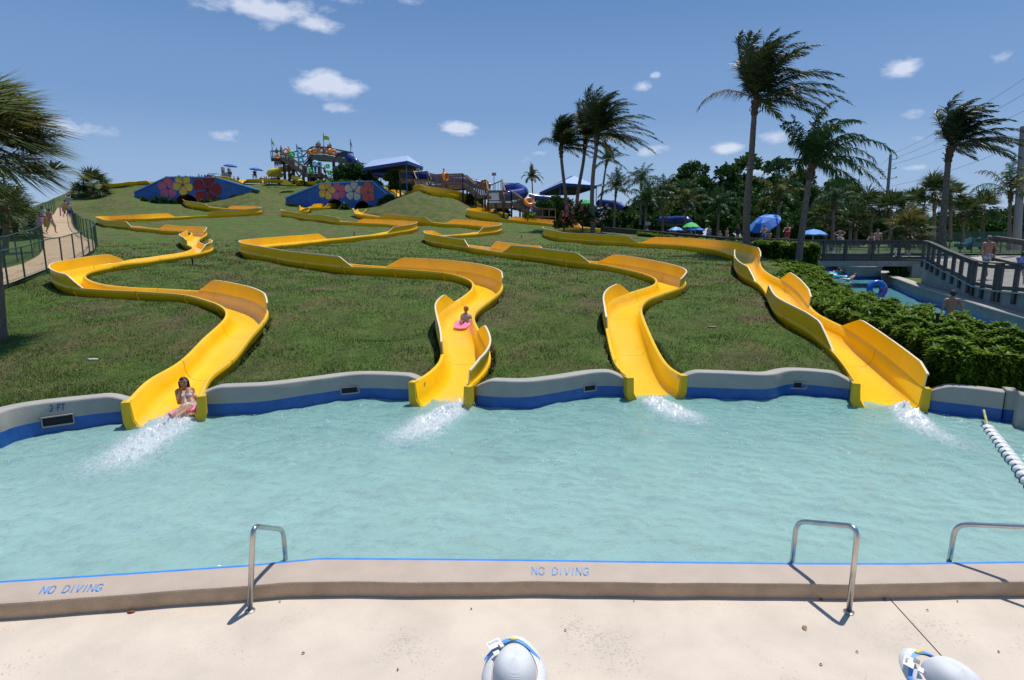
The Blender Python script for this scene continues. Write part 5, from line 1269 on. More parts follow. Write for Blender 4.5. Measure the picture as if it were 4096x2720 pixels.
# ---------------------------------------------------------------- boardwalk: bridge and ramp
def boardwalk():
    root = empty('boardwalk_bridge', (19, 38, 0), label="grey timber bridge with wire netting rails crossing the lazy river", cat='bridge')
    N_ = [P(x, 1037, 38) for x in (3205, 3292, 3380, 3488, 3593, 3692)]; zf = N_[2].z
    for p in N_: p.z = zf
    W = Vector((0, 3.2, 0)); deck_boards(root, N_[0], N_[-1], W, nb=40, fascia=.12, m=WOODG)
    part(MB().beam(N_[0] - Vector((-.2, -.02, .27)), N_[-1] - Vector((.0, -.02, .27)), .2, .34), 'bridge_beam', mat('grey_bridge_beam', (.27, .26, .245), .8, var=.1), root)
    part(MB().beam(N_[0] - Vector((-.2, -3.2, .27)), N_[-1] - Vector((0, -3.2, .27)), .2, .34), 'bridge_beam', _m['grey_bridge_beam'], root)
    h = P(3380, 961, 38).z - zf - .05
    railing(root, N_, h=h, post=.14, m=WOODG, rail=(.2, .06), drop=.42, net=WNET, lower=.1, midh=.2); railing(root, [p + W for p in N_], h=h, post=.14, m=WOODG, rail=(.2, .06), drop=.1, net=WNET, lower=.1)
    # pier
    pr = P(3660, 1060, 38.2); g = empty('bridge_pier', (pr.x, 38.4, 0), label="pale square pier holding up the right end of the bridge", cat='pier'); part(MB().box(pr.x - .35, pr.x + .3, 37.9, 39, .2, zf - .3), 'pier_body', CONC, g)
    # approach walkway on the left, dark rail above the green umbrella
    r2 = empty('boardwalk_approach', (14, 48, 0), label="grey timber walkway rail running left from the bridge behind the rightmost slide", cat='railing')
    zs = [(2416, 909, 60), (2530, 919, 57), (2650, 929, 54), (2775, 940, 51), (2900, 951, 47), (3030, 955, 43), (3130, 958, 40), (3200, 961, 38)]
    pts = [P(*q) - Vector((0, 0, 1.12)) for q in zs]
    railing(r2, pts, h=1.08, post=.16, m=WOODG, rail=(.3, .09), net=WNET, drop=.9, midh=.3)
    for a, b in zip(pts, pts[1:]): part(MB().beam(a + Vector((.3, 1.2, -.1)), b + Vector((.3, 1.2, -.1)), 2.2, .1), 'walkway_deck', WOODG, r2)
    # ramp
    rr_ = empty('boardwalk_ramp', (22, 28, 0), label="grey timber ramp with closely set posts coming down from the bridge at the right", cat='ramp')
    xs = [(3700, 963), (3720, 968), (3738, 976), (3761, 986), (3788, 999), (3820, 1012), (3851, 1024), (3886, 1037), (3904, 1044), (3942, 1050), (3993, 1053), (4010, 1053), (4075, 1055), (4150, 1056), (4230, 1058)]
    Yr = lambda x: float(np.interp(x, [3677, 3700, 3720, 3886, 4096, 4230], [33, 33, 30.3, 24.55, 19.9, 18]))
    top = [P(x, y, Yr(x)) for x, y in xs]
    fy = lambda x: float(np.interp(x, [3700, 3713, 3738, 3764, 3795, 3821, 3855, 3890, 3907, 3949, 3990, 4096, 4230], [1038, 1041, 1055, 1069, 1087, 1098, 1115, 1134, 1143, 1153, 1161, 1170, 1182]))
    fl_ = []
    for (x, y), t in zip(xs, top):
        q = P(x, fy(x), Yr(x)); q.x = t.x; fl_.append(q)
    for p, q in zip(fl_, fl_[1:]):
        pass
    for i, p in enumerate(fl_): part(MB().beam(p - Vector((0, 0, .42)), top[i] - Vector((0, 0, .03)), .12, .12, up=(0, 1, 0)), 'railing_post', WOODG, rr_)
    back = []
    for i, p in enumerate(fl_):
        t = (fl_[min(i + 1, len(fl_) - 1)] - fl_[max(i - 1, 0)]); t.z = 0; t.normalize(); nn = Vector((-t.y, t.x, 0)); 
        if nn.x < 0: nn = -nn
        w = min(4.2, 3.0 + .1 * i); q = p + nn * w; q.z = p.z; back.append(q)
    for i, (a, b) in enumerate(zip(fl_, fl_[1:])):
        U = Vector((0, 0, 1))
        ta, tb = top[i], top[i + 1]
        part(MB().beam(ta, tb, .2, .05), 'top_rail', WOODG, rr_); part(MB().beam(ta - U * .13, tb - U * .13, .05, .13), 'mid_rail', WOODG, rr_); part(MB().beam(a + U * .1, b + U * .1, .05, .14), 'lower_rail', WOODG, rr_)
        netting('wire_netting', [(a, b, a.z + .15, ta.z - .15, b.z + .15, tb.z - .15)], meshmat('galvanised_netting_coarse', (.20, .21, .21), .07, 11), rr_, rr_.location)
        nb = max(1, int((b - a).length / .16))
        for k in range(nb):
            p0 = a.lerp(b, (k + .08) / nb); p1 = a.lerp(b, (k + .92) / nb); q0 = back[i].lerp(back[i + 1], (k + .08) / nb); q1 = back[i].lerp(back[i + 1], (k + .92) / nb)
            mb = MB(); mb.poly([p0, p1, q1, q0]); mb.poly([p0 - U * .04, q0 - U * .04, q1 - U * .04, p1 - U * .04]); mb.poly([p0, p0 - U * .04, p1 - U * .04, p1]); part(mb, 'ramp_board', mat('pale_ramp_boards', (.36, .33, .285), .8, var=.15, vscale=3), rr_)
        # supporting wall below
        mb = MB(); mb.poly([Vector((a.x + .08, a.y + .06, .8)), Vector((b.x + .08, b.y + .06, .8)), b + Vector((.08, .06, -.05)), a + Vector((.08, .06, -.05))]); part(mb, 'ramp_wall', RW, rr_)
        mb = MB().beam(a + Vector((.03, 0, -.02)), b + Vector((.03, 0, -.02)), .2, .05); part(mb, 'ramp_kerb', CONC, rr_)
    bk = [back[i] for i in (0, 3, 6, 9, 12)]
    railing(rr_, bk, h=1.15, post=.14, m=WOODG, rail=(.24, .12), net=WNET, lower=.1)
    for p in back[1:]: pass
    # green fence and car beyond
    gp = [P(x, 968, 62) for x in (3640, 3720, 3800, 3845, 3890, 3948, 4006, 4100, 4200)]
    g = empty('green_windscreen_fence', tuple(gp[0]), label="tall green mesh fence behind the ramp with a parked car beyond it", cat='fence')
    for p in gp:
        part(MB().tube([Vector((p.x, p.y, 1.2)), Vector((p.x, p.y, P(3800, 924, 62).z))], .05, 6), 'fence_post', GREENP, g)
    netting('fence_mesh', [(a, b, 1.4, P(3800, 926, 62).z, 1.4, P(3800, 926, 62).z) for a, b in zip(gp, gp[1:])], meshmat('green_windscreen_mesh', (.02, .10, .075), .16, 14), g, g.location)
    cx = P(3905, 960, 75); c0 = empty('parked_car', (cx.x, 75, 1.75), label="teal parked car seen through the green mesh fence at the right", cat='car')
    side_ = [(-2.1, .35), (-2.05, .75), (-1.3, .9), (-.75, 1.38), (.7, 1.42), (1.3, 1.0), (2.0, .9), (2.15, .6), (2.1, .35)]
    mb = MB(); k = len(side_)
    for y in (-.8, .8):
        for (x, z) in side_: mb.v.append((x, y * (.88 if z > 1.2 else 1), z))
    for i in range(k): mb.f.append((i, (i + 1) % k, k + (i + 1) % k, k + i))
    mb.f += [tuple(range(k))[::-1], tuple(range(k, 2 * k))]; mb.build('body', mat('teal_car_paint', (.03, .13, .16), .25, coat=.5), c0)
    mb = MB(); mb.poly([(-.68, -.815, .95), (.98, -.815, .98), (.62, -.74, 1.34), (-.62, -.74, 1.32)]); mb.build('side_window', DARK, c0)
    for x in (-1.3, 1.3): MB().tube([(x, -.85, .33), (x, -.6, .33)], .33, 14).build('wheel', DARK, c0); MB().tube([(x, .6, .33), (x, .85, .33)], .33, 14).build('wheel', DARK, c0)
    tag(mesh_obj('lawn', [(20, 60, 1.72), (200, 60, 1.72), (200, 200, 1.9), (20, 200, 1.9)], [(0, 1, 2, 3)], mat('far_lawn', (.09, .15, .03), .9, var=.2)), kind='structure')
boardwalk()
# ---------------------------------------------------------------- foliage generators
rs = np.random.RandomState(11)
def leaf_quads(C, size, aspect=.5, up=.3, rng=rs, jitter=.35):
    """C (n,3) centres -> diamond leaves with random facing"""
    n = len(C); a = rng.uniform(0, 2 * PI, n); el = rng.uniform(-.6, .9, n); d = np.stack([np.cos(a) * np.cos(el), np.sin(a) * np.cos(el), np.sin(el)], 1)
    w = rng.randn(n, 3); w[:, 2] *= .5; s = np.cross(d, w); s /= np.linalg.norm(s, axis=1)[:, None] + 1e-9
    L_ = size * (1 + jitter * rng.randn(n))[:, None]; V = np.stack([C, C + d * L_ * .5 + s * L_ * aspect * .5, C + d * L_, C + d * L_ * .5 - s * L_ * aspect * .5], 1)
    return V.reshape(-1, 3)
def quads_obj(name, V, m, parent=None, loc=None):
    V = np.asarray(V, dtype=np.float32)
    if loc is not None: V = V - np.array(loc, dtype=np.float32)
    return np_obj(name, V, np.arange(len(V)).reshape(-1, 4), m, parent)
LDK = leafmat('dark_ficus_leaves', (.012, .040, .008), (.065, .14, .022), .5, .25, .5)
LMD = leafmat('mid_green_leaves', (.016, .05, .010), (.065, .13, .02), .5, .25, .8)
LBR = leafmat('bright_hedge_leaves', (.020, .085, .006), (.26, .37, .03), .35, .4, 2.2, .22)
LPALM = leafmat('palm_leaflets', (.014, .032, .012), (.075, .105, .035), .3, .25, .7)
LPALY = leafmat('yellowing_palm_leaflets', (.05, .07, .012), (.24, .20, .04), .35, .3, 1)
LQUEEN = leafmat('queen_palm_leaflets', (.016, .05, .016), (.07, .14, .04), .32, .3, .7)
LDRY = leafmat('dry_palm_leaflets', (.13, .09, .05), (.32, .25, .17), .6, .2, 1)
TRUNK = mat('grey_palm_trunk', (.15, .125, .10), .85, var=.25, vscale=6, bump=.6, bscale=18); BOOT = mat('brown_palm_boots', (.10, .065, .04), .9, var=.35, vscale=9, bump=.6)
BARK = mat('dark_bark', (.07, .055, .04), .9, var=.3, vscale=5)
def shell(blobs, n, rng, thick=.35, flat=.75):
    """random points in the outer shell of a set of ellipsoids"""
    w = np.array([b[3] ** 2 for b in blobs], float); w /= w.sum(); out = []
    for b, k in zip(blobs, rng.multinomial(n, w)):
        d = rng.randn(k, 3); d /= np.linalg.norm(d, axis=1)[:, None]; d[:, 2] = np.where(d[:, 2] < -.35, -d[:, 2], d[:, 2])
        lump = 1 + .12 * np.sin(d[:, 0] * 7 + b[0]) * np.sin(d[:, 1] * 6 + b[1]) + .1 * np.sin(d[:, 2] * 9 + d[:, 0] * 5)
        r = b[3] * lump * (1 - thick * rng.rand(k) ** 1.7); out.append(np.array(b[:3]) + d * r[:, None] * np.array([1, 1, flat]))
    return np.concatenate(out)
def tree(px, pyt, pyb, Y, w_, label, m=LDK, n=9000, size=.42, cat='tree', group=None, seed=1, nb=16, trunk=True, flat=.8, name='broadleaf_tree'):
    rng = np.random.RandomState(seed); t = P(px, pyt, Y); b = P(px, pyb, Y); H = t.z - b.z; ws = w_ * 1.35 * Y / F_PX
    root = empty(name, (b.x, Y, b.z), label=label, cat=cat, group=group); blobs = []
    for k in range(nb):
        a = rng.uniform(0, 2 * PI); q = rng.rand() ** .6; r = ws * rng.uniform(.32, .46); zz = H * (.16 + .6 * rng.rand()) * (1 - .25 * q)
        blobs.append((math.cos(a) * q * (ws - r) * .95, math.sin(a) * q * (ws - r) * .8, min(zz, H - r * flat), r))
    blobs.append((0, 0, H - ws * .35 * flat, ws * .38)); blobs.append((0, 0, H * .5, ws * .7)); blobs.append((ws * .45, 0, H * .3, ws * .5)); blobs.append((-ws * .45, 0, H * .3, ws * .5))
    C = shell(blobs, n, rng, flat=flat); quads_obj('crown', leaf_quads(C, size, .6, rng=rng), m, root)
    if trunk:
        mb = MB().tube([(0, 0, -.3), (.1, 0, H * .3), (0, .1, H * .6)], [ws * .07 + .08, ws * .05 + .06, .05], 8)
        for k in range(4): bl = blobs[k]; mb.tube([(0, 0, H * .25), tuple(c * .6 for c in bl[:2]) + (bl[2] * .8,)], [.12, .05], 6)
        mb.build('trunk', BARK, root)
    return root
def palm_trunk(root, pts, r0, r1, m=TRUNK, boot=.9, seed=0):
    c = [p for _, p in catmull([Vector(p) for p in pts], .12)]; n = len(c); L_ = [0]
    for a, b in zip(c, c[1:]): L_.append(L_[-1] + (b - a).length)
    rr = [(r0 + (r1 - r0) * (l / L_[-1]) + .06 * math.exp(-l / .25)) * (1 + .035 * math.sin(l * 34)) for l in L_]
    part(MB().tube(c, rr, 12), 'trunk', m, root, smooth=True)
    k = [i for i in range(n) if L_[i] > L_[-1] - boot]
    R2 = random.Random(seed)
    if len(k) > 3:
        part(MB().tube([c[i] for i in k], [r1 * (1.25 + .55 * (j / len(k))) * (1 + .14 * math.sin(j * 2.1)) for j, i in enumerate(k)], 10), 'crownshaft', BOOT, root, smooth=True)
        mb = MB()
        for i in range(16):
            q = c[R2.choice(k)]; a = R2.uniform(0, 2 * PI); d = Vector((math.cos(a), math.sin(a), R2.uniform(.2, 1.4))).normalized(); mb.beam(q + d * r1, q + d * (r1 + R2.uniform(.12, .35)), .09, .03)
        o = part(mb, 'frond_stub', BOOT, root); o['kind'] = 'stuff'
    return c[-1]
def frond(root, base, az, el, L_, m, wind=Vector((1, .1, -.05)), wk=.5, droop=.8, nl=44, ll=.62, hang=.5, lw=.035, seed=0, ends=1.0, name='frond', plume=0):
    R2 = random.Random(seed); d = Vector((math.cos(az) * math.cos(el), math.sin(az) * math.cos(el), math.sin(el))); p = Vector(base); n = 22; pts = [p.copy()]; ds = [d.copy()]
    for i in range(n):
        t = i / n; d = d + wind * (wk * (.3 + t) / n * 2) + Vector((0, 0, -droop * (.2 + 1.5 * t) / n * 2)); d.normalize(); p = p + d * (L_ / n); pts.append(p.copy()); ds.append(d.copy())
    V = []; Fc = []
    def add(a, b, c_, e):
        k = len(V); V.extend([a, b, c_, e]); Fc.append((k, k + 1, k + 2, k + 3))
    for i in range(n):     # rachis
        s = ds[i].cross(Vector((0, 0, 1))); s = s.normalized() if s.length > .01 else Vector((1, 0, 0)); w = .028 * (1 - i / n * .85)
        u = s.cross(ds[i]).normalized() * w
        add(pts[i] - s * w, pts[i] + s * w, pts[i + 1] + s * w * .9, pts[i + 1] - s * w * .9); add(pts[i] - u, pts[i] + u, pts[i + 1] + u * .9, pts[i + 1] - u * .9)
    for k in range(nl):
        t = .14 + .86 * k / (nl - 1); i = min(n - 1, int(t * n)); q = pts[i].lerp(pts[i + 1], t * n - i) if i < n else pts[-1]; d0 = ds[i]
        s = d0.cross(Vector((0, 0, 1))); s = s.normalized() if s.length > .01 else Vector((1, 0, 0)); up = s.cross(d0).normalized()
        prof = math.sin(PI * min(1, (t * .92 + .12))) ** .55 * (.35 + .65 * (1 - t * .35))
        for sg in (-1, 1):
            th = math.radians(62 - 28 * t + R2.uniform(-9, 9)); dd = (d0 * math.cos(th) + s * sg * math.sin(th) + up * (R2.uniform(-.1, .35) if not plume else R2.uniform(-.8, .8))).normalized()
            l = ll * prof * R2.uniform(.82, 1.12); a = q; w = lw
            d1 = (dd + wind * wk * .35 + Vector((0, 0, -hang * .35))).normalized(); b = a + d1 * l * .5; d2 = (d1 + wind * wk * .5 + Vector((0, 0, -hang * 1.0))).normalized(); c_ = b + d2 * l * .5
            ax = d1.cross(up + Vector((R2.uniform(-.5, .5), R2.uniform(-.5, .5), R2.uniform(-.5, .5)))); ax = ax.normalized() if ax.length > .01 else up
            add(a - ax * w * .5, a + ax * w * .5, b + ax * w * .55, b - ax * w * .55); add(b - ax * w * .55, b + ax * w * .55, c_ + ax * w * .08, c_ - ax * w * .08)
    l = root.location; o = np_obj(name, np.array([tuple(v - l) for v in V]), np.array(Fc), m, root); return o
def coconut(pxs, Y, r0, r1, label, nf, L_, seed, wk=.55, fr=None, mats=(LPALM,), ll=.65, cat='palm tree', group='wind-blown palms beside the slides', el=(.0, 1.5), hang=.5, droop=.62, extra=(), nl=62, plume=0, lw=.05, boot=.9):
    pts = [P(x, y, Y) for x, y in pxs]; root = empty('palm_tree', tuple(pts[0]), label=label, cat=cat, group=group); top = palm_trunk(root, pts, r0, r1, seed=seed, boot=boot)
    R2 = random.Random(seed)
    for k in range(nf):
        az = 2 * PI * k * .382 + R2.uniform(-.2, .2); e = el[0] + (el[1] - el[0]) * (k / (nf - 1)) + R2.uniform(-.1, .1)
        if wk > .65 and math.cos(az) < -.1: e = max(e, 1.0 + .4 * R2.random())
        frond(root, top, az, e, L_ * R2.uniform(.8, 1.08) * (1 if e < 1 else .8), mats[k % len(mats)], wk=wk * R2.uniform(.7, 1.3), droop=droop, ll=ll, hang=hang, seed=seed * 100 + k, nl=nl, plume=plume, lw=lw)
    for (az, e, l, m_, w_, dr) in extra: frond(root, top, az, e, l, m_, wk=w_, droop=dr, ll=ll, hang=1.1, seed=seed * 77 + int(l * 10), nl=nl)
    return root
coconut([(2270, 880), (2262, 780), (2248, 660), (2243, 590)], 54, .17, .12, "leftmost and shortest of the three wind-blown palms behind the flowering bush", 32, 4.1, 21, wk=.75, ll=.95, extra=[(2.9, .9, 2.6, LPALM, .1, 1.4)])
coconut([(2300, 900), (2312, 770), (2333, 650), (2342, 560)], 55, .17, .13, "middle palm of the clump of three, its crown half hidden by the taller one", 32, 4.5, 22, wk=.7, ll=.95, mats=(LPALM, LPALM, LPALM, LPALY), extra=[(2.8, .5, 3.2, LPALY, -.1, .8)])
coconut([(2372, 938), (2368, 800), (2374, 680), (2384, 600), (2387, 545)], 50, .20, .13, "rightmost and tallest of the three wind-blown palms, fronds streaming right", 36, 5.3, 23, wk=.8, ll=1.0, extra=[(-.2, .15, 4.4, LPALM, .2, .5), (-.5, -.5, 2.6, LDRY, .2, 1.2)])
coconut([(2984, 1000), (2989, 810), (3005, 630), (3014, 500), (3022, 400)], 36, .22, .14, "tallest palm, one lone frond stretched out to its left", 42, 5.2, 24, wk=.75, ll=1.0, extra=[(3.1, .55, 4.0, LDRY, -.12, 1.25), (-.2, .1, 4.4, LPALM, .15, .55)])
coconut([(3775, 1000), (3768, 940), (3780, 800), (3789, 690), (3795, 630), (3805, 585)], 40, .22, .16, "wind-bent palm at the right in front of the overhead wires", 40, 4.7, 25, wk=1.3, ll=.95, extra=[(0, .3, 5.2, LPALM, .25, .35)], boot=1.0)
coconut([(3190, 1075), (3205, 950), (3225, 800), (3240, 700), (3252, 660)], 33, .19, .13, "queen palm with long arching drooping fronds right of the tallest palm", 26, 4.6, 26, wk=.66, mats=(LQUEEN,), ll=.75, hang=1.5, droop=1.15, nl=60, plume=1, el=(.1, 1.45), extra=[(3.0, .5, 3.2, LQUEEN, -.25, 1.3)])
coconut([(2131, 880), (2132, 800), (2130, 760), (2127, 708)], 66, .07, .06, "small lone palm with a sparse crown right of the timber stairs", 13, 1.5, 27, wk=.12, mats=(LPALY, LPALM), ll=.45, nl=26, droop=1.3, boot=.5, extra=[(1.9, 1.5, 1.7, LDRY, -.1, .1), (1.2, 1.5, 1.5, LDRY, 0, .05)])
coconut([(2400, 830), (2410, 760), (2424, 664), (2432, 640)], 66, .12, .09, "bright green palm directly right of the clump of three", 13, 2.7, 28, wk=.15, mats=(LQUEEN,), ll=.6, hang=1.0, nl=36, el=(-.1, 1.3), group='palms among the background trees')
coconut([(2455, 930), (2458, 860), (2462, 790), (2466, 755)], 62, .12, .09, "queen palm with a yellowing lower frond in front of the blue tube slide", 14, 3.0, 29, wk=.15, mats=(LQUEEN, LPALM), ll=.6, hang=1.2, nl=40, plume=1, extra=[(-.3, -.3, 2.4, LPALY, .1, 1.1)], group='palms among the background trees')
for i, (x, t, b, Y, lab) in enumerate([(2580, 800, 930, 64, "queen palm left of the green umbrella, drooping over the tube slide"), (2650, 770, 930, 66, "shaggy queen palm above the small white notice"), (2740, 800, 930, 62, "queen palm with orange tipped frond right of the dark blue tube slide"),
                                (2560, 730, 900, 74, "pale queen palm at the left end of the dark trees"), (2870, 820, 940, 64, "low queen palm left of the tallest palm's trunk"), (3110, 780, 960, 50, "yellow-green palm between the tallest palm and the arching queen palm"), (3330, 800, 960, 52, "dark palm right of the queen palm's trunk"),
                                (4035, 770, 1000, 48, "bright palm at the right edge under the big pole")]):
    coconut([(x, b), (x + 3, (t + b) / 2), (x + 6, t)], Y, .14, .1, lab, 15, 3.3 if i < 7 else 4.0, 40 + i, wk=.15, mats=(LQUEEN, LPALY) if i in (2, 5, 7) else (LQUEEN,), ll=.7, hang=1.3, droop=1.1, nl=38, plume=1, group='palms among the background trees', lw=.05)
def fan_leaf(root, base, az, el, pet, rad, m, wind, R2, nseg=26, sw=.05, droop=.5):
    d = Vector((math.cos(az) * math.cos(el), math.sin(az) * math.cos(el), math.sin(el))); V = []; Fc = []
    tip = Vector(base) + d * pet + wind * .1 - Vector((0, 0, .12 * pet)); s = d.cross(Vector((0, 0, 1))); s = s.normalized() if s.length > .01 else Vector((1, 0, 0))
    def add(a, b, c_, e): k = len(V); V.extend([a, b, c_, e]); Fc.append((k, k + 1, k + 2, k + 3))
    add(Vector(base) - s * .02, Vector(base) + s * .02, tip + s * .015, tip - s * .015)
    for k in range(nseg):
        a = (k / (nseg - 1) - .5) * 2 * 1.95 + R2.uniform(-.05, .05); up = s.cross(d).normalized()
        dd = (d * math.cos(a) + s * math.sin(a) + up * (.35 * abs(math.sin(a)) + R2.uniform(-.15, .15))).normalized(); l = rad * R2.uniform(.8, 1.1) * (1 - .15 * abs(a) / 2)
        d1 = (dd + wind * .25).normalized(); p1 = tip + d1 * l * .5; d2 = (d1 + wind * .5 + Vector((0, 0, -droop))).normalized(); p2 = p1 + d2 * l * .5; ax = d1.cross(up).normalized() if d1.cross(up).length > .01 else s
        w = sw * rad; add(tip, tip + ax * .01, p1 + ax * w, p1 - ax * w); add(p1 - ax * w, p1 + ax * w, p2 + ax * w * .06, p2 - ax * w * .06)
    l = root.location; return np_obj('fan_leaf', np.array([tuple(v - l) for v in V]), np.array(Fc), m, root)
LSAB = leafmat('sabal_fan_leaves', (.02, .045, .012), (.13, .17, .05), .35, .25, .8); LSABY = leafmat('yellow_fan_leaves', (.08, .08, .02), (.26, .22, .06), .4, .3, 1)
LBIG = leafmat('near_fan_leaves', (.06, .10, .025), (.34, .38, .17), .3, .35, 1.2)
def sabal(px, pyc, pyb, Y, rad, label, nl, seed, elmin=-.75, wind=Vector((.5, 0, 0)), m=(LSAB,), r=.15, sw=.05, nseg=24, pet=None, lean=0, group='fan palms at the right', boots=1.0):
    R2 = random.Random(seed); c = P(px, pyc, Y); b = P(px - lean, pyb, Y); root = empty('fan_palm', tuple(b), label=label, cat='palm tree', group=group)
    if c.z - b.z > .8: palm_trunk(root, [b, b.lerp(c, .5) + Vector((.05, 0, 0)), c], r, r * .9, boot=min(boots, (c.z - b.z) * .4), seed=seed)
    for k in range(nl):
        az = 2 * PI * k * .382; el = elmin + (1.35 - elmin) * (k / (nl - 1)) + R2.uniform(-.12, .12)
        fan_leaf(root, c, az, el, (pet or rad * .75) * R2.uniform(.8, 1.2), rad * R2.uniform(.85, 1.1), m[k % len(m)], wind, R2, sw=sw, nseg=nseg)
    return root
for i, (x, yc, yb, Y, rad, lab) in enumerate([(3735, 770, 960, 56, 1.35, "tall fan palm behind the wind-bent palm"), (3800, 790, 960, 58, 1.2, "fan palm right behind the wind-bent palm's trunk"), (3560, 840, 990, 52, 1.3, "fan palm below the utility pole"), (3480, 830, 985, 56, 1.3, "dark fan palm left of the utility pole"),
        (3632, 925, 1000, 45, 1.3, "low spreading fan palm directly behind the bridge"), (3400, 800, 980, 60, 1.3, "fan palm behind the queen palm's drooping fronds"), (3420, 890, 985, 54, 1.1, "small fan palm behind the girl on the bridge"), (3850, 850, 970, 60, 1.3, "fan palm above the green mesh fence"),
        (3930, 830, 970, 64, 1.3, "fan palm above the parked car"), (3300, 870, 975, 56, 1.2, "fan palm right of the queen palm trunk"), (3650, 820, 960, 62, 1.3, "fan palm between the pole and the wind-bent palm")]):
    sabal(x, yc, yb, Y, rad, lab, 26, 60 + i, m=(LSAB, LSAB, LSABY) if i == 4 else (LSAB,))
# near palm at the left edge, trunk at the picture's margin
sabal(-80, 590, 1490, 15.5, 1.25, "big shaggy fan palm at the left edge with its dark trunk on the grass", 92, 90, wind=Vector((.7, 0, -.12)), m=(LBIG, LBIG, LSAB, LSABY), r=.19, sw=.018, nseg=44, pet=1.15, lean=-85, elmin=-.45, group='palms at the left')
sabal(20, 830, 1010, 34, 1.2, "shaded palm below the big one at the left edge", 24, 91, wind=Vector((.8, 0, -.1)), m=(LSAB,), group='palms at the left', sw=.03)
sabal(60, 890, 1000, 46, 1.5, "grey-green fan palm behind the left fence", 24, 92, m=(LSAB,), group='palms at the left')
sabal(372, 742, 800, 92, 1.9, "bushy palm poking over the left shoulder of the hill", 26, 93, wind=Vector((.5, 0, 0)), m=(LSAB,), group='palms at the left')
sabal(318, 775, 830, 92, 1.4, "small palm beside the bushy one on the hill's left shoulder", 18, 94, m=(LSAB,), group='palms at the left')
for i, a in enumerate([(40, 800, 960, 70, 75, "dark tree mass behind the left path fence"), (140, 838, 960, 78, 70, "low dark bushy tree where the path tops the rise"), (215, 850, 900, 92, 45, "round dark bush beyond the top of the path"), (-60, 740, 960, 60, 90, "dark tree at the far left edge")]):
    tree(*a[:5], a[5], LMD, n=5000, size=.4, seed=120 + i, group='trees at the left')
# big dark trees
for i, a in enumerate([(2760, 655, 935, 96, 110, "rounded dark ficus, leftmost of the tall tree mass"), (2900, 668, 935, 92, 85, "dark ficus between two taller crowns"), (2975, 628, 935, 98, 95, "tallest rounded dark ficus behind the tall palm trunk"), (3090, 640, 945, 100, 95, "dark ficus just right of the tall palm trunk"),
        (3190, 690, 950, 95, 85, "dark tree behind the arching queen palm"), (3330, 720, 960, 100, 90, "dark tree behind the fan palms left of the pole"), (2600, 760, 930, 92, 70, "dark tree at the left foot of the ficus mass"), (3040, 800, 950, 80, 90, "shaded tree behind the blue umbrella"), (2690, 820, 935, 78, 75, "shaded tree behind the dark blue tube slide"), (3210, 850, 960, 76, 80, "shaded tree above the light blue umbrella"),
        (3450, 840, 970, 90, 90, "dark tree behind the girl on the bridge"), (3600, 860, 975, 90, 90, "dark tree behind the bridge's right half"), (3760, 880, 965, 95, 80, "dark tree behind the green mesh fence"), (3900, 850, 950, 110, 85, "dark tree beyond the parked car"), (4060, 830, 960, 100, 90, "dark tree at the right edge behind the boy"), (2480, 840, 930, 84, 70, "dark tree behind the pink flowering bush"), (2330, 830, 920, 92, 70, "dark tree in the shade of the blue canopy"), (2210, 835, 900, 86, 50, "dark bushy tree right of the timber stairs")]):
    tree(*a[:5], a[5], LDK if i < 6 else LMD, n=22000 if i < 6 else 14000, size=.5, seed=150 + i, group='trees behind the slides')
def bush(px, pyt, pyb, Y, w, label, m=LMD, n=2500, size=.2, seed=1, group=None, name='bush', depth=.8, cat='bush'):
    rng = np.random.RandomState(seed); b = P(px, pyb, Y); t = P(px, pyt, Y); H = t.z - b.z; ws = w * Y / F_PX; root = empty(name, tuple(b), label=label, cat=cat, group=group); blobs = []
    k = max(4, int(ws / max(H, .1) * 4))
    for i in range(k): r = min(H * .6, ws * .6) * rng.uniform(.7, 1); blobs.append((rng.uniform(-1, 1) * max(0, ws - r), rng.uniform(-1, 1) * max(.05, ws * depth - r) * .6, max(.1, (H - r) * rng.uniform(.3, 1)), r))
    quads_obj('foliage', leaf_quads(shell(blobs, n, rng, .5, 1.0), size, .55, rng=rng), m, root)
    MB().tube([(0, 0, -.3), (0, 0, H * .5)], .06, 6).build('stem', BARK, root); return root
bush(1400, 652, 742, 84, 72, "large dark bush behind the flowered wall with two tunnels", LDK, 9000, .3, 5, 'bushes on the hilltop'); bush(1480, 662, 740, 85, 50, "dark bush joined to the right side of the largest hilltop bush", LDK, 6000, .3, 6, 'bushes on the hilltop')
bush(1588, 686, 762, 76, 48, "leafy dark bush left of the timber stairs with yellowish tips", LMD, 6000, .3, 7, 'bushes on the hilltop'); bush(1630, 735, 765, 74, 25, "small leafy bush at the foot of the timber stairs", LMD, 2000, .25, 8, 'bushes on the hilltop')
bush(1360, 719, 736, HW[1][0] + 2, 95, "clipped green hedge along the top of the flowered wall with two tunnels", LBR, 5000, .18, 9, 'bushes on the hilltop', 'hedge', .3, 'hedge'); bush(1520, 722, 760, HW[1][0] + 1.5, 22, "green bush behind the sloping right end of the flowered wall", LBR, 1500, .2, 10, 'bushes on the hilltop')
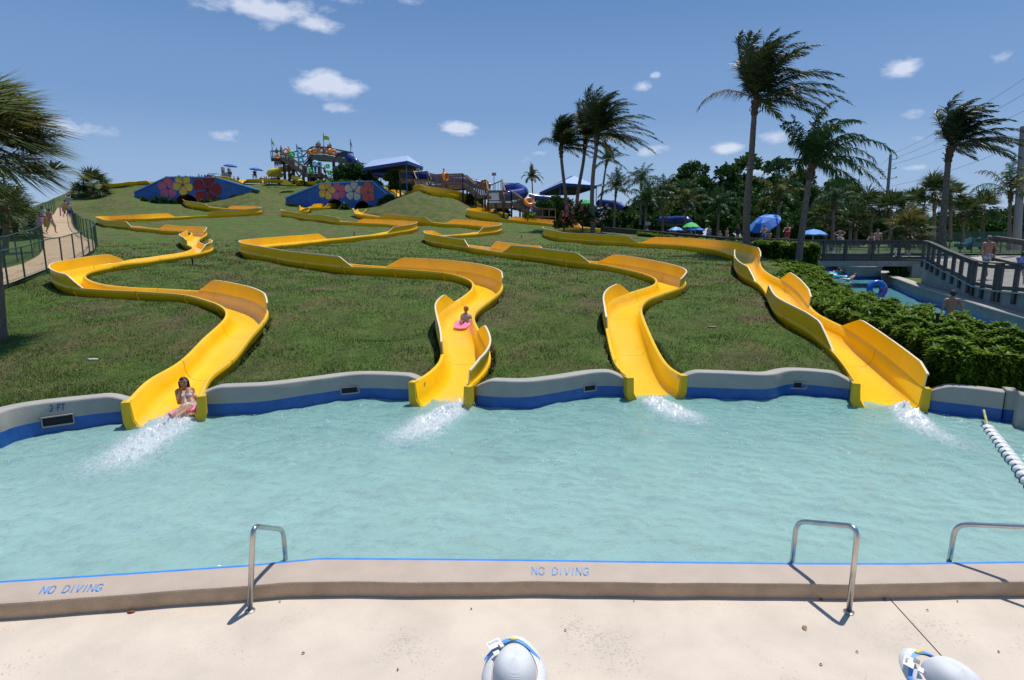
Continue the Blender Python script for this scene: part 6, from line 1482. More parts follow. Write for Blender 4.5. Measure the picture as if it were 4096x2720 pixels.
for i, (x, t, b, w, lab) in enumerate([(580, 782, 815, 16, "leftmost small shrub at the foot of the left flowered wall"), (620, 788, 817, 16, "second small shrub along the left flowered wall"), (655, 790, 820, 18, "third small shrub along the left flowered wall"), (693, 797, 825, 14, "small shrub touching the left edge of the single tunnel"),
        (812, 795, 826, 16, "small shrub just right of the single tunnel"), (845, 797, 827, 18, "shrub under the dark red flower"), (885, 790, 825, 22, "broad shrub right of the dark red flower"), (935, 775, 812, 22, "shrub under the sloping right end of the left flowered wall"), (975, 770, 800, 20, "second last shrub at the right end of the left flowered wall"), (1018, 762, 788, 18, "last shrub at the right tip of the left flowered wall")]):
    Y = HW[0][0] - 1.2 - (.6 if x > 900 else 0); bush(x, t, b, Y, w, lab, LDK, 900, .22, 30 + i, 'shrubs along the left flowered wall')
for i, (x, t, b, w, lab) in enumerate([(1160, 810, 840, 22, "dark shrub at the left tip of the two-tunnel wall"), (1200, 818, 842, 18, "low dark shrub by the small yellow S-bend"), (1383, 815, 850, 26, "dark shrub between the two tunnels"), (1487, 818, 850, 20, "shrub right of the right tunnel"), (1545, 778, 845, 32, "large round bush at the right end of the two-tunnel wall")]):
    bush(x, t, b, HW[1][0] - (1.5 if i < 4 else 4.5), w, lab, LDK, 1100 if i < 4 else 3500, .22, 50 + i, 'shrubs along the two-tunnel wall')
for i, (x, t, b, w, Y, lab) in enumerate([(1880, 766, 860, 35, 70, "dark bush under the upper timber stairs"), (1905, 790, 850, 30, 72, "bush among the stair posts"), (2010, 830, 872, 45, 72, "dark bush behind the posts of the lower landing"), (2090, 790, 868, 45, 74, "dark bush under the lowest stair flight"), (2175, 790, 860, 45, 70, "dark bush right of the stairs' foot"),
        (2245, 780, 870, 50, 76, "dark bush below the blue canopy"), (2110, 858, 874, 26, 63, "low bright plant at the foot of the last stair flight")]):
    bush(x, t, b, Y, w, lab, LMD if i < 6 else LBR, 3500 if i < 6 else 900, .25, 70 + i, 'bushes round the timber stairs')
LPK = mat('pink_blossom', (.55, .09, .16), .6, var=.2, vscale=6); LPW = mat('pale_pink_blossom', (.62, .42, .44), .6)
for i, (x, t, b, w, Y, lab) in enumerate([(2255, 838, 930, 42, 49.5, "dark flowering bush left of the third palm's trunk"), (2330, 820, 938, 52, 49, "pink flowering bush in front of the three palms"), (2405, 825, 935, 32, 51, "straggly pale pink flowering bush right of the third palm's trunk")]):
    r = bush(x, t, b, Y, w, lab, LDK if i < 2 else LMD, 5000, .2, 80 + i, 'flowering bushes at the palms'); rng = np.random.RandomState(i); H = (b - t) * Y / F_PX; ws = w * Y / F_PX
    C = np.stack([rng.uniform(-ws, ws, 13), rng.uniform(-1.6, -.6, 13), H * rng.uniform(.35, 1.12, 13)], 1); C = np.repeat(C, 6, 0) + rng.randn(13 * 6, 3) * .08
    o = quads_obj('blossom_cluster', leaf_quads(C, .13, .9, rng=rng), LPK if i < 2 else LPW, r); o['kind'] = 'stuff'
for i, (x, t, b, w, Y) in enumerate([(2470, 850, 925, 60, 78), (2560, 860, 930, 60, 76), (2660, 855, 935, 65, 74), (2770, 860, 938, 65, 74), (2880, 850, 942, 65, 72), (2990, 860, 946, 65, 74), (3100, 865, 955, 65, 72), (3200, 870, 960, 60, 74), (3300, 868, 970, 65, 72), (3400, 875, 975, 60, 76), (3500, 880, 975, 60, 74), (3600, 885, 975, 60, 78), (3700, 890, 965, 60, 82), (3800, 880, 950, 60, 92), (3990, 880, 950, 60, 92), (4090, 880, 965, 60, 80)]):
    bush(x, t, b + 30, Y, w, "dark undergrowth bush in the shade below " + ["the flowering bushes' palms", "the pale queen palm", "the small white notice's palm", "the dark blue tube slide", "the leftmost tall ficus", "the tall palm's crown, behind its trunk", "the blue umbrella", "the arching queen palm", "the light blue umbrella's right side", "the dark trees left of the pole", "the girl on the bridge", "the utility pole", "the low fan palm", "the wind-bent palm", "the parked car's right side", "the right edge pole"][i], LMD, 8000, .4, 200 + i, 'undergrowth behind the walkway')
# hedges at the right
def hedge(label, poly_l, poly_r, z0f, z1f, n, size, m, name='hedge', seed=3, group='hedges beside the rightmost slide', lump=.12, over=.26):
    """poly_l/poly_r: matching plan points (x,y); leafy skin over a dark core"""
    rng = np.random.RandomState(seed); A = np.array(poly_l, float); B = np.array(poly_r, float); z1f = [max(z, T1(*(a * .5 + b * .5)) + over) for z, a, b in zip(z1f, A, B)]; m_ = len(A); root = empty(name, (A[0][0], A[0][1], 0), label=label, cat='hedge', group=group)
    V = []; Fc = []; K = 6
    for i in range(m_):
        for j in range(K): t = j / (K - 1); q = A[i] * (1 - t) + B[i] * t; V.append((q[0], q[1], z1f[i] - .15 - (.1 if j in (0, K - 1) else 0)))
        V.append((B[i][0], B[i][1], z0f[i])); V.append((A[i][0], A[i][1], z0f[i]))
    w = K + 2
    for i in range(m_ - 1):
        for j in range(w): Fc.append((i * w + j, (i + 1) * w + j, (i + 1) * w + (j + 1) % w, i * w + (j + 1) % w))
    Fc += [tuple(range(w)), tuple((m_ - 1) * w + j for j in range(w))[::-1]]
    part(MB(), 'x', m, root) if False else None
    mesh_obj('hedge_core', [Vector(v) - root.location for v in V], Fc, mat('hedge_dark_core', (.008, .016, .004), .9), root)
    s = rng.rand(n) * (m_ - 1); i = s.astype(int); f = (s - i)[:, None]; a = A[i] * (1 - f) + A[i + 1] * f; b = B[i] * (1 - f) + B[i + 1] * f
    z1 = np.array(z1f)[i] * (1 - f[:, 0]) + np.array(z1f)[i + 1] * f[:, 0]; z0 = np.array(z0f)[i] * (1 - f[:, 0]) + np.array(z0f)[i + 1] * f[:, 0]
    kind = rng.rand(n); t = rng.rand(n); t = np.where(kind < .56, t, np.where(kind < .86, 0, 1)); xy = a * (1 - t[:, None]) + b * t[:, None]
    lp = lump * (np.sin(xy[:, 0] * 5.1) * np.sin(xy[:, 1] * 4.3) + .6 * np.sin(xy[:, 0] * 11 + xy[:, 1] * 9))
    z = np.where(kind < .56, z1 + lp - .05 * rng.rand(n), z0 + (z1 - z0) * rng.rand(n) ** .8); out = np.where(kind < .56, 0, np.where(kind < .86, -1, 1)) * (lp + .05); d = (b - a); d /= np.linalg.norm(d, axis=1)[:, None]
    xy = xy + d * out[:, None]; C = np.stack([xy[:, 0], xy[:, 1], z], 1)
    ne = n // 9       # leaves over the near end of the hedge
    te = rng.rand(ne); ce = A[0] * (1 - te[:, None]) + B[0] * te[:, None]; ze = z0f[0] + (z1f[0] - z0f[0]) * rng.rand(ne) ** .8
    C = np.concatenate([C, np.stack([ce[:, 0], ce[:, 1] - .04 - .1 * rng.rand(ne), ze], 1)]); n = len(C)
    k5 = 6; C5 = np.repeat(C, k5, 0); nn = len(C5); ang = np.tile(np.arange(k5) * 2 * PI / k5, n) + np.repeat(rng.rand(n) * 6, k5); el = rng.uniform(-.5, .35, nn) + np.repeat(rng.uniform(-.2, .3, n), k5)
    dd = np.stack([np.cos(ang) * np.cos(el), np.sin(ang) * np.cos(el), np.sin(el)], 1); tilt = np.repeat(rng.randn(n, 3) * .35, k5, 0); dd += np.cross(tilt, dd); dd /= np.linalg.norm(dd, axis=1)[:, None]
    s_ = np.cross(dd, [0, 0, 1.0]); s_ /= np.linalg.norm(s_, axis=1)[:, None] + 1e-9; L_ = size * (1 + .25 * rng.randn(nn))[:, None]
    Vq = np.stack([C5, C5 + dd * L_ * .5 + s_ * L_ * .2, C5 + dd * L_ + np.array([0, 0, -.02]), C5 + dd * L_ * .5 - s_ * L_ * .2], 1).reshape(-1, 3)
    o = quads_obj('hedge_leaves', Vq, m, root, tuple(root.location)); o['kind'] = 'stuff'; return root
hedge("big bright green clipped hedge between the rightmost slide and the river", [(8.95, 11.9), (9.1, 12.5), (9.25, 13.5), (9.35, 15), (9.4, 17), (10.0, 19.5), (10.7, 22), (11.1, 25), (11.9, 28)], [(11.3, 11.7), (11.3, 12.5), (11.3, 13.5), (11.4, 15), (11.5, 17), (11.9, 19.5), (12.2, 22), (13.0, 25), (14.2, 28)],
      [.3, .3, .3, .3, .5, .6, .8, 1.0, 1.2], [1.2, 1.28, 1.36, 1.42, 1.46, 1.48, 1.5, 1.55, 1.6], 20000, .14, LBR, seed=4, lump=.17)
hedge("low dark-shadowed ground hedge sloping beside the rightmost slide's upper bends", [(12.3, 28.2), (12.6, 30), (12.8, 32.5), (13.0, 35)], [(13.6, 28.2), (14.3, 30), (15.6, 32.5), (16.9, 35)], [1.2, 1.3, 1.5, 1.7], [1.4, 1.4, 1.4, 1.5], 7000, .17, LBR, seed=5, over=.12)
hedge("square clipped hedge behind the arching queen palm's trunk, in front of the bridge", [(14.6, 36.0), (16, 36.0), (18.3, 36.2)], [(14.8, 38.0), (16.2, 38.0), (18.4, 38.2)], [1.5, 1.5, 1.6], [3.05, 2.98, 2.95], 3000, .2, LBR, seed=6)
bush(3600, 1068, 1108, 38.5, 40, "green bush under the bridge beside its pale pier", LMD, 2500, .16, 99, 'bushes under the bridge')
for i, (x0, x1, Y, py) in enumerate([(2560, 2700, 50, 948), (2720, 2860, 47, 956), (2860, 2990, 43, 968)]):
    pa, pb = P(x0, py, Y), P(x1, py + 8, Y - 2); hedge(["bright ground cover at the far end behind the rightmost slide's rim", "bright ground cover midway behind the rightmost slide's rim", "bright ground cover next to the tallest palm's foot"][i], [(pa.x, pa.y), (pb.x, pb.y)], [(pa.x, pa.y + 1.2), (pb.x, pb.y + 1.2)], [pa.z - .6, pb.z - .6], [pa.z + .05, pb.z + .05], 900, .16, LBR, 'ground_cover', 20 + i, lump=.08)
# ---------------------------------------------------------------- grass blades on the near slope
def grass_blades():
    rng = np.random.RandomState(2); n = 230000; y = 10 + 36 * rng.rand(n) ** 1.5; u = rng.uniform(-1.0, .72, n); x = u * y; yw = np.interp(x, WX, WY); k = (y > yw + .32) & (x < np.interp(y, [10, 17, 22, 28, 36, 46], [8.5, 8.9, 10, 11.6, 13, 16])) & (x > np.interp(y, [10, 24, 36, 46], [-40, -21, -25.5, -32])); x, y = x[k], y[k]
    # keep them off the troughs
    keep = np.ones(len(x), bool)
    for P_ in SL.values():
        sel = P_['Y'] < 48
        for px, py in zip(P_['X'][sel][::3], P_['Y'][sel][::3]): keep &= (x - px) ** 2 + (y - py) ** 2 > .4
    keep &= rng.rand(len(x)) > (y - 28) / 18; x, y = x[keep], y[keep]; z = T(x, y); n = len(x); a = rng.uniform(0, 2 * PI, n); sz = np.clip(y / 17, 1, 2.4); h = rng.uniform(.025, .06, n) * sz ** .6 * (1 + .5 * (np.sin(x * 2) * np.sin(y * 2.3))); w = (.009 + .004 * rng.rand(n)) * sz
    dx, dy = np.cos(a) * w, np.sin(a) * w; lx, ly = rng.randn(n) * .03, rng.randn(n) * .03
    V = np.stack([np.stack([x - dx, y - dy, z - .01], 1), np.stack([x + dx, y + dy, z - .01], 1), np.stack([x + lx, y + ly, z + h], 1)], 1).reshape(-1, 3)
    o = np_obj('grass_blades', V, np.arange(len(V)).reshape(-1, 3), leafmat('grass_blade', (.027, .068, .008), (.165, .215, .05), .6, .3, .8), k=3); tag(o, kind='stuff')
grass_blades()
# ---------------------------------------------------------------- poles and wires
def upole(px, pyt, pyb, Y, r, label, arms, lean=0):
    t = P(px, pyt, Y); b = P(px - lean, pyb, Y); root = empty('utility_pole', tuple(b), label=label, cat='utility pole', group='utility poles'); m = mat('grey_concrete_pole', (.22, .22, .22), .8)
    part(MB().tube([b, t], [r * 1.3, r], 10), 'pole', m, root)
    for (dz, l) in arms:
        p = Vector((t.x, t.y, t.z - dz)); part(MB().tube([p - Vector((l * .2, 0, 0)), p + Vector((l, 0, .15))], .05, 6), 'cross_arm', m, root); part(MB().lathe([(.08, 0), (.1, .1), (.05, .25), (0, .3)], 8, c=(p.x + l, p.y, p.z + .15)), 'insulator', mat('insulator_grey', (.25, .25, .27), .4), root)
    return t
t1 = upole(3563, 618, 860, 95, .2, "grey utility pole with crossarms above the fan palms", [(.8, 1.0), (2.2, 1.0), (3.6, 1.2), (3.7, -1.2)], lean=20)
upole(3436, 715, 860, 190, .22, "smaller distant utility pole left of the near one", [(1, 1)], lean=5)
t2 = upole(4095, 505, 1000, 58, .28, "thick grey pole at the right edge of the photo", [(1.5, .8)], lean=30)
wm = mat('wire_black', (.03, .03, .035), .6)
def wire(a, b, label, r=.02, sag=.6):
    n = 14; root = empty('overhead_wire', tuple(a), label=label, cat='wire', group='overhead power lines'); part(MB().tube([a.lerp(b, i / n) - Vector((0, 0, sag * 4 * (i / n) * (1 - i / n))) for i in range(n + 1)], r, 4), 'cable', wm, root)
for i, ((x0, y0), (x1, y1), lab) in enumerate([((3570, 615), (4180, 258), "uppermost overhead wire rising from the pole to the right edge"), ((3580, 633), (4180, 325), "second overhead wire rising to the right edge"), ((3580, 655), (4180, 400), "third overhead wire passing behind the wind-bent palm"), ((3556, 746), (4180, 535), "thin low wire crossing behind the wind-bent palm"), ((3850, 776), (4110, 700), "thick dark cable at the lower right sky")]):
    wire(P(x0, y0, 95), P(x1, y1, 60), lab, .018 if i < 4 else .04)
for i, ((x0, y0), (x1, y1), lab) in enumerate([((3570, 618), (3436, 718), "wire from the near pole to the distant one, upper"), ((3580, 655), (3440, 730), "wire from the near pole to the distant one, lower")]): wire(P(x0, y0, 95), P(x1, y1, 190), lab, .025)
# ---------------------------------------------------------------- people
def skinm(n, c): return mat('skin_' + n, c, .5, var=.05, vscale=8)
SK = {'fair': skinm('fair', (.50, .27, .19)), 'tan': skinm('tan', (.36, .17, .10)), 'brown': skinm('brown', (.13, .06, .035)), 'pink': skinm('pink', (.55, .26, .19))}
HAIR = {'dark': mat('dark_hair', (.015, .010, .008), .5), 'brown': mat('brown_hair', (.07, .035, .018), .5), 'blond': mat('blond_hair', (.30, .19, .08), .55)}
def cloth(n, c, c2=None, vs=14): return mat('cloth_' + n, c, .85, color2=c2, var=.1 if c2 is None else 0, vscale=vs)
CL = {'black': cloth('black', (.02, .02, .024)), 'white': cloth('white', (.72, .72, .72)), 'blackwhite': cloth('black_and_white_print', (.55, .55, .58), (.02, .02, .025), 11), 'blue': cloth('blue', (.03, .12, .42)), 'red': cloth('red', (.45, .03, .04)), 'pink': cloth('pink', (.75, .12, .32)),
      'grey': cloth('grey', (.3, .3, .32)), 'greywhite': cloth('grey_white_wet', (.42, .40, .40)), 'redblack': cloth('red_and_black', (.35, .02, .03), (.02, .02, .02), 9), 'khaki': cloth('dark_brown', (.05, .035, .03)), 'zebra': cloth('black_and_white_zebra', (.8, .8, .78), (.02, .02, .02), 38), 'flower': cloth('mauve_and_white_print', (.6, .55, .58), (.16, .12, .18), 13)}
def capsule(mb, a, b, ra, rb, n=9):
    a = Vector(a); b = Vector(b); d = b - a
    if d.length < 1e-4: mb.ball(a, ra, n, 6); return
    d.normalize(); K = 4; pts = []; rr = []
    for k in range(K): t = PI / 2 * (1 - k / K); pts.append(a - d * ra * math.sin(t)); rr.append(max(.001, ra * math.cos(t)))
    pts.append(a); rr.append(ra); pts.append(b); rr.append(rb)
    for k in range(1, K + 1): t = PI / 2 * k / K; pts.append(b + d * rb * math.sin(t)); rr.append(max(.001, rb * math.cos(t)))
    mb.tube(pts, rr, n)
def skin_mesh(name, mb, m, parent, vox, smooth=3, origin=Vector((0, 0, 0))):
    mb.v = [Vector(v) - origin for v in mb.v]
    o = mb.build(name, m, parent)
    md = o.modifiers.new('r', 'REMESH'); md.mode = 'VOXEL'; md.voxel_size = vox; md.use_smooth_shade = True
    if smooth: sm = o.modifiers.new('s', 'SMOOTH'); sm.iterations = smooth; sm.factor = .5
    dg = bpy.context.evaluated_depsgraph_get(); dg.update(); ev = o.evaluated_get(dg); me = bpy.data.meshes.new_from_object(ev)
    o.modifiers.clear(); old = o.data; o.data = me
    if not len(me.materials): me.materials.append(m)
    bpy.data.meshes.remove(old); return o
def person_J(J, h, label, skin='tan', hair='dark', wear=(), vox=None, loc=None, face=None, group=None, hairlen=0, hand_detail=False, fem=False, cap=None, detail=True):
    """J: world joints (neck, head, sh, el, ha, pel, hip, kn, an, toe ; pairs are (left, right))"""
    k = h / 1.75; root = empty('person', tuple(loc if loc is not None else J['pel']), label=label, cat='person', group=group); O = root.location.copy()
    vox = vox or .028; mb = MB()
    pel, nk, hd = Vector(J['pel']), Vector(J['neck']), Vector(J['head']); sh = [Vector(v) for v in J['sh']]; el = [Vector(v) for v in J['el']]; ha = [Vector(v) for v in J['ha']]; hip = [Vector(v) for v in J['hip']]; kn = [Vector(v) for v in J['kn']]; an = [Vector(v) for v in J['an']]; toe = [Vector(v) for v in J['toe']]
    ch = pel.lerp(nk, .68); wa = pel.lerp(nk, .36); ax = (sh[1] - sh[0]).normalized()
    for s in (-1, 1):
        capsule(mb, ch + ax * s * .07 * k, wa + ax * s * .055 * k, .105 * k, .085 * k); capsule(mb, wa + ax * s * .055 * k, pel + ax * s * .07 * k, .085 * k, .10 * k)
    capsule(mb, sh[0].lerp(nk, .2), sh[1].lerp(nk, .2), .062 * k, .062 * k); capsule(mb, nk - (hd - nk) * .3, hd, .052 * k, .05 * k)
    capsule(mb, ch + ax * .06 * k, nk.lerp(sh[1], .5), .08 * k, .06 * k); capsule(mb, ch - ax * .06 * k, nk.lerp(sh[0], .5), .08 * k, .06 * k)
    up = (hd - nk).normalized(); fc = Vector(face).normalized() if face is not None else Vector((0, -1, 0)); fc = (fc - up * fc.dot(up)).normalized()
    hr = .088 * h ** .5 / 1.75 ** .5
    capsule(mb, hd + up * hr * .35, hd - up * hr * .45 + fc * hr * .25, hr, hr * .72)
    mb.ball(hd + fc * hr * 1.02 - up * hr * .12, hr * .2, 6, 5)      # nose
    for s in (-1, 1): mb.ball(hd + fc.cross(up) * s * hr * .97, hr * .24, 6, 5)   # ears
    for i in (0, 1):
        capsule(mb, sh[i], el[i], .050 * k, .038 * k); capsule(mb, el[i], ha[i], .038 * k, .026 * k)
        fd = (ha[i] - el[i]).normalized(); sd = fd.cross(up); sd = sd.normalized() if sd.length > .1 else ax
        if hand_detail:
            capsule(mb, ha[i], ha[i] + fd * .06 * k, .028 * k, .03 * k)
            for q in range(4):
                b0 = ha[i] + fd * .075 * k + sd * (q - 1.5) * .02 * k; b1 = b0 + (fd + fc * .35).normalized() * .04 * k; b2 = b1 + (fd + fc * 1.1).normalized() * (.034 - .004 * abs(q - 1.4)) * k
                capsule(mb, b0, b1, .0095 * k, .009 * k, 6); capsule(mb, b1, b2, .009 * k, .0075 * k, 6)
            capsule(mb, ha[i] + fd * .03 * k, ha[i] + fd * .075 * k + sd * .05 * k + fc * .02, .012 * k, .009 * k, 6)
        else: 
            capsule(mb, ha[i], ha[i] + fd * .09 * k, .033 * k, .022 * k)
        capsule(mb, hip[i], kn[i], .085 * k, .056 * k); m_ = kn[i].lerp(an[i], .35); capsule(mb, kn[i], m_, .054 * k, .054 * k); capsule(mb, m_, an[i], .054 * k, .036 * k); capsule(mb, an[i], toe[i], .038 * k, .026 * k)
    capsule(mb, hip[0], hip[1], .10 * k, .10 * k)
    skin_mesh('body', mb, SK[skin], root, vox, 2 if vox < .02 else 1, O)
    for w in wear:
        kind, m = w; mb = MB(); e = max(.012, vox * .6)
        if kind in ('shorts', 'trunks', 'briefs', 'kneeshorts', 'pants'):
            L_ = {'shorts': .5, 'trunks': .72, 'briefs': .12, 'kneeshorts': .95, 'pants': 1}[kind]
            capsule(mb, hip[0], hip[1], .105 * k + e, .105 * k + e); capsule(mb, pel + ax * .05 * k, pel - ax * .05 * k, .10 * k + e, .10 * k + e)
            for i in (0, 1):
                capsule(mb, hip[i], hip[i].lerp(kn[i], L_), .09 * k + e, (.075 if kind != 'pants' else .06) * k + e)
                if kind == 'pants': capsule(mb, kn[i], an[i], .06 * k + e, .045 * k + e)
        elif kind in ('shirt', 'longshirt'):
            for s in (-1, 1): capsule(mb, ch + ax * s * .07 * k, wa + ax * s * .058 * k, .112 * k + e, .10 * k + e); capsule(mb, wa + ax * s * .058 * k, pel + ax * s * .07 * k, .10 * k + e, .105 * k + e)
            capsule(mb, sh[0], sh[1], .066 * k + e, .066 * k + e)
            for i in (0, 1):
                capsule(mb, sh[i], sh[i].lerp(el[i], .55), .058 * k + e, .052 * k + e)
                if kind == 'longshirt': capsule(mb, sh[i], el[i], .054 * k + e, .044 * k + e); capsule(mb, el[i], el[i].lerp(ha[i], .9), .044 * k + e, .034 * k + e)
        elif kind == 'top':
            for s in (-1, 1): mb.ball(ch + fc * .075 * k + ax * s * .07 * k - up * .02, .062 * k + e, 10, 6)
            capsule(mb, ch + ax * .10 * k - up * .05 * k, ch - ax * .10 * k - up * .05 * k, .09 * k + e * .6, .09 * k + e * .6)
        elif kind == 'swimsuit':
            for s in (-1, 1): capsule(mb, ch + ax * s * .07 * k, wa + ax * s * .055 * k, .108 * k + e, .088 * k + e); capsule(mb, wa + ax * s * .055 * k, pel + ax * s * .07 * k, .088 * k + e, .104 * k + e)
            capsule(mb, hip[0], hip[1], .102 * k + e, .102 * k + e)
        skin_mesh({'top': 'bikini_top', 'briefs': 'bikini_bottom'}.get(kind, kind), mb, m, root, max(vox, .02) * .9, 2, O)
    mb = MB()      # hair or cap
    if cap is None:
        capsule(mb, hd + up * hr * .5 - fc * hr * .18, hd - fc * hr * .45 - up * hr * .1, hr * 1.04, hr * .9)
        capsule(mb, hd + up * hr * .85 + fc * hr * .3, hd + up * hr * .6, hr * .6, hr * .8)
        if hairlen:
            for s in (-.5, 0, .5): capsule(mb, hd - fc * hr * .6 + fc.cross(up) * s * hr, hd - fc * hr * .7 - up * hairlen + fc.cross(up) * s * hr * 1.3, hr * .55, hr * .3)
            for s in (-1, 1): capsule(mb, hd + fc.cross(up) * s * hr * .95 + up * hr * .3, hd + fc.cross(up) * s * hr * 1.05 - up * hairlen * .8, hr * .3, hr * .16)
        skin_mesh('hair', mb, HAIR[hair], root, max(vox * .8, .011), 1, O)
    else:
        capsule(mb, hd + up * hr * .55, hd + up * hr * .4 - fc * hr * .1, hr * 1.08, hr * 1.06); capsule(mb, hd + up * hr * .45 + fc * hr * 1.1, hd + up * hr * .45 + fc * hr * 1.55, hr * .35, hr * .3); skin_mesh('cap', mb, cap, root, max(vox * .7, .012), 1, O)
        mb = MB(); capsule(mb, hd - fc * hr * .4 + up * hr * .1, hd - fc * hr * .45 - up * hr * .3, hr * .85, hr * .6); skin_mesh('hair', mb, HAIR[hair], root, max(vox * .8, .012), 1, O)
    if face is not None and detail:
        r_ = fc.cross(up)
        for s in (-1, 1):
            part(MB().ball(hd + fc * hr * .88 + r_ * s * hr * .36 + up * hr * .06, hr * .13, 8, 5, (1, .6, .55)), 'eye', mat('dark_eye', (.02, .015, .012), .5), root)  # small dark eye in one even colour
            part(MB().beam(hd + fc * hr * .93 + r_ * s * hr * .18 + up * hr * .28, hd + fc * hr * .86 + r_ * s * hr * .58 + up * hr * .27, .012, hr * .07), 'eyebrow', mat('brow_brown', (.05, .025, .015), .8), root)
        part(MB().ball(hd + fc * hr * .93 - up * hr * .5, hr * .2, 8, 5, (1, .45, .3)), 'mouth', mat('lips', (.30, .07, .06), .5), root)
    return root
def figure(pos, h, rz, label, pose='stand', skin='tan', hair='dark', wear=(), vox=.028, arms='down', hairlen=0, cap=None, group=None, lean=0, face=None):
    """local frame: faces -y before rotation"""
    H = h; S = lambda x, y, z: Vector((x * H, y * H, z * H)); sit = pose == 'sit'; base = 0
    J = {}
    z0 = .0
    if pose in ('stand', 'walk'):
        st = .16 if pose == 'walk' else .02
        J['pel'] = S(0, 0, .53); J['hip'] = [S(-.055, 0, .51), S(.055, 0, .51)]; J['kn'] = [S(-.055, -st * .75 - .01, .285), S(.055, st * .45, .28)]; J['an'] = [S(-.055, -st * .85, .045), S(.06, st * 1.15, .07 if pose == 'walk' else .045)]
        J['toe'] = [S(-.06, -st * .85 - .09, .018), S(.065, st * 1.15 - .07, .018)]
    elif pose == 'sit':
        J['pel'] = S(0, 0, .07); J['hip'] = [S(-.06, 0, .06), S(.06, 0, .06)]; J['kn'] = [S(-.09, -.23, .09), S(.09, -.23, .09)]; J['an'] = [S(-.09, -.27, -.14), S(.09, -.27, -.14)]; J['toe'] = [S(-.09, -.35, -.16), S(.09, -.35, -.16)]
    elif pose == 'wade':
        J['pel'] = S(0, 0, .0); J['hip'] = [S(-.055, 0, -.02), S(.055, 0, -.02)]; J['kn'] = [S(-.06, -.05, -.2), S(.06, .03, -.2)]; J['an'] = [S(-.06, 0, -.4), S(.06, .08, -.4)]; J['toe'] = [S(-.06, -.08, -.42), S(.06, 0, -.42)]
    elif pose == 'lie':
        J['pel'] = S(0, 0, .06); J['hip'] = [S(-.055, -.02, .05), S(.055, -.02, .05)]; J['kn'] = [S(-.08, -.24, .12), S(.08, -.25, .1)]; J['an'] = [S(-.08, -.46, .05), S(.09, -.47, .04)]; J['toe'] = [S(-.08, -.5, .1), S(.09, -.51, .09)]
    b = J['pel']; ln = lean + (.9 if pose == 'lie' else 0)
    R_ = Matrix.Rotation(-ln, 3, 'X')
    def U_(x, y, z): return b + (R_ @ S(x, y, z))
    J['neck'] = U_(0, .0, .29); J['head'] = U_(0, -.012, .385); J['sh'] = [U_(-.115, 0, .27), U_(.115, 0, .27)]
    arr = {'down': ([U_(-.145, .01, .10), U_(.145, .01, .10)], [U_(-.135, -.05, -.03), U_(.135, -.05, -.03)]), 'swing': ([U_(-.14, .06, .11), U_(.14, -.05, .11)], [U_(-.14, .02, -.02), U_(.14, -.14, .0)]),
           'out': ([U_(-.22, .0, .16), U_(.22, 0, .16)], [U_(-.33, -.04, .12), U_(.33, -.04, .12)]), 'head': ([U_(-.22, -.04, .33), U_(.2, -.03, .36)], [U_(-.07, -.03, .43), U_(.07, -.03, .44)]),
           'fwd': ([U_(-.13, -.08, .14), U_(.13, -.08, .14)], [U_(-.08, -.2, .12), U_(.08, -.2, .12)]), 'up': ([U_(-.15, -.05, .38), U_(.15, -.05, .38)], [U_(-.12, -.05, .52), U_(.12, -.05, .52)]), 'rest': ([U_(-.16, .04, .12), U_(.16, .04, .12)], [U_(-.17, -.03, .02), U_(.17, -.03, .02)])}[arms]
    J['el'], J['ha'] = arr
    M4 = Matrix.Translation(Vector(pos)) @ Matrix.Rotation(rz, 4, 'Z')
    W = {k: ([M4 @ q for q in v] if isinstance(v, list) else M4 @ v) for k, v in J.items()}
    fdir = Matrix.Rotation(rz, 3, 'Z') @ (Vector((0, -1, 0)) if face is None else Vector(face))
    return person_J(W, h, label, skin, hair, wear, vox, loc=Vector(pos), face=fdir, group=group, hairlen=hairlen, cap=cap, detail=vox < .03)
def torus(name, c, R0, r0, axis, m, label=None, cat='inner tube', group=None, parent=None, n=28, k=10):
    ax = Vector(axis).normalized(); u = ax.cross(Vector((0, 0, 1))); u = u.normalized() if u.length > .01 else Vector((1, 0, 0)); v = ax.cross(u); c = Vector(c)
    pts = [c + (u * math.cos(2 * PI * i / n) + v * math.sin(2 * PI * i / n)) * R0 for i in range(n)]
    mb = MB(); V = []; Fc = []
    for i in range(n):
        d = (pts[i] - c).normalized()
        for j in range(k): a = 2 * PI * j / k; V.append(pts[i] + d * math.cos(a) * r0 + ax * math.sin(a) * r0)
    for i in range(n):
        for j in range(k): Fc.append((i * k + j, i * k + (j + 1) % k, ((i + 1) % n) * k + (j + 1) % k, ((i + 1) % n) * k + j))
    if parent is not None: l = parent.location; o = mesh_obj(name, [v_ - l for v_ in V], Fc, m, parent, True)
    else: o = mesh_obj(name, [v_ - c for v_ in V], Fc, m, None, True); o.location = c
    if label: tag(o, label, cat, group)
    return o
TO = mat('orange_vinyl', (.80, .26, .015), .3); TGN = mat('green_vinyl', (.04, .55, .08), .3); TLB = mat('light_blue_vinyl', (.16, .50, .68), .3); TPK = mat('pink_vinyl', (.85, .10, .30), .3); TBL = mat('blue_vinyl', (.02, .16, .60), .25); TTQ = mat('turquoise_vinyl', (.05, .42, .66), .3)
GT = 'inner tubes carried on the tower and stairs'
def tubeP(px, py, Y, R0, r0, axis, m, label): return torus('inner_tube', P(px, py, Y), R0, r0, axis, m, label, group=GT)
tubeP(1144, 604, 98.5, .36, .13, (.25, -1, .35), TO, "orange inner tube at the top of the tower stairs"); tubeP(1168, 616, 98, .34, .17, (.8, -1, .2), TGN, "green inner tube just right of the top tower stairs' orange one")
tubeP(1108, 625, 98.5, .30, .12, (.9, -.5, .2), TO, "small orange tube on the tower's left corner deck")
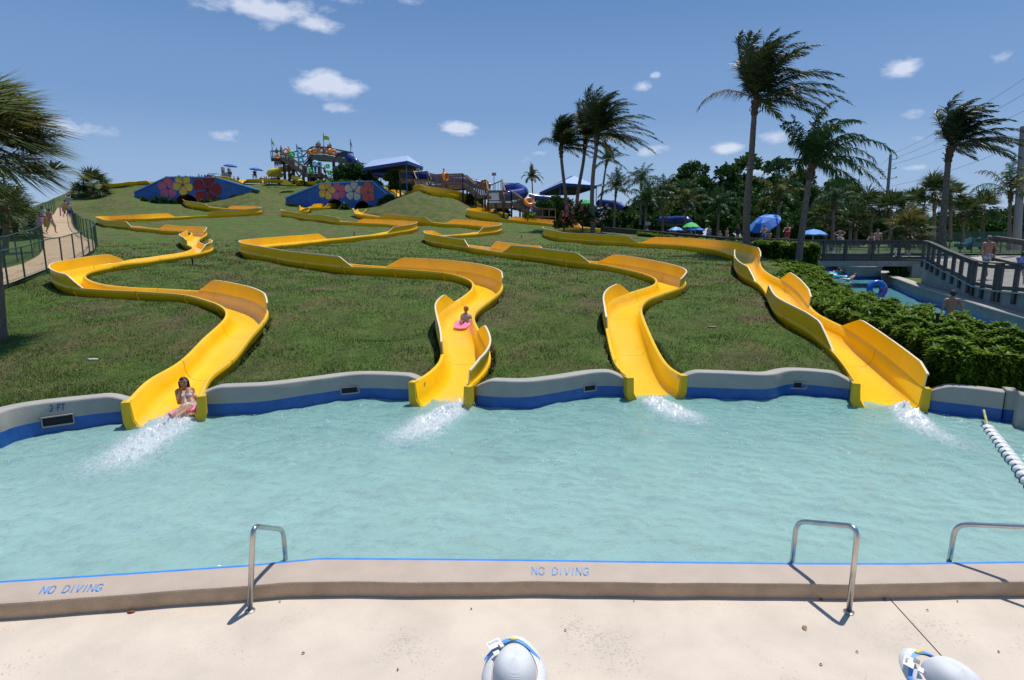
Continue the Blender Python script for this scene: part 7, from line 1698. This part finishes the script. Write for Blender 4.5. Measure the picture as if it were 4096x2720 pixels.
for (x, y, rx_, m, lab) in [(1243, 610, .40, TO, "orange tube at the left end of the high deck"), (1262, 605, .38, TO, "orange tube lying back second from the left on the high deck"), (1286, 601, .52, TO, "largest orange tube on the high deck, below two people"), (1306, 605, .42, TO, "orange tube behind the middle flag pole"), (1321, 606, .40, TO, "orange tube second from the right on the high deck"), (1335, 610, .44, TO, "rightmost orange tube on the high deck")]:
    tubeP(x, y, 99.8, rx_ * .72, .2, (.35 if x != 1243 and x != 1321 else 1.4, -1, .2), m, lab)
def double_tube(c1, c2, Y, R0, r0, axis, m, label):
    a, b = P(*c1, Y), P(*c2, Y); root = empty('double_tube', tuple(a), label=label, cat='inner tube', group=GT)
    torus('ring', a, R0, r0, axis, m, parent=root); torus('ring', b, R0, r0, axis, m, parent=root); return root
double_tube((1199, 619), (1203, 639), 98, .34, .15, (.4, -1, .15), TLB, "light blue figure-eight tube standing on the tower stairs"); tubeP(1197, 597, 99, .32, .14, (.5, -1, .2), TLB, "light blue ring sticking up above the figure-eight tube")
double_tube((1260, 656), (1277, 657), 98.5, .33, .13, (0, -1, .3), TLB, "light blue double tube carried overhead on the lower landing")
double_tube((1240, 677), (1249, 687), 98.2, .18, .13, (1, -1, .3), TGN, "small green double tube behind the lower landing rail"); double_tube((1311, 664), (1318, 690), 98, .26, .14, (1.5, -1, .1), TGN, "tall green double tube carried down the lowest tower steps")
tubeP(1783, 708, 69.5, .40, .18, (2.2, -.8, .1), TO, "orange tube seen edge-on, carried along the upper stair deck"); tubeP(1939, 737, 68, .42, .15, (.7, -1, .1), TO, "big orange tube above the middle stair landing"); tubeP(2117, 807, 63.5, .40, .18, (.3, -1, .75), TO, "orange tube carried on the lowest stair flight")
Y_ = 100
for i, (px, py, sk, w, lab, arms, hh) in enumerate([(1126, 625, 'fair', 'black', "bather in dark shorts at the head of the tower stairs", 'down', 1.7), (1108, 630, 'fair', 'blue', "bather on the tower's left corner deck", 'down', 1.6), (1155, 627, 'tan', 'black', "dark-haired bather behind the green tube at the top stairs", 'down', 1.6), (1207, 627, 'tan', 'red', "bather hidden by the light blue figure-eight tube", 'down', 1.6),
        (1270, 612, 'tan', 'black', "left one of the two bathers above the largest orange tube", 'down', 1.75), (1278, 610, 'fair', 'blue', "right one of the two bathers above the largest orange tube", 'down', 1.85), (1313, 616, 'brown', 'blue', "bather in blue left of the standing one by the flag pole", 'down', 1.5), (1322, 614, 'fair', 'black', "bare-backed bather standing right of the middle flag pole", 'down', 1.75),
        (1262, 693, 'tan', 'blue', "bather under the left ring of the light blue double tube", 'up', 1.6), (1279, 693, 'fair', 'red', "bather under the right ring of the light blue double tube", 'up', 1.6), (1300, 703, 'fair', 'black', "bather bending on the lowest tower steps", 'fwd', 1.6), (1222, 700, 'brown', 'black', "bather in the shade behind the lower landing rail", 'down', 1.5)]):
    figure(P(px, py, Y_ + (.5 if i not in (10,) else -1)), hh, .4 * (i % 3 - 1), lab, 'stand', sk, 'dark', [('trunks', CL[w])], .05, arms, group='bathers on the slide tower')
figure(P(1777, 737, 69.7), 1.75, -1.2, "person in a dark red cap carrying an edge-on orange tube along the upper stair deck", 'walk', 'tan', 'dark', [('trunks', CL['khaki'])], .045, 'fwd', cap=mat('dark_red_cap', (.12, .02, .03), .8), group='people on the timber stairs')
figure(P(2128, 862, 63.8), 1.6, .3, "person climbing the lowest stair flight under an orange tube", 'walk', 'fair', 'brown', [('trunks', CL['greywhite'])], .045, 'up', group='people on the timber stairs')
figure(P(915, 692, 100.8), 1.75, 1.1, "guard in a pale shirt seated on the high grey chair", 'sit', 'fair', 'dark', [('shirt', CL['greywhite']), ('pants', CL['khaki'])], .045, 'fwd', group='seated lifeguards on the hilltop')
figure(P(1019, 702, 100.8), 1.75, .5, "guard in dark clothes seated under the right hilltop umbrella", 'sit', 'fair', 'dark', [('shirt', CL['black']), ('pants', CL['khaki'])], .045, 'fwd', group='seated lifeguards on the hilltop')
p = P(1019, 708, 101); root = empty('guard_stool', tuple(p), label="dark stool under the guard below the right hilltop umbrella", cat='stool'); 
for dx, dy in ((-.25, -.2), (.25, -.2), (-.25, .2), (.25, .2)): MB().beam((dx, dy, -.3), (dx * .8, dy * .8, .35), .07, .07, up=(0, 1, 0)).build('leg', DKW, root)
MB().box(-.28, .28, -.25, .25, .35, .42).build('seat', DKW, root)
for i, (px, py, w, lab) in enumerate([(716, 722, 'black', "head behind the left flowered wall's top, leftmost"), (752, 722, 'blue', "person low behind the wall near the painted yellow flower"), (763, 720, 'black', "person beside the low one near the yellow flower"), (772, 722, 'white', "person above the gap between yellow and dark red flowers"), (797, 716, 'white', "person in white standing above the dark red flower"), (808, 717, 'black', "person in black by the blue rail's left end"),
        (820, 716, 'grey', "person at the blue rail's left post"), (838, 714, 'blue', "person leaning on the blue rail, middle left"), (850, 713, 'white', "person leaning on the blue rail, middle right"), (860, 715, 'black', "person at the blue rail's right part"), (885, 716, 'black', "person just left of the grey guard chair"), (937, 722, 'white', "person seated low right of the grey guard chair"), (953, 722, 'khaki', "person low between the two hilltop umbrellas"),
        (1045, 724, 'black', "person seated right of the stool guard"), (1058, 724, 'black', "person in the queue left of the tower, first"), (1066, 722, 'khaki', "person in the queue left of the tower, second"), (1076, 723, 'blue', "person in the queue left of the tower, third"), (1088, 723, 'blue', "person in the queue left of the tower, fourth"), (1098, 722, 'red', "person in the queue left of the tower, fifth"), (1110, 722, 'blue', "person in the queue under the yellow tube slide"), (1120, 723, 'grey', "person beside the tower's first leg")]):
    g = P(px, py, 102.5); g.z -= .9; figure(g, 1.65 if i != 4 else 1.75, .5 * (i % 5 - 2), lab, 'stand', ['tan', 'fair', 'brown'][i % 3], 'dark', [('shirt' if i % 2 else 'trunks', CL[w])], .055, 'down', group='crowd on the hilltop')
for i, (px, lab) in enumerate([(1104, "left bather on the far platform behind the tower's yellow slide"), (1112, "middle bather on the far platform behind the yellow slide"), (1121, "right bather on the far platform behind the yellow slide")]):
    figure(P(px, 673, 104), 1.6, .2 * i, lab, 'stand', ['brown', 'tan', 'tan'][i], 'dark', [('shirt', CL['grey'])], .055, 'down', group='bathers on the far platform')
root = empty('far_platform', tuple(P(1110, 674, 104)), label="small railed platform behind the tower's left leg", cat='platform'); part(MB().box(P(1098, 674, 104).x, P(1128, 674, 104).x, 103.4, 105, P(0, 674, 104).z - .25, P(0, 674, 104).z), 'deck_floor', DKW, root); railing(root, [P(1099, 674, 103.5), P(1127, 674, 103.5)], h=1.0, m=NAVY, post=.05, rail=(.06, .05)); ground_post(root, P(1112, 674, 104.2), DKW, .3)
# walkers on the path
def mat_roll(px, py, Y, w, h, rz, m, label, name='slide_mat', curl=.12, tilt=0):
    c = P(px, py, Y); V = []; Fc = []; n = 7
    for i in range(n + 1):
        t = i / n - .5; y = curl * (4 * t * t)
        for z in (-h / 2, h / 2): V += [(t * w, y, z), (t * w, y + .03, z)]
    for i in range(n):
        a = i * 4; b = a + 4; Fc += [(a, b, b + 2, a + 2), (a + 1, a + 3, b + 3, b + 1), (a, a + 1, b + 1, b), (a + 2, b + 2, b + 3, a + 3)]
    Fc += [(0, 2, 3, 1), (n * 4, n * 4 + 1, n * 4 + 3, n * 4 + 2)]
    o = mesh_obj(name, V, Fc, m); o.location = c; o.rotation_euler = (tilt, 0, rz); tag(o, label, 'mat', 'foam slide mats'); return o
MPK = mat('pink_foam_mat', (.66, .22, .55), .7); MYE = mat('mustard_foam_mat', (.42, .27, .02), .7); MP2 = mat('bright_pink_foam_mat', (.80, .20, .42), .6)
w1 = P(203, 933, 43); figure(P(207, 933, 43), 1.75, PI - .1, "bare-backed walker in black and white shorts on the near part of the path", 'walk', 'tan', 'dark', [('kneeshorts', CL['blackwhite'])], .024, 'swing', group='walkers on the path')
figure(P(177, 914, 47), 1.75, PI + .1, "walker in a white T-shirt beside the pink and mustard mats", 'walk', 'brown', 'dark', [('shirt', CL['white']), ('kneeshorts', CL['red'])], .028, 'rest', group='walkers on the path')
figure(P(268, 871, 62), 1.8, PI, "bare-backed walker in black trunks, arms held out, farther up the path", 'walk', 'fair', 'dark', [('kneeshorts', CL['black'])], .032, 'out', group='walkers on the path')
figure(P(279, 871, 61), 1.45, PI + .1, "smaller walker in blue shorts beside the one with outstretched arms", 'walk', 'fair', 'dark', [('kneeshorts', CL['blue'])], .034, 'down', group='walkers on the path')
figure(P(277, 845, 66), 1.75, PI, "walker with a mat on the head hidden behind the farther pair", 'stand', 'fair', 'dark', [('shirt', CL['grey'])], .045, 'up', group='walkers on the path')
mat_roll(162, 883, 43.6, .46, .5, .5, MPK, "rolled pink mat carried by the walker in the white T-shirt", curl=.25); mat_roll(179, 890, 42.7, .33, .62, .1, MYE, "mustard mat hanging between the two near walkers"); mat_roll(252, 834, 61.5, .32, .58, .2, MYE, "mustard mat in the left hand of the far walker"); mat_roll(243, 845, 61.6, .12, .95, 1.2, MPK, "thin pink and white mat trailing left of the far walker", curl=.05, tilt=.1); mat_roll(278, 795, 66, .4, .12, 0, mat('peach_foam_mat', (.6, .35, .25), .7), "peach mat held over the head of the hidden walker")
# people behind the walkway and on the bridge
TG = 'bathers beyond the walkway'
for (px, py, Y, h, rz, pose, sk, hr_, wear, arms, lab, ex) in [
    (2833, 975, 52, 1.5, -.9, 'stand', 'fair', 'dark', 'trunks:blue', 'down', "bare-backed bather right of the green umbrella", {}), (2877, 985, 52, 1.3, 0, 'stand', 'fair', 'blond', 'trunks:red', 'down', "blond child behind the walkway rail", {}), (2905, 978, 51, 1.4, .6, 'stand', 'fair', 'dark', 'trunks:grey', 'down', "bather behind the rail just left of the tallest palm", {}), (2948, 975, 52, 1.6, .3, 'stand', 'tan', 'dark', 'shirt:black', 'down', "bather in black touching the left of the tallest palm's trunk", {}),
    (3052, 986, 44, 1.55, -.8, 'stand', 'fair', 'dark', 'trunks:blue', 'fwd', "bare-chested bather below the blue umbrella", {}), (3072, 1000, 43, 1.4, -.8, 'stand', 'tan', 'brown', 'trunks:blue', 'fwd', "crouching bather right of the one under the blue umbrella", {}), (3145, 990, 42, 1.65, -.9, 'stand', 'fair', 'brown', 'swimsuit:red', 'fwd', "woman in a red swimsuit between the blue umbrella and the arching palm", {}),
    (3270, 1020, 56, 1.5, .4, 'stand', 'fair', 'dark', 'trunks:grey', 'down', "bather seen through the bridge's leftmost bay", {}), (3305, 1020, 55, 1.3, .4, 'stand', 'fair', 'dark', 'trunks:white', 'down', "child with a towel behind the girl on the bridge", {}), (3322, 1022, 54, 1.3, -.4, 'stand', 'tan', 'brown', 'trunks:blue', 'down', "child right beside the towel one behind the bridge", {})]:
    k_, c_ = wear.split(':'); figure(P(px, py, Y), h, rz, lab, pose, sk, hr_, [(k_, CL[c_])], .034, arms, group=TG)
for (px, lab, sk) in [(2628, "bather crouching under the left end of the walkway rail", 'fair'), (2690, "bather under the pale umbrella's left side", 'fair'), (2750, "bather under the green umbrella, left", 'tan'), (2765, "bather under the green umbrella, right", 'fair')]:
    q = P(px, 985, 54); figure(q, 1.2, .4, lab, 'stand', sk, 'dark', [('trunks', CL['blue'])], .05, 'fwd', group=TG)
figure(P(3352, 1019, 41), 1.62, -.5, "girl in dark shorts on the bridge, hands on her head", 'walk', 'fair', 'blond', [('shorts', CL['black']), ('top', CL['white'])], .024, 'head', hairlen=.28, group='people on the bridge')
figure(P(3479, 1022, 40.5), 1.5, -.7, "girl in a red bikini on the bridge, in front of the taller walker", 'walk', 'fair', 'dark', [('briefs', CL['pink']), ('top', CL['red'])], .024, 'fwd', hairlen=.2, group='people on the bridge')
figure(P(3503, 1019, 41.2), 1.75, -.7, "taller bare-chested walker behind the red bikini girl on the bridge", 'walk', 'fair', 'dark', [('trunks', CL['black'])], .026, 'down', group='people on the bridge')
p = P(3586, 1020, 50); figure(p - Vector((0, 0, .2)), 1.5, .5, "person in a white sun hat sitting beyond the bridge", 'sit', 'fair', 'brown', [('shirt', CL['white'])], .03, 'fwd', cap=CL['white'], group=TG); figure(P(3622, 1022, 50), 1.3, .5, "person sitting right of the white sun hat beyond the bridge", 'sit', 'tan', 'dark', [('trunks', CL['blue'])], .036, 'fwd', group=TG)
figure(P(3938, 1111, 25.4), 1.78, PI - .15, "tanned man in a cap and black and white trunks walking up the ramp", 'walk', 'tan', 'brown', [('trunks', CL['blackwhite'])], .016, 'rest', cap=mat('grey_cap', (.16, .15, .14), .8), group='people on the ramp')
figure(P(4076, 1140, 22.6), 1.25, PI - 1.0, "boy in a blue and white rash shirt and patterned trunks at the right edge", 'walk', 'fair', 'dark', [('shirt', mat('cloth_blue_and_white', (.45, .45, .7), .8, color2=(.02, .06, .35), vscale=7)), ('kneeshorts', CL['flower'])], .016, 'fwd', group='people on the ramp')
# umbrellas beyond the walkway
def ppx(px, py, Y): return tuple(P(px, py, Y))
umbrella(ppx(3052, 990, 48), 1.2, 2.0, UB, "big tilted blue umbrella left of the queen palm", tilt=(-.55, .35), panels=[UB, UL], sag=.55)
b = P(3248, 1000, 50); umbrella(tuple(b), 1.1, 1.4, UL, "light blue umbrella right of the queen palm's trunk", panels=[UL, UL], sag=.4)
UG = mat('lime_green_umbrella', (.06, .50, .10), .7); b = P(2762, 960, 58); umbrella(tuple(b), .8, 1.35, UG, "lime green umbrella behind the walkway rail", panels=[UG, UG], sag=.42); b = P(2780, 960, 60); umbrella(tuple(b), .9, 1.1, UB, "blue umbrella peeping out behind the lime green one", sag=.3); b = P(2702, 958, 58); umbrella(tuple(b), .7, 1.0, UL, "pale blue umbrella left of the lime green one", panels=[UL, mat('pale_blue_panel', (.35, .5, .75), .7)], sag=.3)
b = P(2345, 860, 70); umbrella(tuple(b), .62, 1.4, UG, "green umbrella behind the three palms", panels=[UG, UG], sag=.5)
# green towels hanging on the walkway
for i, (px, lab) in enumerate([(2640, "leftmost green towel under the walkway rail"), (2663, "second green towel under the walkway rail"), (2680, "rightmost green towel under the walkway rail")]):
    c = P(px, 955, 57); o = MB().box(-.15, .15, -.02, .02, -.3, .3).build('towel', mat('green_towel', (.03, .35, .06), .9)); o.location = c; tag(o, lab, 'towel', 'green towels')
# ---------------------------------------------------------------- lazy river riders
GR = 'tubes on the lazy river'; rz_ = .3
def rtube(px, py, m, label, R0=.42, r0=.17, axis=(0, 0, 1), dz=.08):
    c = at(px, py, rz_ + dz); return c, torus('inner_tube', c, R0, r0, axis, m, label, group=GR)
for (px, py, m, lab, who, sk, R0) in [(3283, 1078, TTQ, "small turquoise tube at the far left of the river", None, '', .5), (3312, 1094, TLB, "pale blue and white tube under the dark swimmer", "dark swimmer lying on the pale tube near the pier", 'brown', .6), (3335, 1092, TPK, "pink tube left of the bigger pink one", None, '', .55), (3378, 1087, TPK, "bigger bright pink tube nearest the grey pier", "swimmer sitting in the bigger pink tube", 'tan', .75),
        (3330, 1103, TTQ, "long turquoise tube in front of the pink ones", None, '', .75), (3382, 1110, TTQ, "turquoise tube with a dark swimmer hanging on it", "dark swimmer leaning on the turquoise tube", 'brown', .65)]:
    c, o = rtube(px, py, m, lab, R0, .2)
    if who: figure(c + Vector((0, 0, .12)), 1.6, .8, who, 'lie', sk, 'dark', [('trunks', CL['blue'])], .04, 'fwd', group='swimmers in the lazy river')
c = at(3394, 1125, rz_); figure(c + Vector((0, 0, .02)), 1.5, -1.6, "swimmer floating on the back with feet to the right", 'lie', 'fair', 'dark', [('trunks', CL['white'])], .034, 'down', group='swimmers in the lazy river')
c = at(3505, 1186, rz_); cc = P(3508, 1157, c.y); r_ = empty('inner_tube', tuple(cc), label="big blue tube with pink flowers held upright in the river", cat='inner tube', group=GR)
torus('ring', cc, .36, .15, (-.25, -1, .25), TBL, parent=r_, n=36, k=14)
for k in range(7):
    a = .2 + k * .25; ax = Vector((-.25, -1, .25)).normalized(); u = ax.cross(Vector((0, 0, 1))).normalized(); v = ax.cross(u); q = cc + (u * math.cos(-a + 3.6) + v * math.sin(-a + 3.6)) * (.36 + .04 * (-1) ** k) + ax * .148
    part(MB().ball(q, .06, 7, 5, (1, .35, 1)), 'printed_flower', TPK, r_)
figure(c + Vector((.42, .3, .15)), 1.5, .3, "dark swimmer standing behind the upright blue tube", 'wade', 'brown', 'dark', [('trunks', CL['blue'])], .03, 'fwd', group='swimmers in the lazy river')
c = at(3804, 1262, rz_); figure(P(3803, 1258, 19.8), 1.78, PI - .2, "bare-backed man in a black cap in the river behind the hedge", 'wade', 'tan', 'dark', [('trunks', CL['blue'])], .016, 'rest', cap=mat('black_cap', (.015, .015, .018), .7), group='swimmers in the lazy river')
# black irrigation head in the hedge, small things in the grass
for (px, py, Y, h, lab) in [(3750, 1268, 13.8, .22, "short black pipe standing up out of the hedge"), (771, 1060, None, .32, "short dark sprinkler post below the leftmost slide"), (1417, 942, None, .28, "tiny dark sprinkler post above the second slide"), (2086, 950, None, .15, "dark spot of a sprinkler head right of the third slide's top bend")]:
    q = P(px, py, Y) if Y else hill(px, py, 0); o = MB().lathe([(.035, 0), (.035, h * .8), (.05, h * .8), (.05, h), (0, h)], 10).build('sprinkler_post', DARK); o.location = q if not Y else q - Vector((0, 0, h * .6)); tag(o, lab, 'sprinkler', 'sprinkler posts')
for (px, py, w, lab, c_) in [(372, 1438, .28, "white litter strip on the grass at the left", (.6, .62, .62)), (2185, 1152, .3, "flat brown box in the grass right of the second slide", (.05, .045, .03)), (2850, 1308, .28, "pale stone in the grass right of the third slide", (.3, .26, .2)), (2660, 1205, .22, "pale stone by the third slide's upper bend", (.3, .26, .22)), (3062, 1206, .2, "pale stone left of the rightmost slide", (.35, .3, .25)), (2518, 1104, .25, "flat brown stone above the third slide's bend", (.12, .09, .06))]:
    q = hill(px, py, 0); o = MB().ball((0, 0, 0), w / 2, 10, 6, (1, .35, .12)).build('stone', mat('m_' + str(px), c_, .9, var=.3, vscale=20), smooth=True); o.location = q + Vector((0, 0, .01)); tag(o, lab, 'stone' if px != 372 else 'litter', 'small things lying in the grass')
# ---------------------------------------------------------------- the two riders
A_ = SL['A']; B_ = SL['B']
Yg = 11.45
def g(px, py, dy): return atY(px, py, Yg + dy)
J = dict(pel=g(757, 1628, .0), neck=g(740, 1556, .26), head=g(735, 1532, .27), sh=[g(708, 1566, .22), g(768, 1558, .30)], el=[g(716, 1612, .06), g(781, 1600, .34)], ha=[g(722, 1574, .05), g(779, 1636, .2)], hip=[g(741, 1630, .0), g(768, 1626, .02)], kn=[g(712, 1650, -.42), g(738, 1646, -.44)], an=[g(686, 1664, -.72), g(678, 1692, -.78)], toe=[g(676, 1656, -.74), g(655, 1694, -.84)])
person_J(J, 1.62, "girl in a black and white bikini sliding into the pool, hand at chin", 'tan', 'dark', [('top', CL['zebra']), ('briefs', CL['zebra'])], .0095, face=Vector((.3, -1, -.05)), hairlen=.2, hand_detail=True, group='riders on the yellow slides')
def foam_mat(c, L_, w, rz, pitch, m, label):
    V = []; Fc = []; n = 16
    for z in (0, .035):
        for i in range(n):
            a = 2 * PI * i / n; x = math.cos(a); y = math.sin(a); V.append((w / 2 * abs(x) ** .6 * (1 if x > 0 else -1), L_ / 2 * abs(y) ** .7 * (1 if y > 0 else -1), z + .10 * abs(x) ** 3 + (.06 if y > .7 else 0)))
    Fc = [tuple(range(n))[::-1], tuple(range(n, 2 * n))] + [(i, (i + 1) % n, n + (i + 1) % n, n + i) for i in range(n)]
    o = mesh_obj('slide_mat', V, Fc, m); o.location = c; o.rotation_euler = (pitch, 0, rz); tag(o, label, 'mat', 'foam slide mats'); return o
foam_mat(atY(742, 1662, Yg - .25), .85, .40, -.5, .12, MP2, "bright pink mat under the girl at the leftmost slide's mouth")
hb = hill(1861, 1296, -.1); Yb = hb.y
def g2(px, py, dy): return atY(px, py, Yb + dy)
J = dict(pel=g2(1861, 1291, .05), neck=g2(1863, 1254, .12), head=g2(1864, 1238, .1), sh=[g2(1850, 1262, .10), g2(1878, 1261, .14)], el=[g2(1844, 1275, .04), g2(1887, 1275, .12)], ha=[g2(1840, 1289, -.1), g2(1885, 1290, -.05)], hip=[g2(1852, 1292, .03), g2(1869, 1293, .05)], kn=[g2(1848, 1286, -.22), g2(1875, 1295, -.18)], an=[g2(1843, 1305, -.32), g2(1853, 1306, -.36)], toe=[g2(1840, 1310, -.40), g2(1849, 1311, -.42)])
person_J(J, 1.3, "boy in a wet grey shirt sitting on a pink mat on the second slide", 'tan', 'blond', [('shirt', CL['greywhite']), ('trunks', CL['redblack'])], .0105, face=Vector((-.1, -1, -.1)), hand_detail=True, group='riders on the yellow slides')
foam_mat(atY(1857, 1304, Yb - .08), .85, .52, -.2, .1, MP2, "pink mat under the boy on the second slide")
# ---------------------------------------------------------------- lifeguards in white sun hats standing below the camera
HATM = mat('white_mesh_hat', (.66, .66, .67), .75)
def hat_material():
    m = HATM; nt = m.node_tree; N = nt.nodes; L = nt.links; b = N['Principled BSDF']; tc = N.new('ShaderNodeTexCoord'); w = N.new('ShaderNodeTexWave'); w.wave_type = 'BANDS'; w.bands_direction = 'Y'; w.inputs['Scale'].default_value = 75; w.inputs['Distortion'].default_value = .8
    L.new(tc.outputs['Object'], w.inputs['Vector']); mp = N.new('ShaderNodeMapRange'); L.new(w.outputs[0], mp.inputs[0]); mp.inputs[3].default_value = .6; mp.inputs[4].default_value = .82
    cm = N.new('ShaderNodeCombineColor'); [L.new(mp.outputs[0], cm.inputs[i]) for i in range(3)]; L.new(cm.outputs[0], b.inputs['Base Color']); bp = N.new('ShaderNodeBump'); bp.inputs['Strength'].default_value = .5; bp.inputs['Distance'].default_value = .003; L.new(w.outputs[0], bp.inputs['Height']); L.new(bp.outputs[0], b.inputs['Normal'])
hat_material()
def lifeguard(px, py, zt, rz, label, name_, word):
    c = at(px, py, zt); root = figure(Vector((c.x, c.y - .02, zt - 1.72)), 1.72, PI + rz, label, 'stand', 'tan', 'brown', [('shirt', CL['white']), ('trunks', CL['red'])], .022, 'down', group='people standing just below the camera'); root['label'] = label
    O = Vector(root.location); h = bpy.data.objects.new('sun_hat', None); col.objects.link(h); h.parent = root; h.location = c - O; h.rotation_euler = (math.radians(13), 0, rz)
    mb = MB(); n = 48     # brim: oval, drooping, front towards +y
    rings = [(.70, .0), (.85, -.008), (1.0, -.03), (1.0, -.035), (.84, -.014), (.69, -.006)]
    for q, dz in rings:
        for j in range(n): a = 2 * PI * j / n; mb.v.append((.142 * q * math.cos(a) * (1 - .12 * max(0, math.sin(a))), .195 * q * math.sin(a) + .018, dz - .018 * abs(math.cos(a)) ** 2 * q))
    for i in range(len(rings) - 1):
        for j in range(n): mb.f.append((i * n + j, i * n + (j + 1) % n, (i + 1) * n + (j + 1) % n, (i + 1) * n + j))
    mb.build('brim', mat('white_hat_brim', (.78, .76, .75), .8, var=.05, vscale=60, bump=.4, bscale=400), h, smooth=True)
    mb = MB(); prof = [(.0, .09), (.025, .0885), (.05, .083), (.068, .073), (.082, .056), (.092, .033), (.099, .01), (.101, -.008)]
    for q, z in prof:
        for j in range(n): a = 2 * PI * j / n; dent = 1 - .05 * math.exp(-((math.cos(a)) / .25) ** 2) * (z / .118); mb.v.append((.93 * q * math.cos(a), 1.22 * q * math.sin(a) * dent, z * (1 - .1 * math.sin(a))))
    for i in range(len(prof) - 1):
        for j in range(n): mb.f.append((i * n + j, i * n + (j + 1) % n, (i + 1) * n + (j + 1) % n, (i + 1) * n + j))
    mb.build('crown', HATM, h, smooth=True)
    # strap laid across the front of the brim
    V = []; Fc = []; m_ = 16
    for i in range(m_ + 1):
        t = i / m_; x = -.132 + .245 * t; y = .075 + .07 * math.sin(PI * t) ; zz = .004 - .03 * (2 * t - 1) ** 2 + .012 * math.sin(PI * t)
        V += [(x, y, zz), (x, y + .019, zz - .003), (x, y, zz - .003), (x, y + .019, zz - .006)]
    for i in range(m_): a = 4 * i; b = a + 4; Fc += [(a, a + 1, b + 1, b), (a + 2, b + 2, b + 3, a + 3), (a, b, b + 2, a + 2), (a + 1, a + 3, b + 3, b + 1)]
    mesh_obj('strap', V, Fc, mat('sky_blue_strap', (.10, .33, .78), .5), h)
    MB().ball((-.005, .155, .018), .012, 10, 6, (1.6, .7, .35)).build('strap_emblem', mat('yellow_emblem', (.75, .55, .12), .5), h)
    tg = bpy.data.objects.new('name_tag', None)
    Mt = Matrix.Translation((-.085, .128, .008)) @ Matrix.Rotation(math.radians(28), 4, 'Z')
    o = MB().box(-.032, .032, -.012, .028, 0, .0015).build('name_tag', mat('white_tag_card', (.78, .78, .78), .4), h); o.matrix_local = Mt
    cu = bpy.data.curves.new('tx', 'FONT'); cu.body = name_; cu.size = .0165; cu.align_x = 'CENTER'; to = bpy.data.objects.new('tx', cu); col.objects.link(to)
    dg = bpy.context.evaluated_depsgraph_get(); me = bpy.data.meshes.new_from_object(to.evaluated_get(dg)); bpy.data.objects.remove(to)
    me.materials.clear(); me.materials.append(mat('black_print', (.03, .03, .06), .5)); tx = bpy.data.objects.new('tag_lettering', me); col.objects.link(tx); tx.parent = h; tx.matrix_local = Mt @ Matrix.Translation((0, .022, .0022)) @ Matrix.Rotation(PI, 4, 'Z')
    o = MB().box(-.009, .009, -.012, .012, 0, .008).build('clip', STEEL, h); o.matrix_local = Mt @ Matrix.Translation((.022, -.016, .001))
    o = MB().box(-.016, .012, -.012, .008, 0, .006).build('strap_buckle', mat('white_tag_card', (.78, .78, .78)), h); o.matrix_local = Mt @ Matrix.Translation((-.01, -.036, -.004))
    return root
lifeguard(2058, 2690, 1.72, .0, "person seen from above in a white mesh sun hat with a TRAVIS tag, bottom centre", "TRAVIS", '')
lifeguard(3812, 2738, 1.70, .38, "person seen from above in a white sun hat at the bottom right corner", "Taylin", '')
# ---------------------------------------------------------------- dry leaves on the deck
for i, (px, py, L_, rz, c_, lab) in enumerate([(524, 2449, .085, 0, (.28, .06, .015), "curled reddish brown leaf against the coping at the left"), (3218, 2512, .085, 1.3, (.33, .20, .09), "pale brown leaf on the deck left of the right handrail's shadow"), (3285, 2400, .05, .1, (.25, .07, .03), "reddish leaf at the coping foot by the right handrail"), (3540, 2400, .06, .2, (.3, .10, .05), "thin reddish leaf at the coping foot near the deck joint"), (1083, 2390, .025, 0, (.2, .07, .03), "small brown leaf at the coping foot right of the left handrail"), (1119, 2408, .03, .4, (.22, .24, .08), "small olive leaf on the deck right of the left handrail"),
        (1213, 2614, .035, .3, (.12, .05, .03), "small dark forked leaf scrap on the deck"), (1592, 2680, .03, 1, (.15, .07, .03), "tiny brown scrap left of the middle hat"), (1886, 2436, .03, 1.1, (.2, .06, .04), "tiny red-brown scrap on the deck right of centre"), (2261, 2523, .03, 0, (.2, .08, .05), "tiny forked scrap right of the middle hat"), (3284, 2660, .035, 0, (.18, .07, .04), "small brown scrap low on the deck at the right"), (3428, 2609, .03, -.3, (.18, .07, .04), "small brown scrap below the right handrail"), (3830, 2406, .03, .5, (.22, .07, .04), "small red scrap under the third handrail"), (3710, 2442, .03, -.4, (.3, .1, .05), "small red scrap right of the deck joint"), (3995, 2608, .03, .2, (.15, .06, .04), "small scrap at the right edge of the deck"), (2536, 2405, .025, 1, (.1, .05, .03), "tiny dark scrap on the deck below the second NO DIVING")]):
    q = at(px, py, DZ + .004); V = []; Fc = []; n = 8
    for k in range(n + 1):
        t = k / n; w = math.sin(PI * t) ** .7 * .24; V += [((t - .5) * L_, w * L_, .012 * math.sin(PI * t) + .25 * w * L_), ((t - .5) * L_, 0, .006 * math.sin(PI * t)), ((t - .5) * L_, -w * L_, .012 * math.sin(PI * t) + .25 * w * L_)]
    for k in range(n): a = 3 * k; Fc += [(a, a + 3, a + 4, a + 1), (a + 1, a + 4, a + 5, a + 2)]
    o = mesh_obj('dry_leaf', V, Fc, mat('leaf_brown_%d' % i, c_, .8)); o.location = q; o.rotation_euler = (0, 0, rz); tag(o, lab, 'leaf', 'dry leaves on the deck')
